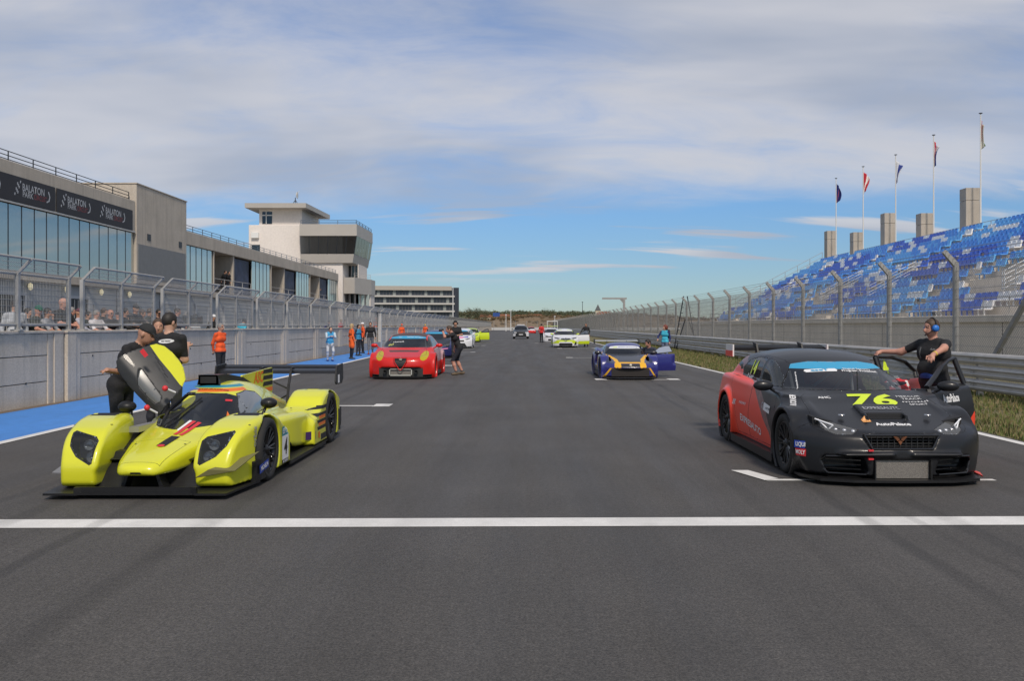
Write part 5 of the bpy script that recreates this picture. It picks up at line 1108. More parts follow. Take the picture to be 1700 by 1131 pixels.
    c([(-.055, .232), (.055, .232), (.045, .252), (-.045, .252)], 'y', lambda k, n: k.y < .3 and n.y < 0, mi=5)
    for s in (1, -1): c([(s * .60, .90), (s * .86, .90), (s * .86, 1.18), (s * .60, 1.18)][::s], 'z', lambda k, n: n.z > .4 and k.z > .5, mi=5)
    # stripes on the rear fender flank
    for s in (1, -1): c([(1.6, .06), (2.75, .06), (2.45, .17), (2.02, .42), (1.6, .52)], 'x', lambda k, n, s=s: k.x * s > .45 and 1.5 < k.y < 2.9 and k.z < .52 and not (k.y < 1.815 and k.x * s > .69), mi=8)
    for s in (1, -1):
        for i, m in enumerate((5, 5, 5, 5)): z = .56 - .085 * i; c([(3.10, z), (3.85, z), (3.85, z - .045), (3.13, z - .045)], 'x', lambda k, n, s=s: k.x * s > .6 and n.x * s > .1, mi=m)
        c([(3.30, .20), (3.75, .20), (3.75, .12), (3.30, .12)], 'x', lambda k, n, s=s: k.x * s > .6 and n.x * s > .1, mi=5)
        c([(3.22, .437), (3.56, .437), (3.56, .397), (3.22, .397)], 'x', lambda k, n, s=s: k.x * s > .6 and n.x * s > .1, mi=7); c([(3.18, .35), (3.62, .35), (3.62, .31), (3.18, .31)], 'x', lambda k, n, s=s: k.x * s > .6 and n.x * s > .1, mi=7)
    for s in (1, -1):
        q = c([(1.40, .08), (1.85, .08), (1.85, .62), (1.40, .66)], 'x', lambda k, n, s=s: k.x * s > .6 and n.x * s > -.3 and k.z < .68 and k.y > 1.2, 'fender_rear_%d' % s, only=['body']); sk.seam(q, .004, 3)
        q = c([(s * .46, 3.02), (s * .97, 3.02), (s * .97, 4.6), (s * .46, 4.6)][::s], 'z', lambda k, n: n.z > .25 and k.z > .4, 'rear_fender_%d' % s, only=['body']); sk.seam(q, .004, 3)
    q = c([(-.44, 2.72), (.44, 2.72), (.40, 4.2), (-.40, 4.2)], 'z', lambda k, n: n.z > .1 and k.z > .45, 'engine_cover', only=['body']); sk.seam(q, .004, 3)
    res = sk.out(M_, car, rename={'fender_rear_1': 'fender_panel', 'fender_rear_-1': 'fender_panel', 'rear_fender_1': 'rear_fender', 'rear_fender_-1': 'rear_fender', 'wr': 'side_window', 'hl': 'headlight', 'hr': 'headlight'})
    for s in (-1, 1):
        par = res['hr' if s > 0 else 'hl']
        for i, (x, z, r) in enumerate(((.56, .345, .055), (.60, .455, .05), (.55, .49, .03))): MB().lathe([(0, r), (.02, r * 1.05), (.05, r * .9), (.09, r * .4), (.1, .001)], 14, 'y', (s * x, .33 + .25 * (z - .3), z)).build('projector', LAMPW, par)
        MB().prism([(s * .49, .28), (s * .79, .30), (s * .79, .6), (s * .49, .55)], 'y', .58, .62).build('lamp_tub', mat('lamp_tub_grey', (.05, .052, .055), .5), par)
    # black floor, splitter and ducts
    sp = [(-.84, .0), (-.55, .0), (-.52, .02), (.52, .02), (.55, .0), (.84, .0), (.93, .62), (.95, .68), (-.95, .68), (-.93, .62)]
    MB().prism(sp, 'z', .042, .062).build('splitter', CARB, car); MB().prism([(-.56, .005), (-.5, .03), (.5, .03), (.56, .005), (.56, .05), (-.56, .05)], 'z', .062, .115).build('splitter_lip', CARB, car)
    MB().box(-.60, .60, .75, 1.9, .065, .30, bev=.03).build('footwell', CARB, car); MB().box(-.93, .93, 1.8, 4.45, .05, .075).build('floor', CARB, car); MB().prism([(.3, .06), (.75, .10), (.75, .36), (.62, .36)], 'x', -.50, .50).build('inlet_ramp', CARB, car)
    for s in (-1, 1):
        MB().prism([(s * .12, .22), (s * .15, .22), (s * .21, .07), (s * .17, .07)], 'y', .16, .30).build('nose_pylon', CARB, car)
        MB().bar((s * .22, 1.03, .30), (s * .62, 1.0, .34), .018).bar((s * .22, 1.2, .30), (s * .62, 1.06, .34), .018).bar((s * .22, .9, .2), (s * .62, 1.0, .2), .018).build('suspension_arms', CARB, car)
        MB().prism([(.48, .30), (.80, .34), (1.25, .50), (1.25, .46), (.80, .28)], 'x', s * .20, s * .60).build('turning_vane', CARB, car)
        MB().prism([(s * .93, .60), (s * .95, .72), (s * .95, 1.0), (s * .90, 1.0), (s * .88, .60)], 'z', .062, .26).build('splitter_fence', CARB, car)
        MB().prism([(1.80, .06), (2.45, .06), (2.15, .14), (1.85, .36), (1.80, .36)], 'x', s * .70, s * .80).build('bargeboard', CARB, car)
        MB().prism([(s * .955, 1.8), (s * .965, 3.5), (s * .85, 3.5), (s * .80, 1.8)], 'z', .045, .085).build('side_floor_edge', CARB, car)
        for y, z, r, w in ((1.03, .325, .325, .28), (3.95, .345, .345, .31)): wheel(car, s * (.955 - w / 2), y, z, r, w, s, 10)
        MB().prism([(4.4, .05), (4.8, .16), (4.8, .42), (4.45, .40)], 'x', s * .88, s * .90).build('diffuser_fence', CARB, car)
    MB().add([(-.98, .42, .175), (-.78, .30, .19), (-.72, .72, .26), (-.97, .95, .30), (-.98, .42, .185), (-.78, .30, .20), (-.72, .72, .27), (-.97, .95, .31)], [(0, 1, 2, 3), (7, 6, 5, 4), (0, 4, 5, 1), (1, 5, 6, 2), (2, 6, 7, 3), (3, 7, 4, 0)]).build('dive_plane', mat('canard_grey', (.20, .20, .21), .4), car)
    MB().add([(.50, .165, .175), (.86, .19, .235), (.985, .55, .37), (.62, .165, .25), (.50, .155, .18), (.86, .18, .24), (.985, .54, .375), (.62, .155, .255)], [(0, 1, 2, 3), (7, 6, 5, 4), (0, 4, 5, 1), (1, 5, 6, 2), (2, 6, 7, 3), (3, 7, 4, 0)]).build('dive_plane', mat('canard_olive', (.15, .14, .055), .45), car)
    MB().box(-.95, .95, 4.38, 4.5, .12, .42).build('tail_panel', CARB, car)
    # roof scoop, fin, wing
    b = MB(); b.prism([(-.13, .92), (.13, .92), (.105, 1.03), (-.105, 1.03)], 'y', 2.02, 2.06); b.prism([(2.02, .92), (2.02, 1.035), (2.3, 1.03), (2.9, .96), (3.3, .85), (3.2, .8)], 'x', -.115, .115); b.build('roof_scoop', CARB, car, loc=(-.05, 0, 0)); MB().box(-.09, .09, 2.012, 2.02, .94, 1.015).build('scoop_mouth', BLACK, car, loc=(-.05, 0, 0))
    fin = MB().prism([(2.9, .80), (3.05, .97), (4.35, 1.01), (4.40, .95), (4.35, .58), (3.4, .6)], 'x', -.012, .012).build('shark_fin', YL, car)
    for s in (1, -1):
        decal('lettering', textmesh('ASC', .20, .03, .2, width=.42), ORG, fin, (s * .012, 3.72, .90), (0, s, 0), (0, 0, 1))
        for i in range(4):
            decal('fin_stripe', polymesh([[(-.24, -.028), (.22, -.028), (.22, .028), (-.2, .028)]]), BLACK if i != 3 else ORG, fin, (s * .012, 4.14, .97 - i * .085), (0, s, 0), (0, 0, 1))
    MB().prism([(4.62, .905), (4.90, .955), (4.93, .975), (4.88, .978), (4.68, .945)], 'x', -.86, .86).build('rear_wing', CARB, car); MB().prism([(4.90, .97), (5.0, 1.01), (5.0, 1.02), (4.89, .99)], 'x', -.86, .86).build('wing_flap', CARB, car)
    for s in (-1, 1):
        o = MB().prism([(4.52, .79), (4.60, 1.02), (5.02, 1.04), (5.05, .82), (4.95, .75), (4.6, .75)], 'x', s * .86, s * .88).build('wing_endplate', CARB, car); decal('sticker', rect(.12, .12), WT, o, (s * .88, 4.7, .83), (0, s, 0), (0, 0, 1))
        MB().tube([(s * .22, 4.35, .45), (s * .22, 4.45, .75), (s * .22, 4.60, .98), (s * .22, 4.72, .98)], .022, 0, 4).build('wing_support', CARB, car); MB().bar((s * .22, 4.42, .62), (s * .02, 4.4, .50), .012).bar((s * .22, 4.44, .70), (s * .02, 4.4, .80), .012).build('stay', CARB, car)
        mr = MB(); mr.sphere((0, 0, 0), .1, n=14, k=9, sq=(.95, .9, .62)); mr.bar((-.03 * s, 0, -.03), (-.09 * s, -.1, -.24), .018, 0, 6); mr.build('mirror', CARB, car, loc=(s * .70, 1.83 if s > 0 else 1.40, .73))
    # cockpit
    interior(car, .50, 1.15, .62, 2.7, .90, -.18, cage=False, sz=.62); MB().tube([(-.36, 1.3, .4), (-.34, 1.6, .66), (-.27, 2.0, .82), (.27, 2.0, .82), (.34, 1.6, .66), (.36, 1.3, .4)], .02).build('roll_hoop', BLACK, car)
    MB().bar((-.15, 1.0, .565), (.02, 1.62, .805), .011).build('wiper', BLACK, car)
    # raised door
    def loc(px, py, Y): p = at(px, py, Y); return (p.x + 3.54, p.z)
    YD = 9.45; ol = [loc(a, b, YD) for a, b in ((191, 600), (198, 591), (212, 583), (228, 576), (241, 572), (252, 576), (264, 586), (276, 599), (286, 613), (293, 631), (292, 645), (287, 656), (276, 672), (263, 690), (250, 681), (226, 656), (206, 634), (193, 616))]
    xs = [p[0] for p in ol]; zs = [p[1] for p in ol]; nx, nz_ = 44, 48; gx = np.linspace(min(xs) - .03, max(xs) + .03, nx); gz = np.linspace(min(zs) - .03, max(zs) + .03, nz_); V = []; Fq = []; a0 = np.array(loc(200, 600, YD)); a1 = np.array(loc(272, 676, YD)); ax = (a1 - a0) / np.linalg.norm(a1 - a0)
    for X in gx:
        for Z in gz: dv = np.array([X, Z]) - a0; t = dv @ ax; s_ = dv[0] * -ax[1] + dv[1] * ax[0]; V.append((X, YD - 7.94 + .45 * max(0, s_) + 1.3 * s_ ** 2 - .25 * t * 0 + .12 * (t - .4) ** 2, Z))
    for i in range(nx - 1):
        for j in range(nz_ - 1): Fq.append((i * nz_ + j, (i + 1) * nz_ + j, (i + 1) * nz_ + j + 1, i * nz_ + j + 1))
    dk = Skin(np.array(V), np.array(Fq)); al = lambda k, n: True
    inn = set(dk.cut(ol, 'y', al, 'door', 0)); dk.drop([q for q in dk.bm.faces if q not in inn])
    dk.cut([loc(a, b, YD) for a, b in ((233, 574), (241, 568), (256, 570), (298, 625), (296, 648), (288, 641), (272, 621), (252, 598))], 'y', al, mi=1)
    wq = dk.cut([loc(a, b, YD) for a, b in ((227, 612), (233, 614), (250, 636), (267, 659), (266, 668), (258, 672), (246, 662), (228, 640))], 'y', al, 'door_window', 2); dk.seam(wq, .008, 3)
    dr = dk.out([mat('door_carbon', (.032, .033, .034), .5, coat=.08, var=.3, vscale=8, coords='obj'), YL, mat('smoked_door_glass', (.13, .135, .135), .22, spec=.8), BLACK], car, thick={'door': .035}); dr['door_window'].parent = dr['door']; dr['door']['label'] = 'raised carbon door with yellow upper edge'
    decal('sticker', rect(.09, .05), RD, dr['door'], (*[loc(245, 580, YD)[0]], 1.45, loc(245, 580, YD)[1] - .04), (.6, 0, -.75), (.75, 0, .6), None, .03)
    for (a, b) in (((274, 645), (291, 652)), ((244, 677), (261, 686))):
        p0, p1 = at(a[0], a[1], 9.35), at(b[0], b[1], 9.45); off = Vector((3.54, -7.94, 0)); s_ = MB().bar(p0 + off, p1 + off, .012).build('door_strut', WT, car); MB().sphere(p0 + off, .032, n=10, k=6).build('strut_knob', RD, car)
    MB().prism([(-.50, 1.0), (-.40, 1.0), (-.36, 1.7), (-.44, 1.7)], 'z', .50, .56).build('door_sill', mat('alu_sill', (.4, .4, .4), .4, .6), car)
    # prints
    for s in (-1, 1):
        for x, y in ((.50, .62), (.86, .62), (.55, 1.32), (.90, 1.30), (.56, 3.3), (.86, 3.3), (.30, 2.85), (.24, .58), (.33, .72)):
            h_ = bv.ray_cast(Vector((s * x, y, 1.2)), Vector((0, 0, -1)))
            if h_[0] is not None: MB().lathe([(0, .013), (.003, .012), (.004, .001)], 8, 'z').build('fastener', DARK, car, loc=tuple(h_[0]))
    UP = (0, 0, 1)
    nv = res['nose_panel']
    decal('nose_stripe', polymesh([[(-.045, -.30), (.045, -.30), (.045, -.02), (-.045, -.02)]]), BLACK, nv, (.09, .76, .7), (1, -.15, 0), (.15, 1, 0), bv, D=(0, 0, 1)); decal('nose_stripe', polymesh([[(-.05, -.02), (-.01, -.02), (-.01, .36), (-.05, .36)], [(.01, -.02), (.05, -.02), (.05, .36), (.01, .36)]]), RD, car, (.09, .80, .7), (1, -.15, 0), (.15, 1, 0), bv, D=(0, 0, 1), off=.006); decal('nose_stripe', polymesh([[(-.085, .12), (-.055, .08), (-.055, .36), (-.085, .36)]]), WT, car, (.09, .80, .7), (1, -.15, 0), (.15, 1, 0), bv, D=(0, 0, 1), off=.006)
    decal('nose_ring', polymesh([[(.035 * math.cos(t) , .03 * math.sin(t)) for t in (math.pi * i / 8 for i in range(16))]]), RD, nv, (.05, .47, .7), (1, 0, 0), (0, 1, 0), bv, D=(0, 0, 1), off=.007)
    decal('roof_lettering', textmesh('CARSTENRACING', .06, .03, width=.44), mat('dark_red', (.35, .02, .02), .5), car, (0, 1.9, .868), (1, 0, 0), UP, bv, D=(0, -.7, .7), off=.005)
    decal('number_panel', rect(.26, .26), WT, car, (.9, 1.58, .27), (0, 1, 0), UP, bv, D=(1, 0, 0), off=.005); decal('panel_top', rect(.26, .10), TEAL, car, (.9, 1.58, .45), (0, 1, 0), UP, bv, D=(1, 0, 0), off=.005); decal('lettering', textmesh('ESET CUP', .08, .02, width=.22), WT, car, (.9, 1.58, .45), (0, 1, 0), UP, bv, D=(1, 0, 0), off=.008); decal('number', textmesh('4', .24, .03, .15), BLACK, car, (.9, 1.58, .27), (0, 1, 0), UP, bv, D=(1, 0, 0), off=.009); decal('panel_foot', rect(.26, .045), BLACK, car, (.9, 1.58, .12), (0, 1, 0), UP, bv, D=(1, 0, 0), off=.005); decal('lettering', textmesh('MOTORSPORT', .04, .02, width=.22), WT, car, (.9, 1.58, .12), (0, 1, 0), UP, bv, D=(1, 0, 0), off=.008)
    decal('sticker', rect(.30, .085), mat('sticker_blue'), car, (.95, .80, .185), (0, 1, .1), (0, -.1, 1), None, .003); decal('lettering', textmesh('MICHELIN', .06, .03, width=.24), WT, car, (.954, .80, .185), (0, 1, .1), (0, -.1, 1))
    decal('lettering', textmesh('orbis', .10, .02, width=.20), mat('silver_print', (.45, .46, .44), .3, .5), car, (.9, .66, .50), (0, .1, 1), (0, -1, .1), bv, D=(1, -.3, .1), off=.006)
    decal('sticker', rect(.13, .04, 0, .02), WT, car, (.38, .70, .37), (1, 0, 0), UP); decal('sticker', rect(.13, .04, 0, -.02), RD, car, (.38, .70, .37), (1, 0, 0), UP)
    decal('sticker', rect(.07, .03), RD, car, (.30, 1.65, .79), (1, .4, 0), UP, bv, D=(.2, -.9, .3)); decal('sticker', polymesh([[(0, -.05), (.05, -.05), (0, .05)]]), ORG, car, (.36, 1.4, .66), (1, .4, 0), UP, bv, D=(.2, -.9, .3))
    for i in range(5): decal('door_text', rect(.05 + .02 * (i % 3), .007), BLACK, dr['door'], (loc(252 + 5 * i, 588 + 9 * i, YD)[0], YD - 7.94 + .12, loc(252 + 5 * i, 588 + 9 * i, YD)[1]), (.65, 0, -.76), (.76, 0, .65), None, .06)
    decal('sticker', rect(.14, .10), mat('sticker_purple', (.05, .02, .10), .5), car, (.9, 2.95, .22), (0, 1, 0), UP, bv, D=(1, 0, 0)); decal('sticker', rect(.08, .08), ORG, car, (.9, 3.2, .20), (0, 1, 0), UP, bv, D=(1, 0, 0))
    return car
# ================================================================ the other cars on the grid
def gridcar(name, label, loc, paint, P, h, ws, fw, rw, lamps, prints=(), grille=(), mats=(), strip=None, wing=None, lampmat=None, mirrors=.98, mirror_m=None, group=None, roofm=None, rim=RIMB, cage=True, sz=1., splitter=None, badge=None, wsc=(.8, 2.5), bonnet=None, opened=None, intr=None, cat='car', whl=None):
    car = thing(name, label, cat, loc, 0, group); sk = hatch_skin(P, h); c = sk.cut; hw = P['hw']
    M_ = [paint, WGL, SGL, lampmat or LENS, BLACK, strip or BLACK, SEAM] + list(mats)
    for poly, ax, cond, mi in prints: c(poly, ax, cond, mi=mi)
    zb = min(p[1] for p in ws); wc_ = lambda q, n: n.y < -.1 and wsc[0] < q.y < wsc[1] and q.z > zb - .08
    c(ws, 'y', wc_, 'windscreen', 1)
    if strip: zt = max(p[1] for p in ws); c([(-1, zt - .085), (1, zt - .085), (1, zt + .01), (-1, zt + .01)], 'y', wc_, 'sun_strip', 5, only=['windscreen'])
    H = None
    for s, nm in ((-1, 'l'), (1, 'r')):
        if opened and s == 1:
            y0, y1, z0, z1, xh, ang = opened; c([(y0, z0), (y1, z0), (y1, z1), (y0, z1)], 'x', sidec(1), 'door', only=['body']); H = Matrix.Translation((xh, y0, 0)) @ Matrix.Rotation(R(-ang), 4, 'Z') @ Matrix.Translation((-xh, -y0, 0)); sk.drop(c(fw, 'x', sidec(1, z1 - .02), only=['body']))
        else: c(fw, 'x', sidec(s), 'fw' + nm, 2, only=['body', 'door'])
        if rw: c(rw, 'x', sidec(s), 'rw' + nm, 2, only=['body'])
    for i, p in enumerate(lamps):
        c(p, 'y', lambda k, n: n.y < -.02 and k.y < 1.1, 'hr%d' % i, 3); c(mir(p), 'y', lambda k, n: n.y < -.02 and k.y < 1.1, 'hl%d' % i, 3)
    for i, (p, mi) in enumerate(grille): c(p, 'y', lambda k, n: n.y < -.02 and k.y < .8, 'grille%d' % i, mi)
    if bonnet: sk.seam(c(bonnet, 'z', lambda q, n: n.z > .3 and q.z < zb + .05, 'bonnet'), .006, 6)
    ren = {'fwl': 'window', 'fwr': 'window', 'rwl': 'rear_window', 'rwr': 'rear_window'}
    for i in range(3): ren.update({'hr%d' % i: 'headlight', 'hl%d' % i: 'headlight', 'grille%d' % i: 'grille'})
    res = sk.out(M_, car, rename=ren, xf={'door': H} if H else None, thick={'door': .05})
    if 'sun_strip' in res: res['sun_strip'].parent = res['windscreen']
    if H:
        gwf = pch(P['gw']); q = [H @ Vector((float(gwf(z)) + .01, y, z)) for y, z in fw]; b = MB()
        for i in range(len(q)): b.bar(q[i], q[(i + 1) % len(q)], .03 if hw > .9 else .010, 0, 6)
        b.build('window_frame', BLACK, res['door']); obj('window', meshdata('window', [tuple(v) for v in q], [list(range(len(q)))], SGL), res['door'])
    wr, ww = whl or (P['zw'], .24)
    for y in P['axle']:
        for s in (-1, 1): wheel(car, s * (hw - ww / 2 - .01), y, P['zw'], wr, ww, s, 7, rim, False, sub=24)
    if mirrors:
        for s in (-1, 1): mirror_cap(car, s * mirrors, fw[0][0] + .02, fw[0][1] + .05, mirror_m or paint, s, .22)
    if splitter: MB().prism([(-hw * .95, .7), (-hw * .93, .42), (-hw * .8, .12), (-hw * .5, .02), (0, 0), (hw * .5, .02), (hw * .8, .12), (hw * .93, .42), (hw * .95, .7)], 'z', .045, .075).build('splitter', splitter, car)
    for s in (-1, 1): MB().box(min(s * hw * .85, s * (hw - .012)), max(s * hw * .85, s * (hw - .012)), P['axle'][0] + .42, P['axle'][1] - .42, .07, .17).build('side_skirt', CARB, car)
    if wing:
        y, z, w, m, zb_ = wing; MB().prism([(y, z - .03), (y + .28, z), (y + .30, z + .012), (y + .1, z)], 'x', -w, w).build('rear_wing', m, car)
        for s in (-1, 1): MB().box(s * w, s * w + s * .015, y - .05, y + .36, z - .12, z + .05).build('wing_endplate', CARB, car); MB().prism([(y - .1, zb_), (y, zb_), (y + .2, z), (y + .05, z)], 'x', s * w * .45 - .01, s * w * .45 + .01).build('wing_strut', CARB, car)
    if intr: interior(car, hw * .95, intr[0], intr[1], intr[2], intr[3], -.34, cage, sz)
    return car, res, sk.bvh
BASE = dict(L=4.35, H=1.42, hw=.96, plan=[(0, .84), (.2, .91), (.6, .945), (.9, .95), (1.6, .92), (2.6, .92), (3.5, .95), (4.0, .92), (4.35, .84)], top=[(0, .52), (.10, .60), (.2, .64), (.5, .72), (.9, .82), (1.15, .88), (1.4, .92), (2.5, .95), (3.5, .98), (4.1, .98), (4.35, .85)],
            roof=[(.95, .78), (1.15, .90), (1.6, 1.11), (2.0, 1.28), (2.3, 1.345), (2.7, 1.375), (3.1, 1.365), (3.5, 1.31), (3.8, 1.20), (4.1, 1.0), (4.25, .85)], side=[(.05, .90), (.14, .945), (.3, .985), (.5, 1.0), (.66, .985), (.85, .945), (1.05, .90)],
            nose=[(.03, .10), (.10, .085), (.24, .075), (.42, .08), (.55, .11), (.64, .20), (.72, .42), (.9, .9)], tail=[(.05, 4.2), (.3, 4.35), (.8, 4.33), (1.0, 4.22)], gw=[(.5, .82), (.88, .80), (1.0, .765), (1.2, .665), (1.32, .595), (1.42, .50)], arch=.36, axle=(.88, 3.50), zw=.32, crown=.05, sweep=.45, flare=.055, bulge=.06, ymid=2.4, wcurve=.2, k_g=.05, k_sh=.07, k_r=.07, rcrown=.08)
WS0 = [(-.74, .92), (.74, .92), (.70, .99), (.53, 1.24), (.3, 1.275), (-.3, 1.275), (-.53, 1.24), (-.70, .99)]; FW0 = [(1.50, .93), (2.0, 1.185), (2.2, 1.245), (2.42, 1.27), (2.42, .945)]; RW0 = [(2.48, .945), (2.48, 1.275), (2.85, 1.26), (3.2, 1.19), (3.4, 1.07), (3.34, .98)]
def more_cars():
    # red hatchback with shield grille
    RED = mat('race_red_paint', (.60, .010, .005), .32, coat=.3, croughness=.05); LY = glassmat('yellow_lens', (.60, .50, .02), .72, .03); PINK = mat('pale_pink_print', (.50, .30, .31), .4); DKG = mat('bumper_black', (.03, .032, .03), .5)
    def bump(x, y, z, d):
        d = smax(d, -sbox(np.abs(x), y, z, (.0, .04, .22), (.66 - .6 * np.maximum(.0, z - .26), .20, .13), .06), .03); return d
    P = dict(BASE, hw=.965, flx=.03, bulge=.09, flare=.10, cuts=(bump,), k_sh=.05, k_n=.035)
    car, res, bv = gridcar('red_race_car', 'red touring car with yellow headlights and shield shaped grille', (-3.60, 25.8, 0), RED, P, .03, WS0, FW0, RW0, [ell(.675, .69, .112, .145, 18, -.35)], prints=[([(1.3, .5), (1.7, .9), (2.6, .92), (4.3, .9), (4.3, .55), (2.6, .45)], 'x', sidec(1), 7), ([(-.56, 1.9), (.56, 1.9), (.56, 3.6), (-.56, 3.6)], 'z', lambda q, n: n.z > .3 and q.z > 1.2, 8), ([(-.42, .80), (.42, .80), (.48, 1.0), (-.48, 1.0)], 'z', lambda q, n: n.z > .3, 8), ([(-.9, .07), (.9, .07), (.9, .14), (-.9, .14)], 'y', lambda q, n: q.y < .9, 9)],
        grille=[([(-.185, .63), (.185, .63), (.17, .52), (.03, .30), (-.03, .30), (-.17, .52)], 4)], mats=[PINK, mat('vent_brown', (.09, .05, .045), .6), DKG], strip=CYAN, lampmat=LY, mirrors=1.02, splitter=CARB, bonnet=[(-.5, .25), (.5, .25), (.72, .6), (.68, 1.12), (-.68, 1.12), (-.72, .6)], intr=(1.2, .92, 3.5, 1.34))
    MB().box(-.66, .66, .20, .24, .08, .36).build('bumper_recess', DKG, car); b = MB().box(-.34, .34, .12, .15, .10, .13).box(-.34, -.31, .12, .15, .10, .31).box(.31, .34, .12, .15, .10, .31).box(-.34, .34, .12, .15, .29, .31).build('intake_frame', mat('pale_frame', (.45, .46, .42), .5), car); MB().box(-.30, .30, .17, .19, .12, .29).build('radiator', MESHG, car)
    for s in (-1, 1): MB().lathe([(.16, .055), (.1, .06), (.1, .045), (.2, .04)], 14, 'y', (s * .46, 0, .23)).build('brake_duct', BLACK, car)
    MB().lathe([(.03, .001), (.035, .045), (.06, .05)], 16, 'y', (0, .045, .605)).build('badge', mat('badge_cream', (.7, .65, .5), .3), car); sh = MB().tube([(-.195, .07, .635), (.195, .07, .635), (.18, .055, .52), (.03, .05, .285), (-.03, .05, .285), (-.18, .055, .52), (-.195, .07, .635)], .014).build('grille_frame', RED, car)
    decal('number', textmesh('60', .17, .02, .2), mat('number_pale_yellow', (.62, .62, .15), .5), car, (-.50, 1.5, 1.0), (1, 0, 0), (0, -.3, 1), bv, D=(0, -1, .4)); decal('lettering', textmesh('Chetverik', .085, .03, width=.36), LW, car, (-.26, 1.6, 1.09), (1, 0, 0), (0, -.3, 1), bv, D=(0, -1, .4))
    for t, x in (('eset', -.25), ('DIGITAL SECURITY', .22)): decal('lettering', textmesh(t, .06, .02), LW, res['sun_strip'], (x, 1.9, 1.235), (1, 0, 0), (0, -.3, 1), bv, D=(0, -1, .4))
    # dark blue car behind it
    NAVY = mat('navy_paint', (.015, .02, .10), .3, coat=.5); BLK = mat('satin_black_paint', (.020, .021, .024), .42)
    gridcar('blue_race_car', 'dark blue and black touring car parked behind the red car', (-4.35, 42.6, 0), NAVY, dict(BASE), .05, WS0, FW0, RW0, [[(.40, .60), (.55, .575), (.75, .62), (.80, .70), (.60, .665)]], prints=[([(-.8, .25), (.8, .25), (.8, 1.3), (-.8, 1.3)], 'z', lambda q, n: n.z > .3 and q.z < .97, 7), ([(.1, .40), (.72, .45), (.75, .50), (.12, .45)], 'y', lambda q, n: q.y < .6, 8)], grille=[([(-.35, .42), (.35, .42), (.38, .56), (-.38, .56)], 4), ([(-.3, .12), (.3, .12), (.3, .32), (-.3, .32)], 4)], mats=[BLK, mat('pink_print', (.75, .25, .42), .5)], strip=CYAN, splitter=CARB, wing=(4.2, 1.36, .7, CARB, 1.1))
    WHT = mat('white_car_paint', (.70, .71, .73), .3, coat=.5); PNK = mat('pink_print')
    gridcar('pink_white_race_car', 'white race car with pink bonnet patches behind the headphone man', (-4.45, 61.5, 0), WHT, dict(BASE, H=1.46), .05, WS0, FW0, RW0, [[(.42, .62), (.60, .59), (.80, .66), (.80, .73), (.60, .68)]], prints=[([(-.6, .5), (.2, .4), (.5, .8), (-.2, 1.0)], 'z', lambda q, n: n.z > .3 and q.z < .97, 7), ([(.2, .75), (.7, .6), (.6, 1.0)], 'z', lambda q, n: n.z > .3 and q.z < .97, 8)], grille=[([(-.6, .12), (.6, .12), (.45, .36), (-.45, .36)], 4), ([(-.4, .46), (.4, .46), (.42, .58), (-.42, .58)], 4)], mats=[PNK, mat('violet_print', (.10, .08, .42), .4)], strip=CYAN, splitter=CARB)
    LIM = mat('lime_paint', (.55, .68, .02), .3, coat=.5)
    gridcar('lime_race_car', 'lime yellow hatchback with a rear wing and its door hanging open', (-5.0, 84, 0), LIM, dict(BASE), .06, WS0, FW0, RW0, [[(.42, .62), (.60, .59), (.80, .66), (.80, .73), (.60, .68)]], grille=[([(-.5, .14), (.5, .14), (.4, .34), (-.4, .34)], 4)], prints=[([(-.2, .46), (.35, .46), (.35, .60), (-.2, .60)], 'y', lambda q, n: q.y < .5, 7)], mats=[WHT], wing=(4.2, 1.40, .72, CARB, 1.1), opened=(1.32, 2.42, .22, .94, .9, 62), splitter=CARB)
    gridcar('white_race_car', 'white touring car with pale windscreen strip behind the pink and white car', (-5.0, 73, 0), WHT, dict(BASE), .06, WS0, FW0, RW0, [[(.42, .62), (.60, .59), (.80, .66), (.80, .73), (.60, .68)]], mats=[LIM], prints=[([(-1, 0), (1, 0), (1, .34), (-1, .34)], 'y', lambda q, n: q.y < 1.2, 7)], strip=LIM)
    # white and lime hatchback with chevron lamps
    car, res, bv = gridcar('clubsport_race_car', 'white and lime hatchback race car with open driver door', (3.28, 63.4, 0), WHT, dict(BASE, hw=.93, H=1.46), .04, WS0, FW0, RW0, [[(.36, .66), (.55, .60), (.80, .66), (.84, .76), (.60, .74)]], prints=[([(-1, .30), (-.5, .30), (-.45, .42), (.45, .42), (.5, .30), (1, .30), (.6, .56), (-.6, .56)], 'y', lambda q, n: q.y < .6, 7), ([(1.0, .2), (4.4, .2), (4.4, .5), (1.5, .45)], 'x', sidec(1), 7), ([(1.0, .2), (4.4, .2), (4.4, .5), (1.5, .45)], 'x', sidec(-1), 7), ([(1.0, .9), (2.2, 1.36), (2.1, 1.22), (1.5, .93)], 'x', sidec(-1), 7), ([(1.0, .9), (2.2, 1.36), (2.1, 1.22), (1.5, .93)], 'x', sidec(1), 7)],
        grille=[([(-.46, .12), (.46, .12), (.52, .24), (.42, .33), (-.42, .33), (-.52, .24)], 4), ([(-.36, .58), (.36, .58), (.33, .68), (-.33, .68)], 4), ([(.60, .16), (.80, .20), (.78, .44), (.70, .40)], 4)], mats=[LIM], mirror_m=LIM, opened=(1.32, 2.42, .22, .94, .88, 62), strip=WHT)
    MB().tube([(-.10, .02, .60), (0, .0, .72), (.10, .02, .60), (0, .0, .50), (-.10, .02, .60)], .018).build('badge', CHROME, car)
    MB().prism([(-.62, .71), (-.2, .60), (0, .60), (.2, .60), (.62, .71), (.2, .57), (-.2, .57)], 'y', .06, .1).build('grille_bar', CHROME, car)
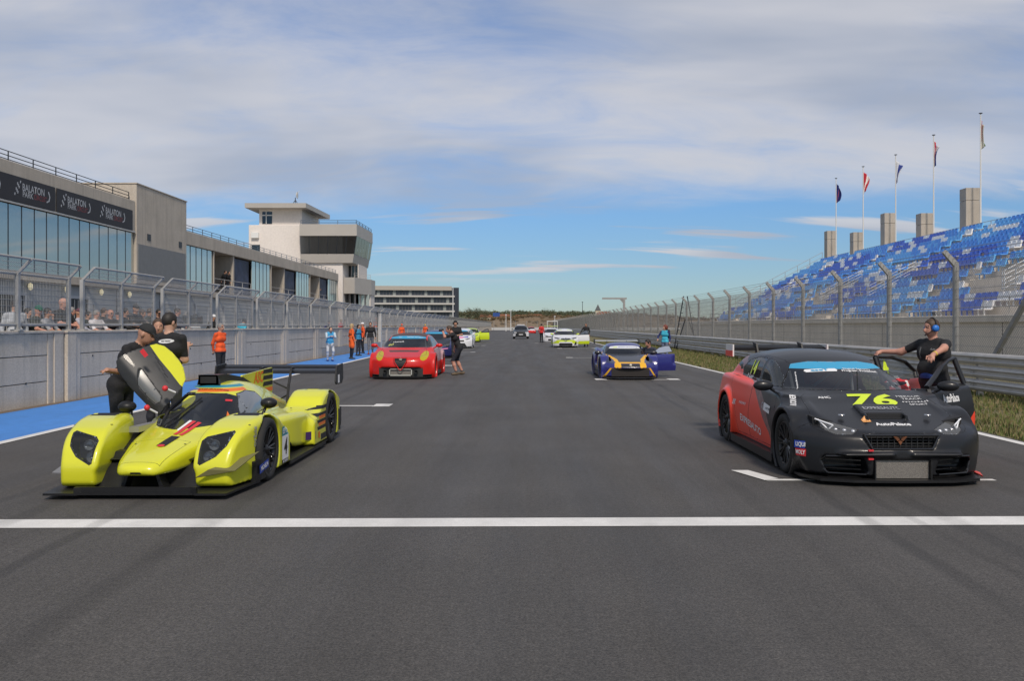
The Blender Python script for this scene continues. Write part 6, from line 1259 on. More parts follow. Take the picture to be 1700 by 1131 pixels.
    gridcar('winged_white_race_car', 'white touring car with a high yellow rear wing beside the red shirted man', (3.05, 84, 0), WHT, dict(BASE), .06, WS0, FW0, RW0, [[(.40, .60), (.55, .575), (.78, .63), (.80, .72), (.60, .68)]], grille=[([(-.80, .48), (.80, .48), (.5, .60), (-.5, .60)], 4), ([(-.45, .14), (.45, .14), (.4, .32), (-.4, .32)], 4), ([(.55, .16), (.8, .2), (.78, .40), (.62, .36)], 4)], mats=[LIM], wing=(4.1, 1.58, .72, LIM, 1.0), splitter=WHT)
    # black safety car (SUV)
    SUV = dict(BASE, hw=.99, H=1.72, L=4.7, top=[(0, .72), (.10, .86), (.2, .93), (.5, .99), (1.0, 1.05), (1.3, 1.10), (2.5, 1.12), (4.3, 1.12), (4.7, 1.0)], roof=[(1.1, .95), (1.25, 1.06), (1.6, 1.30), (1.95, 1.52), (2.2, 1.60), (2.8, 1.64), (3.6, 1.60), (4.2, 1.50), (4.5, 1.2), (4.6, 1.0)], nose=[(.03, .14), (.25, .07), (.7, .06), (.85, .10), (.95, .25), (1.1, .9)], side=[(.05, .90), (.25, .97), (.5, 1.0), (.9, .98), (1.1, .94), (1.3, .90)], tail=[(.05, 4.6), (.3, 4.7), (1.0, 4.65), (1.2, 4.5)], gw=[(.5, .84), (1.08, .84), (1.25, .79), (1.5, .70), (1.62, .62), (1.7, .5)], floor=.24, zw=.36, arch=.41, axle=(.92, 3.7), L_=0)
    car, res, bv = gridcar('safety_car', 'black and white safety car with roof light bar standing mid track', (-.02, 106, 0), mat('suv_black', (.022, .024, .027), .3, coat=.5), SUV, .06, [(-.80, 1.12), (.80, 1.12), (.62, 1.50), (-.62, 1.50)], [(1.6, 1.14), (2.0, 1.42), (2.5, 1.47), (2.5, 1.15)], [(2.6, 1.15), (2.6, 1.47), (3.6, 1.44), (4.0, 1.2)], [[(.50, .70), (.86, .74), (.86, .84), (.55, .80)]], prints=[([(-1.1, .30), (-.70, .30), (-.62, .62), (-1.1, .66)], 'y', lambda q, n: q.y < .7, 7), ([(.70, .30), (1.1, .30), (1.1, .66), (.62, .62)], 'y', lambda q, n: q.y < .7, 7), ([(.2, .5), (4.7, .5), (4.7, .8), (.2, .8)], 'x', sidec(1), 7)], grille=[([(-.42, .60), (.42, .60), (.48, .84), (-.48, .84)], 4), ([(-.5, .30), (.5, .30), (.5, .46), (-.5, .46)], 4)], mats=[WHT], wsc=(1., 2.4), mirrors=1.06, lampmat=mat('white_lamp', (.75, .76, .78), .2))
    MB().box(-.5, .5, 2.3, 2.55, 1.66, 1.76, bev=.03).build('light_bar', mat('bar_white', (.7, .7, .72), .3), car); MB().box(-.25, .25, .03, .05, .48, .57).build('number_plate', LW, car)
    gridcar('distant_red_car', 'small red car far away at the end of the straight', (2.1, 178, 0), RED, dict(BASE), .09, WS0, FW0, RW0, [[(.42, .62), (.60, .59), (.80, .66), (.80, .73), (.60, .68)]], prints=[([(-.8, .25), (.8, .25), (.8, 1.3), (-.8, 1.3)], 'z', lambda q, n: n.z > .3 and q.z < .97, 7)], mats=[WHT], mirrors=0)
    # blue and yellow mid-engined coupe
    BLU = mat('royal_blue_paint', (.020, .022, .17), .3, coat=.55, croughness=.08); YW = mat('amber_print', (.78, .42, .015), .35); GUN = mat('gunmetal_print', (.022, .022, .027), .35, coat=.4)
    def scoop(x, y, z, d):
        a = np.abs(x); d = smax(d, -sbox(a, y, z, (.0, .02, .22), (.60 - .5 * np.abs(z - .22), .18, .115), .05), .03); return smax(d, -sbox(a, y, z, (.93, 2.30, .55), (.16, .28, .17), .08), .04)
    P = dict(BASE, L=4.05, H=1.13, hw=.86, plan=[(0, .74), (.2, .80), (.6, .84), (.9, .85), (1.5, .82), (2.2, .83), (2.9, .865), (3.6, .87), (4.05, .80)], top=[(0, .40), (.1, .46), (.25, .50), (.55, .58), (.85, .64), (1.15, .69), (1.6, .72), (2.3, .78), (2.9, .86), (3.5, .86), (3.9, .82), (4.05, .7)], roof=[(.9, .58), (1.1, .68), (1.4, .84), (1.7, .965), (1.95, 1.04), (2.25, 1.075), (2.6, 1.06), (3.0, .99), (3.4, .90), (3.7, .82)], side=[(.05, .90), (.2, .97), (.4, 1.0), (.55, .985), (.75, .94), (.95, .9)], nose=[(.03, .08), (.2, .05), (.34, .06), (.42, .11), (.5, .25), (.6, .55), (.75, .9)], tail=[(.05, 3.95), (.4, 4.05), (.8, 4.0), (.9, 3.9)], gw=[(.4, .70), (.68, .68), (.8, .63), (.95, .56), (1.05, .47), (1.13, .36)], arch=.345, axle=(.78, 3.15), zw=.315, bulge=.13, crown=.06, sweep=.5, flare=.05, ymid=2.0, wcurve=.32, cuts=(scoop,))
    car, res, bv = gridcar('coupe_race_car', 'royal blue coupe race car with amber outlines and raised rear wing', (3.24, 25.5, 0), BLU, P, .028, [(-.62, .70), (-.3, .675), (.3, .675), (.62, .70), (.60, .78), (.44, .95), (.25, .975), (-.25, .975), (-.44, .95), (-.60, .78)], [(1.30, .72), (1.68, .92), (1.95, .97), (2.1, .97), (2.15, .78)], None, [[(.42, .50), (.55, .47), (.70, .50), (.68, .60), (.60, .645), (.50, .60)]],
        prints=[([(-.34, .30), (.34, .30), (.36, .62), (.60, 1.05), (-.60, 1.05), (-.36, .62)], 'z', lambda q, n: n.z > .2 and q.z < .8, 8), ([(-.34, .36), (.34, .36), (.34, .47), (-.34, .47)], 'y', lambda q, n: q.y < .5, 8)] + [x for s in (-1, 1) for x in (([(s * a, b) for a, b in ((.30, .05), (.44, .05), (.46, .55), (.66, 1.08), (.54, 1.08), (.35, .60))], 'z', lambda q, n: n.z > .1 and q.z < .8, 7), ([(s * a, b) for a, b in ((.28, .345), (.60, .345), (.78, .10), (.74, .07), (.57, .31), (.28, .31))], 'y', lambda q, n: q.y < .8, 7), ([(s * a, b) for a, b in ((.28, .49), (.46, .49), (.48, .34), (.28, .34))], 'y', lambda q, n: q.y < .8 and q.z > .36, 7))] + [([(-.8, .055), (.8, .055), (.8, .10), (-.8, .10)], 'y', lambda q, n: q.y < .8, 7), ([(-.40, .48), (.40, .48), (.40, .515), (-.40, .515)], 'y', lambda q, n: q.y < .7 and n.z > .3, 7), ([(2.05, .86), (2.2, .80), (1.98, .50), (2.25, .18), (2.0, .18), (1.88, .50)], 'x', sidec(-1), 7), ([(1.9, .1), (2.7, .1), (2.7, .3), (1.9, .3)], 'x', sidec(-1), 8)],
        grille=(), mats=[YW, GUN], strip=WHT, lampmat=mat('blue_lamp_lens', (.03, .035, .09), .1, coat=.7), mirrors=.86, mirror_m=GUN, splitter=GUN, wing=(3.85, 1.10, .74, mat('wing_alu', (.45, .45, .43), .35, .4), .82), opened=(1.25, 2.15, .2, .72, .80, 62), wsc=(.8, 2.2), intr=(1.05, .68, 2.4, 1.02), cage=False, sz=.68)
    MB().box(-.56, .56, .16, .2, .10, .34).build('nose_mesh', mat('nose_mesh_black', (.02, .016, .014), .7), car); MB().lathe([(.10, .001), (.103, .035), (.13, .04)], 14, 'y', (0, 0, .43)).build('badge', mat('badge_cream'), car); decal('lettering', textmesh('ENDURANCE', .05, .02, width=.6), mat('strip_blue', (.1, .15, .4), .5), res['sun_strip'], (.1, 1.6, .94), (1, 0, 0), (0, -.3, 1), bv, D=(0, -1, .4)); decal('sticker', rect(.12, .04), mat('number_yellow', (.62, .78, .03), .45), res['sun_strip'], (-.3, 1.6, .94), (1, 0, 0), (0, -.3, 1), bv, D=(0, -1, .4))
# ================================================================ people
SKIN = [mat('skin_light', (.52, .30, .21), .55, var=.08, vscale=14, coords='obj'), mat('skin_tan', (.44, .235, .155), .55, var=.08, vscale=14, coords='obj'), mat('skin_ruddy', (.50, .25, .18), .55, var=.1, vscale=14, coords='obj')]
HAIRM = {'dark': mat('hair_dark', (.018, .014, .011), .6), 'brown': mat('hair_brown', (.06, .035, .02), .6), 'grey': mat('hair_grey', (.22, .21, .20), .6), 'blond': mat('hair_blond', (.42, .30, .15), .6), 'red': mat('hair_red', (.16, .035, .02), .6)}
EYE = mat('eye_dark', (.03, .02, .018), .3); LIP = mat('lip', (.34, .12, .10), .5)
CL = {}
def cloth(c, rough=.85):
    k = 'cloth_%02x%02x%02x' % tuple(int(255 * q) for q in c)
    return mat(k, c, rough, var=.22, vscale=6, bump=.8, bscale=13, coords='obj')
def V3(*a): return np.array(a, float)
def joints(H=1.75, lean=0., side=0., fat=1., **kw):
    """standing figure facing -y; lean tips the trunk forward about the hips, side tips it sideways"""
    k = H / 1.75; J = dict(pel=V3(0, 0, .95), wst=V3(0, 0, 1.09), che=V3(0, .01, 1.30), nek=V3(0, .02, 1.475), hed=V3(0, -.015, 1.635), shl=V3(.19, .01, 1.425), shr=V3(-.19, .01, 1.425), ell=V3(.26, .04, 1.15), elr=V3(-.26, .04, 1.15), wrl=V3(.27, -.05, .91), wrr=V3(-.27, -.05, .91), hpl=V3(.09, 0, .91), hpr=V3(-.09, 0, .91), knl=V3(.10, -.01, .49), knr=V3(-.10, -.01, .49), anl=V3(.11, .03, .085), anr=V3(-.11, .03, .085), face=V3(0, -1, 0))
    up = ['wst', 'che', 'nek', 'hed', 'shl', 'shr', 'ell', 'elr', 'wrl', 'wrr']; c, s = math.cos(lean), math.sin(lean); c2, s2 = math.cos(side), math.sin(side)
    for n in up:
        p = J[n] - J['pel']; q = V3(p[0], p[1] * c - p[2] * s, p[1] * s + p[2] * c); q = V3(q[0] * c2 + q[2] * s2, q[1], -q[0] * s2 + q[2] * c2); J[n] = J['pel'] + q
    for n in J:
        if n != 'face': J[n] = J[n] * k
    J['k'] = k; J['fat'] = fat
    for n, v in kw.items(): J[n] = V3(*v)
    return J
def person(label, loc, rz, J, h=.025, skin=0, shirt=(.02, .02, .022), sleeve=.5, legs=(.02, .022, .03), shorts=None, shoes=(.03, .03, .03), hair='dark', style='short', hat=None, sleevec=None, hands=True, group=None, prints=None, wholearm=False, low=0., coat=None):
    k = J['k']; P = []                                          # (a, b, ra, rb, tag)
    ft = J['fat']; up = J['nek'] - J['pel']; up = up / np.linalg.norm(up); lat = J['shl'] - J['shr']; lat = lat / np.linalg.norm(lat); fw = np.cross(up, lat); fw = -fw if fw @ V3(0, -1, 0) < -.2 else fw
    def cap(a, b, ra, rb, t): P.append((np.asarray(a, float), np.asarray(b, float), ra * k, rb * k, t))
    pe, ws, ch, nk, hd = J['pel'], J['wst'], J['che'], J['nek'], J['hed']
    cap(pe - lat * .07 * k, pe + lat * .07 * k, .118 * (ft * .5 + .5), .118 * (ft * .5 + .5), 'hip'); cap(ws - lat * .055 * k + fw * .02 * (ft - 1) * 4 * k, ws + lat * .055 * k + fw * .02 * (ft - 1) * 4 * k, .108 * ft, .108 * ft, 'shirt'); cap(ch - lat * .085 * k, ch + lat * .085 * k, .118 * (ft * .6 + .4), .118 * (ft * .6 + .4), 'shirt')
    cap(J['shr'] * .75 + J['shl'] * .25, J['shl'] * .75 + J['shr'] * .25, .078, .078, 'shirt'); cap(nk - up * .05 * k, nk + (hd - nk) * .55, .058, .052, 'neck')
    for s in 'lr':
        sh, el, wr, hp, kn, an = (J[n + s] for n in ('sh', 'el', 'wr', 'hp', 'kn', 'an'))
        cap(sh, el, .060 * (ft * .3 + .7), .044, 'ua'); cap(el, wr, .043, .029, 'fa'); cap(hp, kn, .092 * (ft * .3 + .7), .058, 'thigh'); cap(kn, kn * .62 + an * .38, .056, .058, 'calf'); cap(kn * .62 + an * .38, an, .056, .038, 'calf')
        fd = J['ft' + s] if 'ft' + s in J else V3(.18 if s == 'l' else -.18, -1, 0); fd = fd / np.linalg.norm(fd); cap(an + fd * -.045 * k - V3(0, 0, .03 * k), an + fd * .02 * k - V3(0, 0, .035 * k), .042, .046, 'shoe'); cap(an + fd * .02 * k - V3(0, 0, .042 * k), an + fd * .145 * k - V3(0, 0, .052 * k), .043, .032, 'shoe')
        d = wr - el; d = d / np.linalg.norm(d); hx = J.get('hand' + s); d2 = d if hx is None else hx / np.linalg.norm(hx); lt = np.cross(d2, V3(0, 0, 1) if abs(d2[2]) < .8 else V3(0, -1, 0)); lt = lt / np.linalg.norm(lt); nn = np.cross(lt, d2)
        cap(wr, wr + d2 * .055 * k, .028, .032, 'hand')
        if hands:
            for i, ln in enumerate((.062, .075, .072, .055)):
                o = wr + d2 * .065 * k + lt * (.033 - .022 * i) * k; m_ = o + d2 * ln * .55 * k - nn * .012 * k; cap(o, m_, .0105, .0095, 'hand'); cap(m_, m_ + (d2 * .55 - nn * .85) * ln * .5 * k, .0095, .0085, 'hand')
            o = wr + d2 * .02 * k + lt * .028 * k; cap(o, o + (d2 * .6 + lt * .7) * .05 * k, .013, .011, 'hand'); cap(o + (d2 * .6 + lt * .7) * .05 * k, o + (d2 * .9 + lt * .45 - nn * .3) * .075 * k, .011, .009, 'hand')
        else: cap(wr + d2 * .05 * k, wr + d2 * .12 * k, .030, .022, 'hand')
    if coat: cap(pe - lat * .09 * k, pe - lat * .10 * k - V3(0, 0, coat * k), .115, .11, 'coat'); cap(pe + lat * .09 * k, pe + lat * .10 * k - V3(0, 0, coat * k), .115, .11, 'coat')
    f = J['face'] / np.linalg.norm(J['face']); hu = V3(0, 0, 1) - f * f[2]; hu = hu / np.linalg.norm(hu); hl_ = np.cross(hu, f) * -1.; hl_ = hl_ / np.linalg.norm(hl_)
    def head(pts):                                              # head-local frame: left, forward, up
        return (pts - hd) @ np.stack([hl_, f, hu], 1) / k
    def ellip(q, c, r): return (np.sqrt((((q - np.array(c)) / np.array(r)) ** 2).sum(1)) - 1) * min(r) * k
    tags = [p[4] for p in P]
    def dist(pts):
        D = np.empty((len(P) + 1, len(pts)))
        for i, (a, b, ra, rb, t) in enumerate(P):
            ab = b - a; L = ab @ ab; u = np.clip((pts - a) @ ab / max(L, 1e-9), 0, 1); D[i] = np.linalg.norm(pts - a - u[:, None] * ab, axis=1) - (ra + (rb - ra) * u)
        q = head(pts); hdD = smin(ellip(q, (0, -.008, .022), (.076, .096, .098)), ellip(q, (0, .022, -.045), (.055, .07, .068)), .03 * k)
        hdD = smin(hdD, ellip(q, (0, .10, -.018), (.013, .02, .026)), .012 * k)
        for s_ in (-1, 1): hdD = smin(hdD, ellip(q, (s_ * .078, -.01, -.008), (.012, .022, .032)), .006 * k); hdD = smax(hdD, -ellip(q, (s_ * .032, .106, .016), (.018, .02, .011)), .012 * k)
        D[-1] = hdD; return D
    fing = np.array([t == 'hand' for t in tags] + [False])
    def fld(x, y, z):
        pts = np.stack([np.ravel(x), np.ravel(y), np.ravel(z)], 1); D = dist(pts); d = D[0].copy()
        for i in range(1, len(D)): d = smin(d, D[i], (.006 if fing[i] else .035) * k)
        return d.reshape(np.shape(x))
    allp = np.array([p[0] for p in P] + [p[1] for p in P] + [hd]); lo, hi = allp.min(0) - .17, allp.max(0) + .17; lo[2] = max(lo[2], J.get('zmin', low))
    Pn, F = nets(fld, lo, hi, h, 1)
    C = Pn[F].mean(1); D = dist(C); am = D.argmin(0); MI = np.zeros(len(C), int)
    mats = [SKIN[skin], cloth(shirt), cloth(sleevec or shirt), cloth(legs), cloth(shorts or legs), cloth(shoes, .6), EYE, LIP]
    tg = tags + ['head']; q = head(C)
    for i, t in enumerate(tg):
        m = am == i
        if not m.any(): continue
        if t in ('shirt', 'coat'): MI[m] = 1
        elif t == 'hip': MI[m] = np.where(((C[m] - pe) @ up) > -.03 * k, 1, 4)
        elif t in ('ua', 'fa'):
            a, b = P[i][0], P[i][1]; u = ((C[m] - a) @ (b - a)) / ((b - a) @ (b - a)); u = u * .5 + (.5 if t == 'fa' else 0); MI[m] = np.where(u < sleeve, 2 if t == 'fa' or sleevec else 1, 0)
        elif t in ('thigh', 'calf'):
            if shorts is None: MI[m] = 3
            else: MI[m] = np.where(C[m][:, 2] > (J['knl'][2] + J['knr'][2]) / 2 - .02 * k, 4, np.where(C[m][:, 2] < .15 * k, 3, 0))
        elif t == 'shoe': MI[m] = 5
        elif t == 'neck': MI[m] = np.where(((C[m] - nk) @ up) < -.005 * k, 1, 0)
        elif t == 'head' and h < .022:
            qq = q[m]; e = (np.abs(np.abs(qq[:, 0]) - .032) < .016) & (np.abs(qq[:, 2] - .014) < .008) & (qq[:, 1] > .05); l = (np.abs(qq[:, 0]) < .022) & (np.abs(qq[:, 2] + .062) < .006) & (qq[:, 1] > .05); b_ = (np.abs(np.abs(qq[:, 0]) - .034) < .02) & (np.abs(qq[:, 2] - .036) < .006) & (qq[:, 1] > .05); MI[m] = np.where(e | b_, 6, np.where(l, 7, 0))
    o = tag(obj('person', meshdata('person', Pn, F, mats, MI, True), None, loc, (0, 0, rz)), label, 'person', group)
    # hair / headgear as children
    hh = min(h, .018)
    def extra(nm, fn, m, r=.2, dz=0.):
        c = hd + V3(0, 0, dz) * k
        def g(x, y, z):
            pts = np.stack([np.ravel(x), np.ravel(y), np.ravel(z)], 1); return fn(head(pts)).reshape(np.shape(x)) * k
        a, b = nets(g, c - r * k, c + r * k, hh, 1)
        if len(b): obj(nm, meshdata(nm, a, b, m, smooth=True), o)
    E = lambda q, c, r: (np.sqrt((((q - np.array(c)) / np.array(r)) ** 2).sum(1)) - 1) * min(r)
    hm = HAIRM.get(hair)
    if style in ('short', 'long', 'curly', 'bun') and hm and hat is None or style in ('long', 'curly', 'bun') and hm:
        def hf(q):
            sh = E(q, (0, -.012, .028), (.084, .104, .106)); line = np.maximum(q[:, 1] - .055 - .5 * np.maximum(0, q[:, 2] - .05), -(q[:, 2] + .04 + .55 * (q[:, 1] < 0) * 0) + .35 * (q[:, 1] + .02)); d = smax(sh, line * .8, .012)
            if style == 'long': d = smin(d, smax(E(q, (0, -.05, -.08), (.092, .062, .15)), q[:, 1] - .0, .02), .03)
            if style == 'bun': d = smin(d, E(q, (0, -.115, .05), (.04, .04, .04)), .015)
            if style == 'curly': d = smin(d, smax(E(q, (0, -.04, -.0), (.125, .115, .15)), q[:, 1] - .03, .02), .03) + .012 * np.sin(q[:, 0] * 95) * np.sin(q[:, 1] * 90 + 1) * np.sin(q[:, 2] * 88)
            return d
        extra('hair', hf, hm, .24 if style in ('long', 'curly') else .16, -.03 if style == 'long' else 0)
    if hat:
        hc, vis = hat; extra('cap', lambda q: smin(smax(E(q, (0, -.008, .035), (.087, .106, .10)), .035 - q[:, 2], .01), smax(E(q, (0, .10 * vis, .045), (.066, .075, .055)), np.abs(q[:, 2] - .042 + .25 * np.maximum(0, q[:, 1] - .1)) - .007, .008) if vis else E(q, (0, 0, .08), (.03, .03, .03)), .01), cloth(hc), .22)
    return o
def mid(a, b, t=.5): return tuple(np.asarray(a) * (1 - t) + np.asarray(b) * t)
def loc_of(wp, loc, rz):                                        # world point -> person-local
    d = Vector(wp) - Vector(loc); d.rotate(Matrix.Rotation(-rz, 3, 'Z')); return np.array(d[:])
def reach(J, s, target, bend=(0, .3, -1)):
    """put the wrist of arm s on a local target, elbow by two-bone solve"""
    k = J['k']; sh = J['sh' + s]; T = np.asarray(target, float); d = T - sh; L = np.linalg.norm(d); a, b = .285 * k, .255 * k
    if L > a + b - .01: T = sh + d / L * (a + b - .012); L = a + b - .012; d = T - sh
    u = d / L; x = (a * a - b * b + L * L) / (2 * L); y = math.sqrt(max(1e-6, a * a - x * x)); n = np.asarray(bend, float); n = n - u * (n @ u); n = n / np.linalg.norm(n); J['el' + s] = sh + u * x + n * y; J['wr' + s] = T; return J
def at_px(px, Y): return (px - VX) * Y / FPX
def people():
    BLKC = (.014, .014, .016); ORC = (.78, .10, .02); DK = (.02, .022, .03)
    # --- big man between the open doors
    loc = (at_px(1551, 11.15), 11.15, 0); rz = R(-62); J = joints(1.68, .06, fat=1.35); J['face'] = V3(-.35, -1, -.12)
    reach(J, 'r', loc_of((4.81, 11.62, 1.25), loc, rz), (0, .2, -1)); reach(J, 'l', loc_of((4.93, 10.5, 1.20), loc, rz), (.9, .3, .3)); J['handr'] = loc_of((4.70, 11.6, 1.20), loc, rz) - J['wrr']; J['handl'] = loc_of((4.86, 10.42, 1.10), loc, rz) - J['wrl']
    o = person('heavy set person in black t-shirt with blue ear defenders holding the open car doors', loc, rz, J, .0125, 2, BLKC, .36, (.012, .014, .022), hair='brown')
    hd = J['hed']; k = J['k']; fv = J['face'] / np.linalg.norm(J['face']); lv = np.cross(V3(0, 0, 1), fv); lv = -lv / np.linalg.norm(lv); BLU = mat('ear_cup_blue', (.02, .16, .55), .4)
    for s in (-1, 1):
        c = hd + lv * s * .088; MB().lathe([(-.02, .03), (-.018, .045), (.012, .043), (.026, .03), (.028, .001)], 18, 'x').build('ear_defender', BLU, o, loc=tuple(c), rot=(0, 0, math.atan2(lv[1] * s, lv[0] * s)))
    b = MB(); arc = [hd + lv * (.098 * math.cos(t)) + V3(0, 0, 1) * (.135 * math.sin(t)) - fv * .01 for t in np.linspace(0, math.pi, 13)]; b.tube([tuple(p) for p in arc], .009); b.build('headband', BLACK, o); c = hd - lv * .09; e = hd + fv * .10 - V3(0, 0, .075) + lv * -.02; MB().tube([tuple(c), tuple(mid(c, e, .6) - lv * .01), tuple(e)], .005).sphere(tuple(e), .012, n=8, k=5).build('microphone', BLACK, o); c2 = hd + lv * .11; MB().bar(tuple(c2), tuple(c2 - fv * .07 + V3(0, 0, .01)), .008).build('aerial', BLACK, o)
    pe = J['pel']; MB().lathe([(-.035, .165), (-.015, .172), (.02, .172), (.035, .163)], 24, 'z', tuple(pe + V3(0, -.005, .05))).build('waist_cloth', mat('waist_blue', (.02, .05, .22), .8), o)
    w = J['wrl']; e_ = J['ell']; d = (w - e_) / np.linalg.norm(w - e_); MB().bar(tuple(w - d * .045), tuple(w - d * .03), .034, 0, 12).build('wristband', mat('band_yellow', (.7, .55, .04), .5), o)
    bvh = BVHTree.FromPolygons([v.co[:] for v in o.data.vertices], [p.vertices[:] for p in o.data.polygons]); decal('shirt_print', textmesh('Auto', .04, 0, .2, width=.07), mat('print_grey', (.35, .35, .35), .7), o, (.09, -.25, 1.30), (1, .2, 0), (0, 0, 1), bvh, D=(.1, -1, 0)); decal('shirt_print', textmesh('EXPRESAUTO', .03, 0, width=.14), mat('print_grey'), o, (-.10, -.25, 1.25), (0, 0, -1), (1, 0, 0), bvh, D=(0, -1, 0))
    # --- crew round the prototype
    loc = (-4.68, 10.15, 0); rz = R(78); J = joints(1.70, .50); J['face'] = V3(.25, -1, -.5); reach(J, 'r', loc_of((-4.55, 9.62, 1.10), loc, rz), (.3, -.3, -1)); reach(J, 'l', loc_of((-4.12, 9.75, 1.34), loc, rz), (.5, .2, -.6)); person('crew member in black cap bending over the raised yellow car door', loc, rz, J, .016, 1, (.013, .013, .015), .44, (.016, .017, .02), hat=((.02, .021, .022), 1.), hair='dark')
    loc = (at_px(263, 12.2), 12.2, 0); J = joints(1.69); J['face'] = V3(.15, -1, 0); o = person('person in dark jacket with white collar looking out behind the raised door', loc, R(15), J, .018, 1, (.03, .032, .035), 1., DK, hair='brown'); 
    ck = J['nek']; MB().lathe([(-.03, .075), (.0, .066), (.015, .07)], 16, 'z', tuple(ck)).build('collar', cloth((.6, .6, .6)), o)
    loc = (at_px(281, 11.3), 11.3, 0); rz = R(168); J = joints(1.76); reach(J, 'r', loc_of((at_px(309, 11.5), 11.52, 1.32), loc, rz), (-.25, .4, -1)); J['face'] = V3(-.3, -1, -.2); o = person('person in black t-shirt seen from behind with white print on the back', loc, rz, J, .016, 0, BLKC, .42, DK, hair='dark')
    bvh = BVHTree.FromPolygons([v.co[:] for v in o.data.vertices], [p.vertices[:] for p in o.data.polygons]); PW = mat('print_white', (.65, .65, .65), .7)
    decal('back_print', polymesh([ell(0, 0, .11, .03, 18, .05)]), PW, o, (-.02, .3, 1.40), (-1, 0, 0), (0, 0, 1), bvh, D=(0, 1, 0)); decal('back_print', textmesh('asc racing', .035, .02, width=.13), BLACK, o, (-.02, .3, 1.40), (-1, 0, 0), (0, 0, 1), bvh, D=(0, 1, 0), off=.008)
    for z, w in ((1.31, .07), (1.26, .09), (1.21, .13)): decal('back_print', rect(w, .018), PW, o, (-.01, .3, z), (-1, 0, 0), (0, 0, 1), bvh, D=(0, 1, 0))
    # --- along the blue strip
    loc = (at_px(366, 24.5), 24.5, 0); rz = R(70); J = joints(1.66); reach(J, 'l', (.10, .16, .86), (.7, .6, 0)); reach(J, 'r', (-.10, .16, .88), (-.7, .6, 0)); person('marshal in orange jacket with hands clasped behind the back by the wall', loc, rz, J, .02, 1, ORC, .97, (.016, .017, .022), hair='grey')
    loc = (at_px(548, 39), 39, 0); rz = R(20); J = joints(1.66, .38, knl=(.13, -.16, .46), knr=(-.12, -.12, .47), hpl=(.09, .05, .82), hpr=(-.09, .05, .82), pel=(0, .05, .86)); J['face'] = V3(.2, -1, .1)
    for n in ('wst', 'che', 'nek', 'hed', 'shl', 'shr'): J[n] = J[n] + V3(0, .05, -.07)
    reach(J, 'l', (.06, -.50, 1.12), (.6, .1, -.8)); reach(J, 'r', (-.05, -.50, 1.12), (-.6, .1, -.8)); o = person('person in light blue and white racing overalls clapping on the blue strip', loc, rz, J, .024, 0, (.06, .35, .62), .97, (.50, .52, .55), shoes=(.03, .05, .2), hair='dark', sleevec=(.45, .55, .62), style='bun')
    person('blond person in long orange marshal coat at the edge of the blue strip', (at_px(584, 41.5), 41.5, 0), R(120), joints(1.69), .025, 0, (.85, .13, .02), .97, (.014, .015, .02), hair='blond', style='long', coat=.30)
    person('dark haired person in blue top between the two orange marshals', (at_px(595, 46), 46, 0), R(60), joints(1.66), .028, 1, (.03, .22, .40), .97, (.02, .022, .03), hair='dark', style='long', sleevec=(.02, .03, .06)); person('marshal in orange jacket and white cap on the blue strip', (at_px(602, 50), 50, 0), R(-70), joints(1.78), .03, 1, ORC, .97, (.014, .015, .018), hat=((.7, .7, .7), 1.))
    loc = (at_px(615, 48), 48, 0); person('person in black jacket and grey trousers walking on the blue strip', loc, R(10), joints(1.80, anl=(.12, .22, .10), knl=(.11, .05, .50), anr=(-.10, -.22, .09), knr=(-.1, -.14, .52)), .028, 1, (.015, .015, .017), .97, (.14, .14, .15), shoes=(.3, .03, .03), hair='dark')
    # --- photographer and the man with headphones
    loc = (at_px(760, 28.2), 28.2, 0); rz = R(-82); J = joints(1.72, .50, knl=(.10, -.17, .47), anl=(.11, -.05, .085), knr=(-.12, -.02, .48), anr=(-.12, .16, .09), hpl=(.09, .06, .86), hpr=(-.09, .06, .86), pel=(0, .06, .90))
    for n in ('wst', 'che', 'nek', 'hed', 'shl', 'shr'): J[n] = J[n] + V3(0, .05, -.04)
    J['face'] = V3(0, -1, -.15); reach(J, 'l', J['hed'] + V3(.06, -.20, -.06), (.8, 0, -.8)); reach(J, 'r', (-.16, -.10, .82), (-.5, .6, 0)); o = person('photographer in black t-shirt and shorts crouching to shoot the red car', loc, rz, J, .022, 2, (.014, .014, .017), .44, (.05, .05, .05), shorts=(.014, .015, .024), shoes=(.12, .085, .05), hair='brown')
    c = J['hed'] + V3(.01, -.20, -.02); MB().box(-.065, .065, -.03, .03, -.045, .045, bev=.01).bar((0, -.03, 0), (0, -.13, 0), .036, 0, 14).build('camera', BLACK, o, loc=tuple(c))
    loc = (at_px(756, 38), 38, 0); J = joints(1.82); reach(J, 'l', (.10, -.26, 1.18), (.6, .2, -.7)); reach(J, 'r', (-.10, -.26, 1.16), (-.6, .2, -.7)); o = person('person in black t-shirt with black headphones standing behind the blue car', loc, R(10), J, .026, 1, (.013, .013, .014), .45, (.03, .03, .035), hair='dark', hat=((.013, .013, .014), 0)); hd = J['hed']
    for s in (-1, 1): MB().lathe([(-.03, .05), (.03, .045), (.03, .001)], 12, 'x').build('ear_cup', BLACK, o, loc=tuple(hd + V3(s * .09, 0, 0)))
    for i, (px, Y, l) in enumerate(((667, 70, 'marshal in orange jacket by the wall behind the red car'), (706, 88, 'marshal with orange jacket and yellow cap by the wall behind the blue car'))): person(l, (at_px(px, Y), Y, 0), R(40 - 60 * i), joints(1.74), .034, 1, ORC, .97, (.05, .03, .03), hat=((.7, .45, .05) if i else ORC, 0), hands=False)
    # --- right side
    person('person in red shirt and black trousers beside the white winged car', (at_px(899, 82), 82, 0), R(150), joints(1.78), .034, 1, (.62, .03, .03), .97, (.012, .012, .014), hair='dark', hands=False)
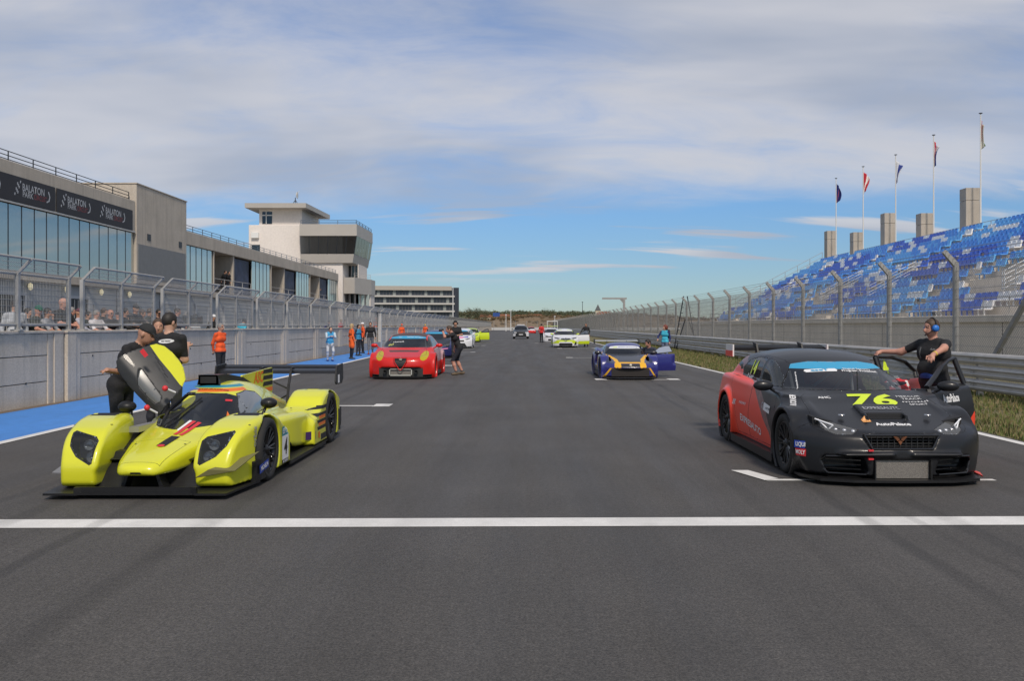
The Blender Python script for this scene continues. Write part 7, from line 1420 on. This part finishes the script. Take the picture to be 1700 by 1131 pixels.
    loc = (at_px(973, 66), 66, 0); J = joints(1.78); reach(J, 'r', (-.40, -.25, 1.05), (-.5, .4, -.4)); person('long haired person in black jacket with lime collar at the open hatchback door', loc, R(-20), J, .032, 1, (.014, .014, .014), .97, (.014, .014, .016), hair='dark', style='long', hands=False)
    loc = (at_px(1104, 39.5), 39.5, 0); J = joints(1.62); reach(J, 'r', (-.25, -.22, .98), (-.6, .3, -.3)); J['face'] = V3(-.5, -1, -.1); o = person('person with curly hair in turquoise and navy top with black backpack on the verge', loc, R(-35), J, .024, 0, (.05, .42, .58), .97, (.16, .20, .30), hair='red', style='curly', sleevec=(.02, .03, .12)); MB().box(-.15, .15, .10, .28, 1.0, 1.42, bev=.06).build('backpack', cloth((.012, .012, .014)), o)
    loc = (at_px(1079, 27.4), 27.4, 0); J = joints(1.72, .25, knl=(.14, -.32, .50), knr=(-.14, -.30, .50), anl=(.12, .05, .085), anr=(-.12, .05, .085), hpl=(.09, .05, .38), hpr=(-.09, .05, .38), pel=(0, .06, .42))
    for n in ('wst', 'che', 'nek', 'hed', 'shl', 'shr'): J[n] = J[n] + V3(0, .05, -.53)
    J['face'] = V3(-.5, -1, -.55); reach(J, 'l', (.30, -.30, .72), (.6, .2, -.5)); reach(J, 'r', (-.25, -.35, .65), (-.6, .2, -.4)); person('crouching person with white collar leaning into the blue coupe', loc, R(-35), J, .022, 2, (.03, .035, .055), .97, DK, hair='dark')
    # --- spectators behind the pit fence
    SP = [(25, 509, 'person in pale grey shirt turned away behind the fence', (.42, .44, .47), .97, 0, 'dark', None, 60), (63, 517, 'person in dark polo and green cap leaning on the wall', (.02, .028, .02), .45, 2, 'dark', ((.01, .12, .07), 1.), 80), (78, 523, 'dark haired person in pale top next to the green cap', (.30, .31, .33), .5, 1, 'dark', None, 95), (104, 505, 'tall bald person in black t-shirt with folded arms', (.014, .014, .014), .45, 2, None, None, 80), (131, 521, 'person in purple cap and white sleeves leaning on the wall', (.40, .40, .46), .97, 1, 'dark', ((.12, .05, .07), 1.), 110), (160, 527, 'person in white t-shirt bending over the wall', (.62, .60, .62), .5, 2, 'grey', None, 70), (183, 522, 'bald person in dark shirt looking over the wall', (.02, .02, .024), .5, 2, None, None, 60), (207, 520, 'dark haired person left of the black cap', (.02, .02, .022), .9, 1, 'dark', None, 100),
          (225, 514, 'person in black cap resting chin on hand', (.018, .019, .022), .45, 1, 'dark', ((.012, .012, .014), 1.), 75), (236, 522, 'brown haired person beside the black cap', (.25, .2, .17), .9, 1, 'brown', None, 85), (263, 521, 'person with sunglasses in black behind the crew', (.014, .014, .015), .9, 1, 'dark', None, 60), (279, 523, 'dark haired person in grey beside the sunglasses', (.12, .12, .13), .9, 1, 'dark', None, 110), (294, 519, 'person in slate blue jacket looking along the track', (.06, .075, .11), .97, 2, 'dark', None, 85), (352, 532, 'person in black with white cap by the pit monitors', (.02, .021, .022), .97, 1, 'grey', ((.6, .6, .6), 0), 70), (395, 538, 'person in turquoise and yellow jacket behind the fence', (.05, .38, .52), .97, 1, 'dark', None, 160),
          (541, 537, 'person in navy jacket behind the far fence', (.03, .04, .16), .97, 1, 'dark', None, 70), (566, 535, 'person in pink jacket behind the far fence', (.65, .12, .14), .97, 0, 'blond', None, 70), (574, 533, 'person in grey next to the pink jacket', (.2, .2, .2), .97, 1, 'dark', None, 90), (623, 531, 'marshal in orange behind the fence end', ORC, .97, 1, 'dark', ((.8, .2, .05), 0), 80)]
    for i, (px, hy, lab, shc, slv, sk_, hr, hat, rz) in enumerate(SP):
        X = -10.55; Y = FPX * -X / (VX - px); X = WX(Y) - .75 - .12 * (i % 2); Y = FPX * -X / (VX - px); hz = HC + (VY - hy) * Y / FPX - .46; H = min(1.86, max(1.52, hz / .925)); need = hz / (H * .935); ln = math.acos(min(1, max(.55, (need - .545) / .39))) if need < 1 else 0
        J = joints(H, ln); kk = J['k']; J['face'] = V3(-.2 + .4 * (i % 3 == 0), -1, -.25)
        if i != 0 and px < 330: reach(J, 'l', J['che'] + V3(.14, -.33, -.16 - .05 * (i % 2)), (.6, .1, -.6)); reach(J, 'r', J['che'] + V3(-.10, -.34, -.16), (-.6, .1, -.6))
        o = person(lab, (X, Y, .46), R(rz), J, .02 if px < 320 else .032, sk_, shc, slv, (.03, .032, .04), hair=hr or 'dark', style='bald' if hr is None else 'short', hat=hat, hands=px < 320)
        if 'sunglasses' in lab: f_ = J['face'] / np.linalg.norm(J['face']); c = J['hed'] + f_ * .10 + V3(0, 0, .012); MB().box(-.068, .068, -.012, .008, -.02, .018, bev=.006).build('sunglasses', BLACK, o, loc=tuple(c), rot=(0, 0, math.atan2(f_[0], -f_[1])))
    EX = [(46, 520, 'at the fence post left of the green cap'), (90, 524, 'between the pale top and the tall bald person'), (118, 518, 'just right of the tall bald person'), (146, 524, 'between the purple cap and the white t-shirt'), (172, 519, 'left of the bald person in dark shirt'), (196, 525, 'right of the bald person in dark shirt'), (215, 526, 'tucked behind the black cap'), (248, 519, 'left of the sunglasses'), (309, 524, 'right of the slate blue jacket'), (324, 527, 'beside the pit cart')]
    for i, (px, hy, wh) in enumerate(EX):
        X = -11.5; Y = FPX * -X / (VX - px); hz = HC + (VY - hy) * Y / FPX - .46; J = joints(min(1.84, max(1.5, hz / .93))); J['face'] = V3(.3 - .3 * (i % 3), -1, -.2); c_ = ((.015, .016, .018), (.03, .032, .045), (.06, .02, .02), (.022, .03, .025))[i % 4]
        person('dark clothed spectator ' + wh, (X, Y, .46), R(70 + 25 * (i % 3)), J, .026, i % 3, c_, .5 + .4 * (i % 2), (.03, .032, .04), hair=('dark', 'brown', 'grey')[i % 3], hat=((.02, .022, .03), 1.) if i % 4 == 1 else None, hands=False)
    for px, Y, lab, rz in ((371, 64.0, 'person in black leaning on the balcony railing', 80), (378, 65.2, 'person in black with pale bag on the balcony', 60), (529, 93.5, 'person in dark clothes leaning over the last balcony', 90)):
        person(lab, (FX - .45, FPX * 22.4 / (VX - px), 4.02), R(rz), joints(1.76, .3), .04, 1, (.013, .013, .015), .9, DK, hair='dark', hands=False)
cupra(); prototype(); more_cars(); people()
bpy.data.scenes.remove(TSC)
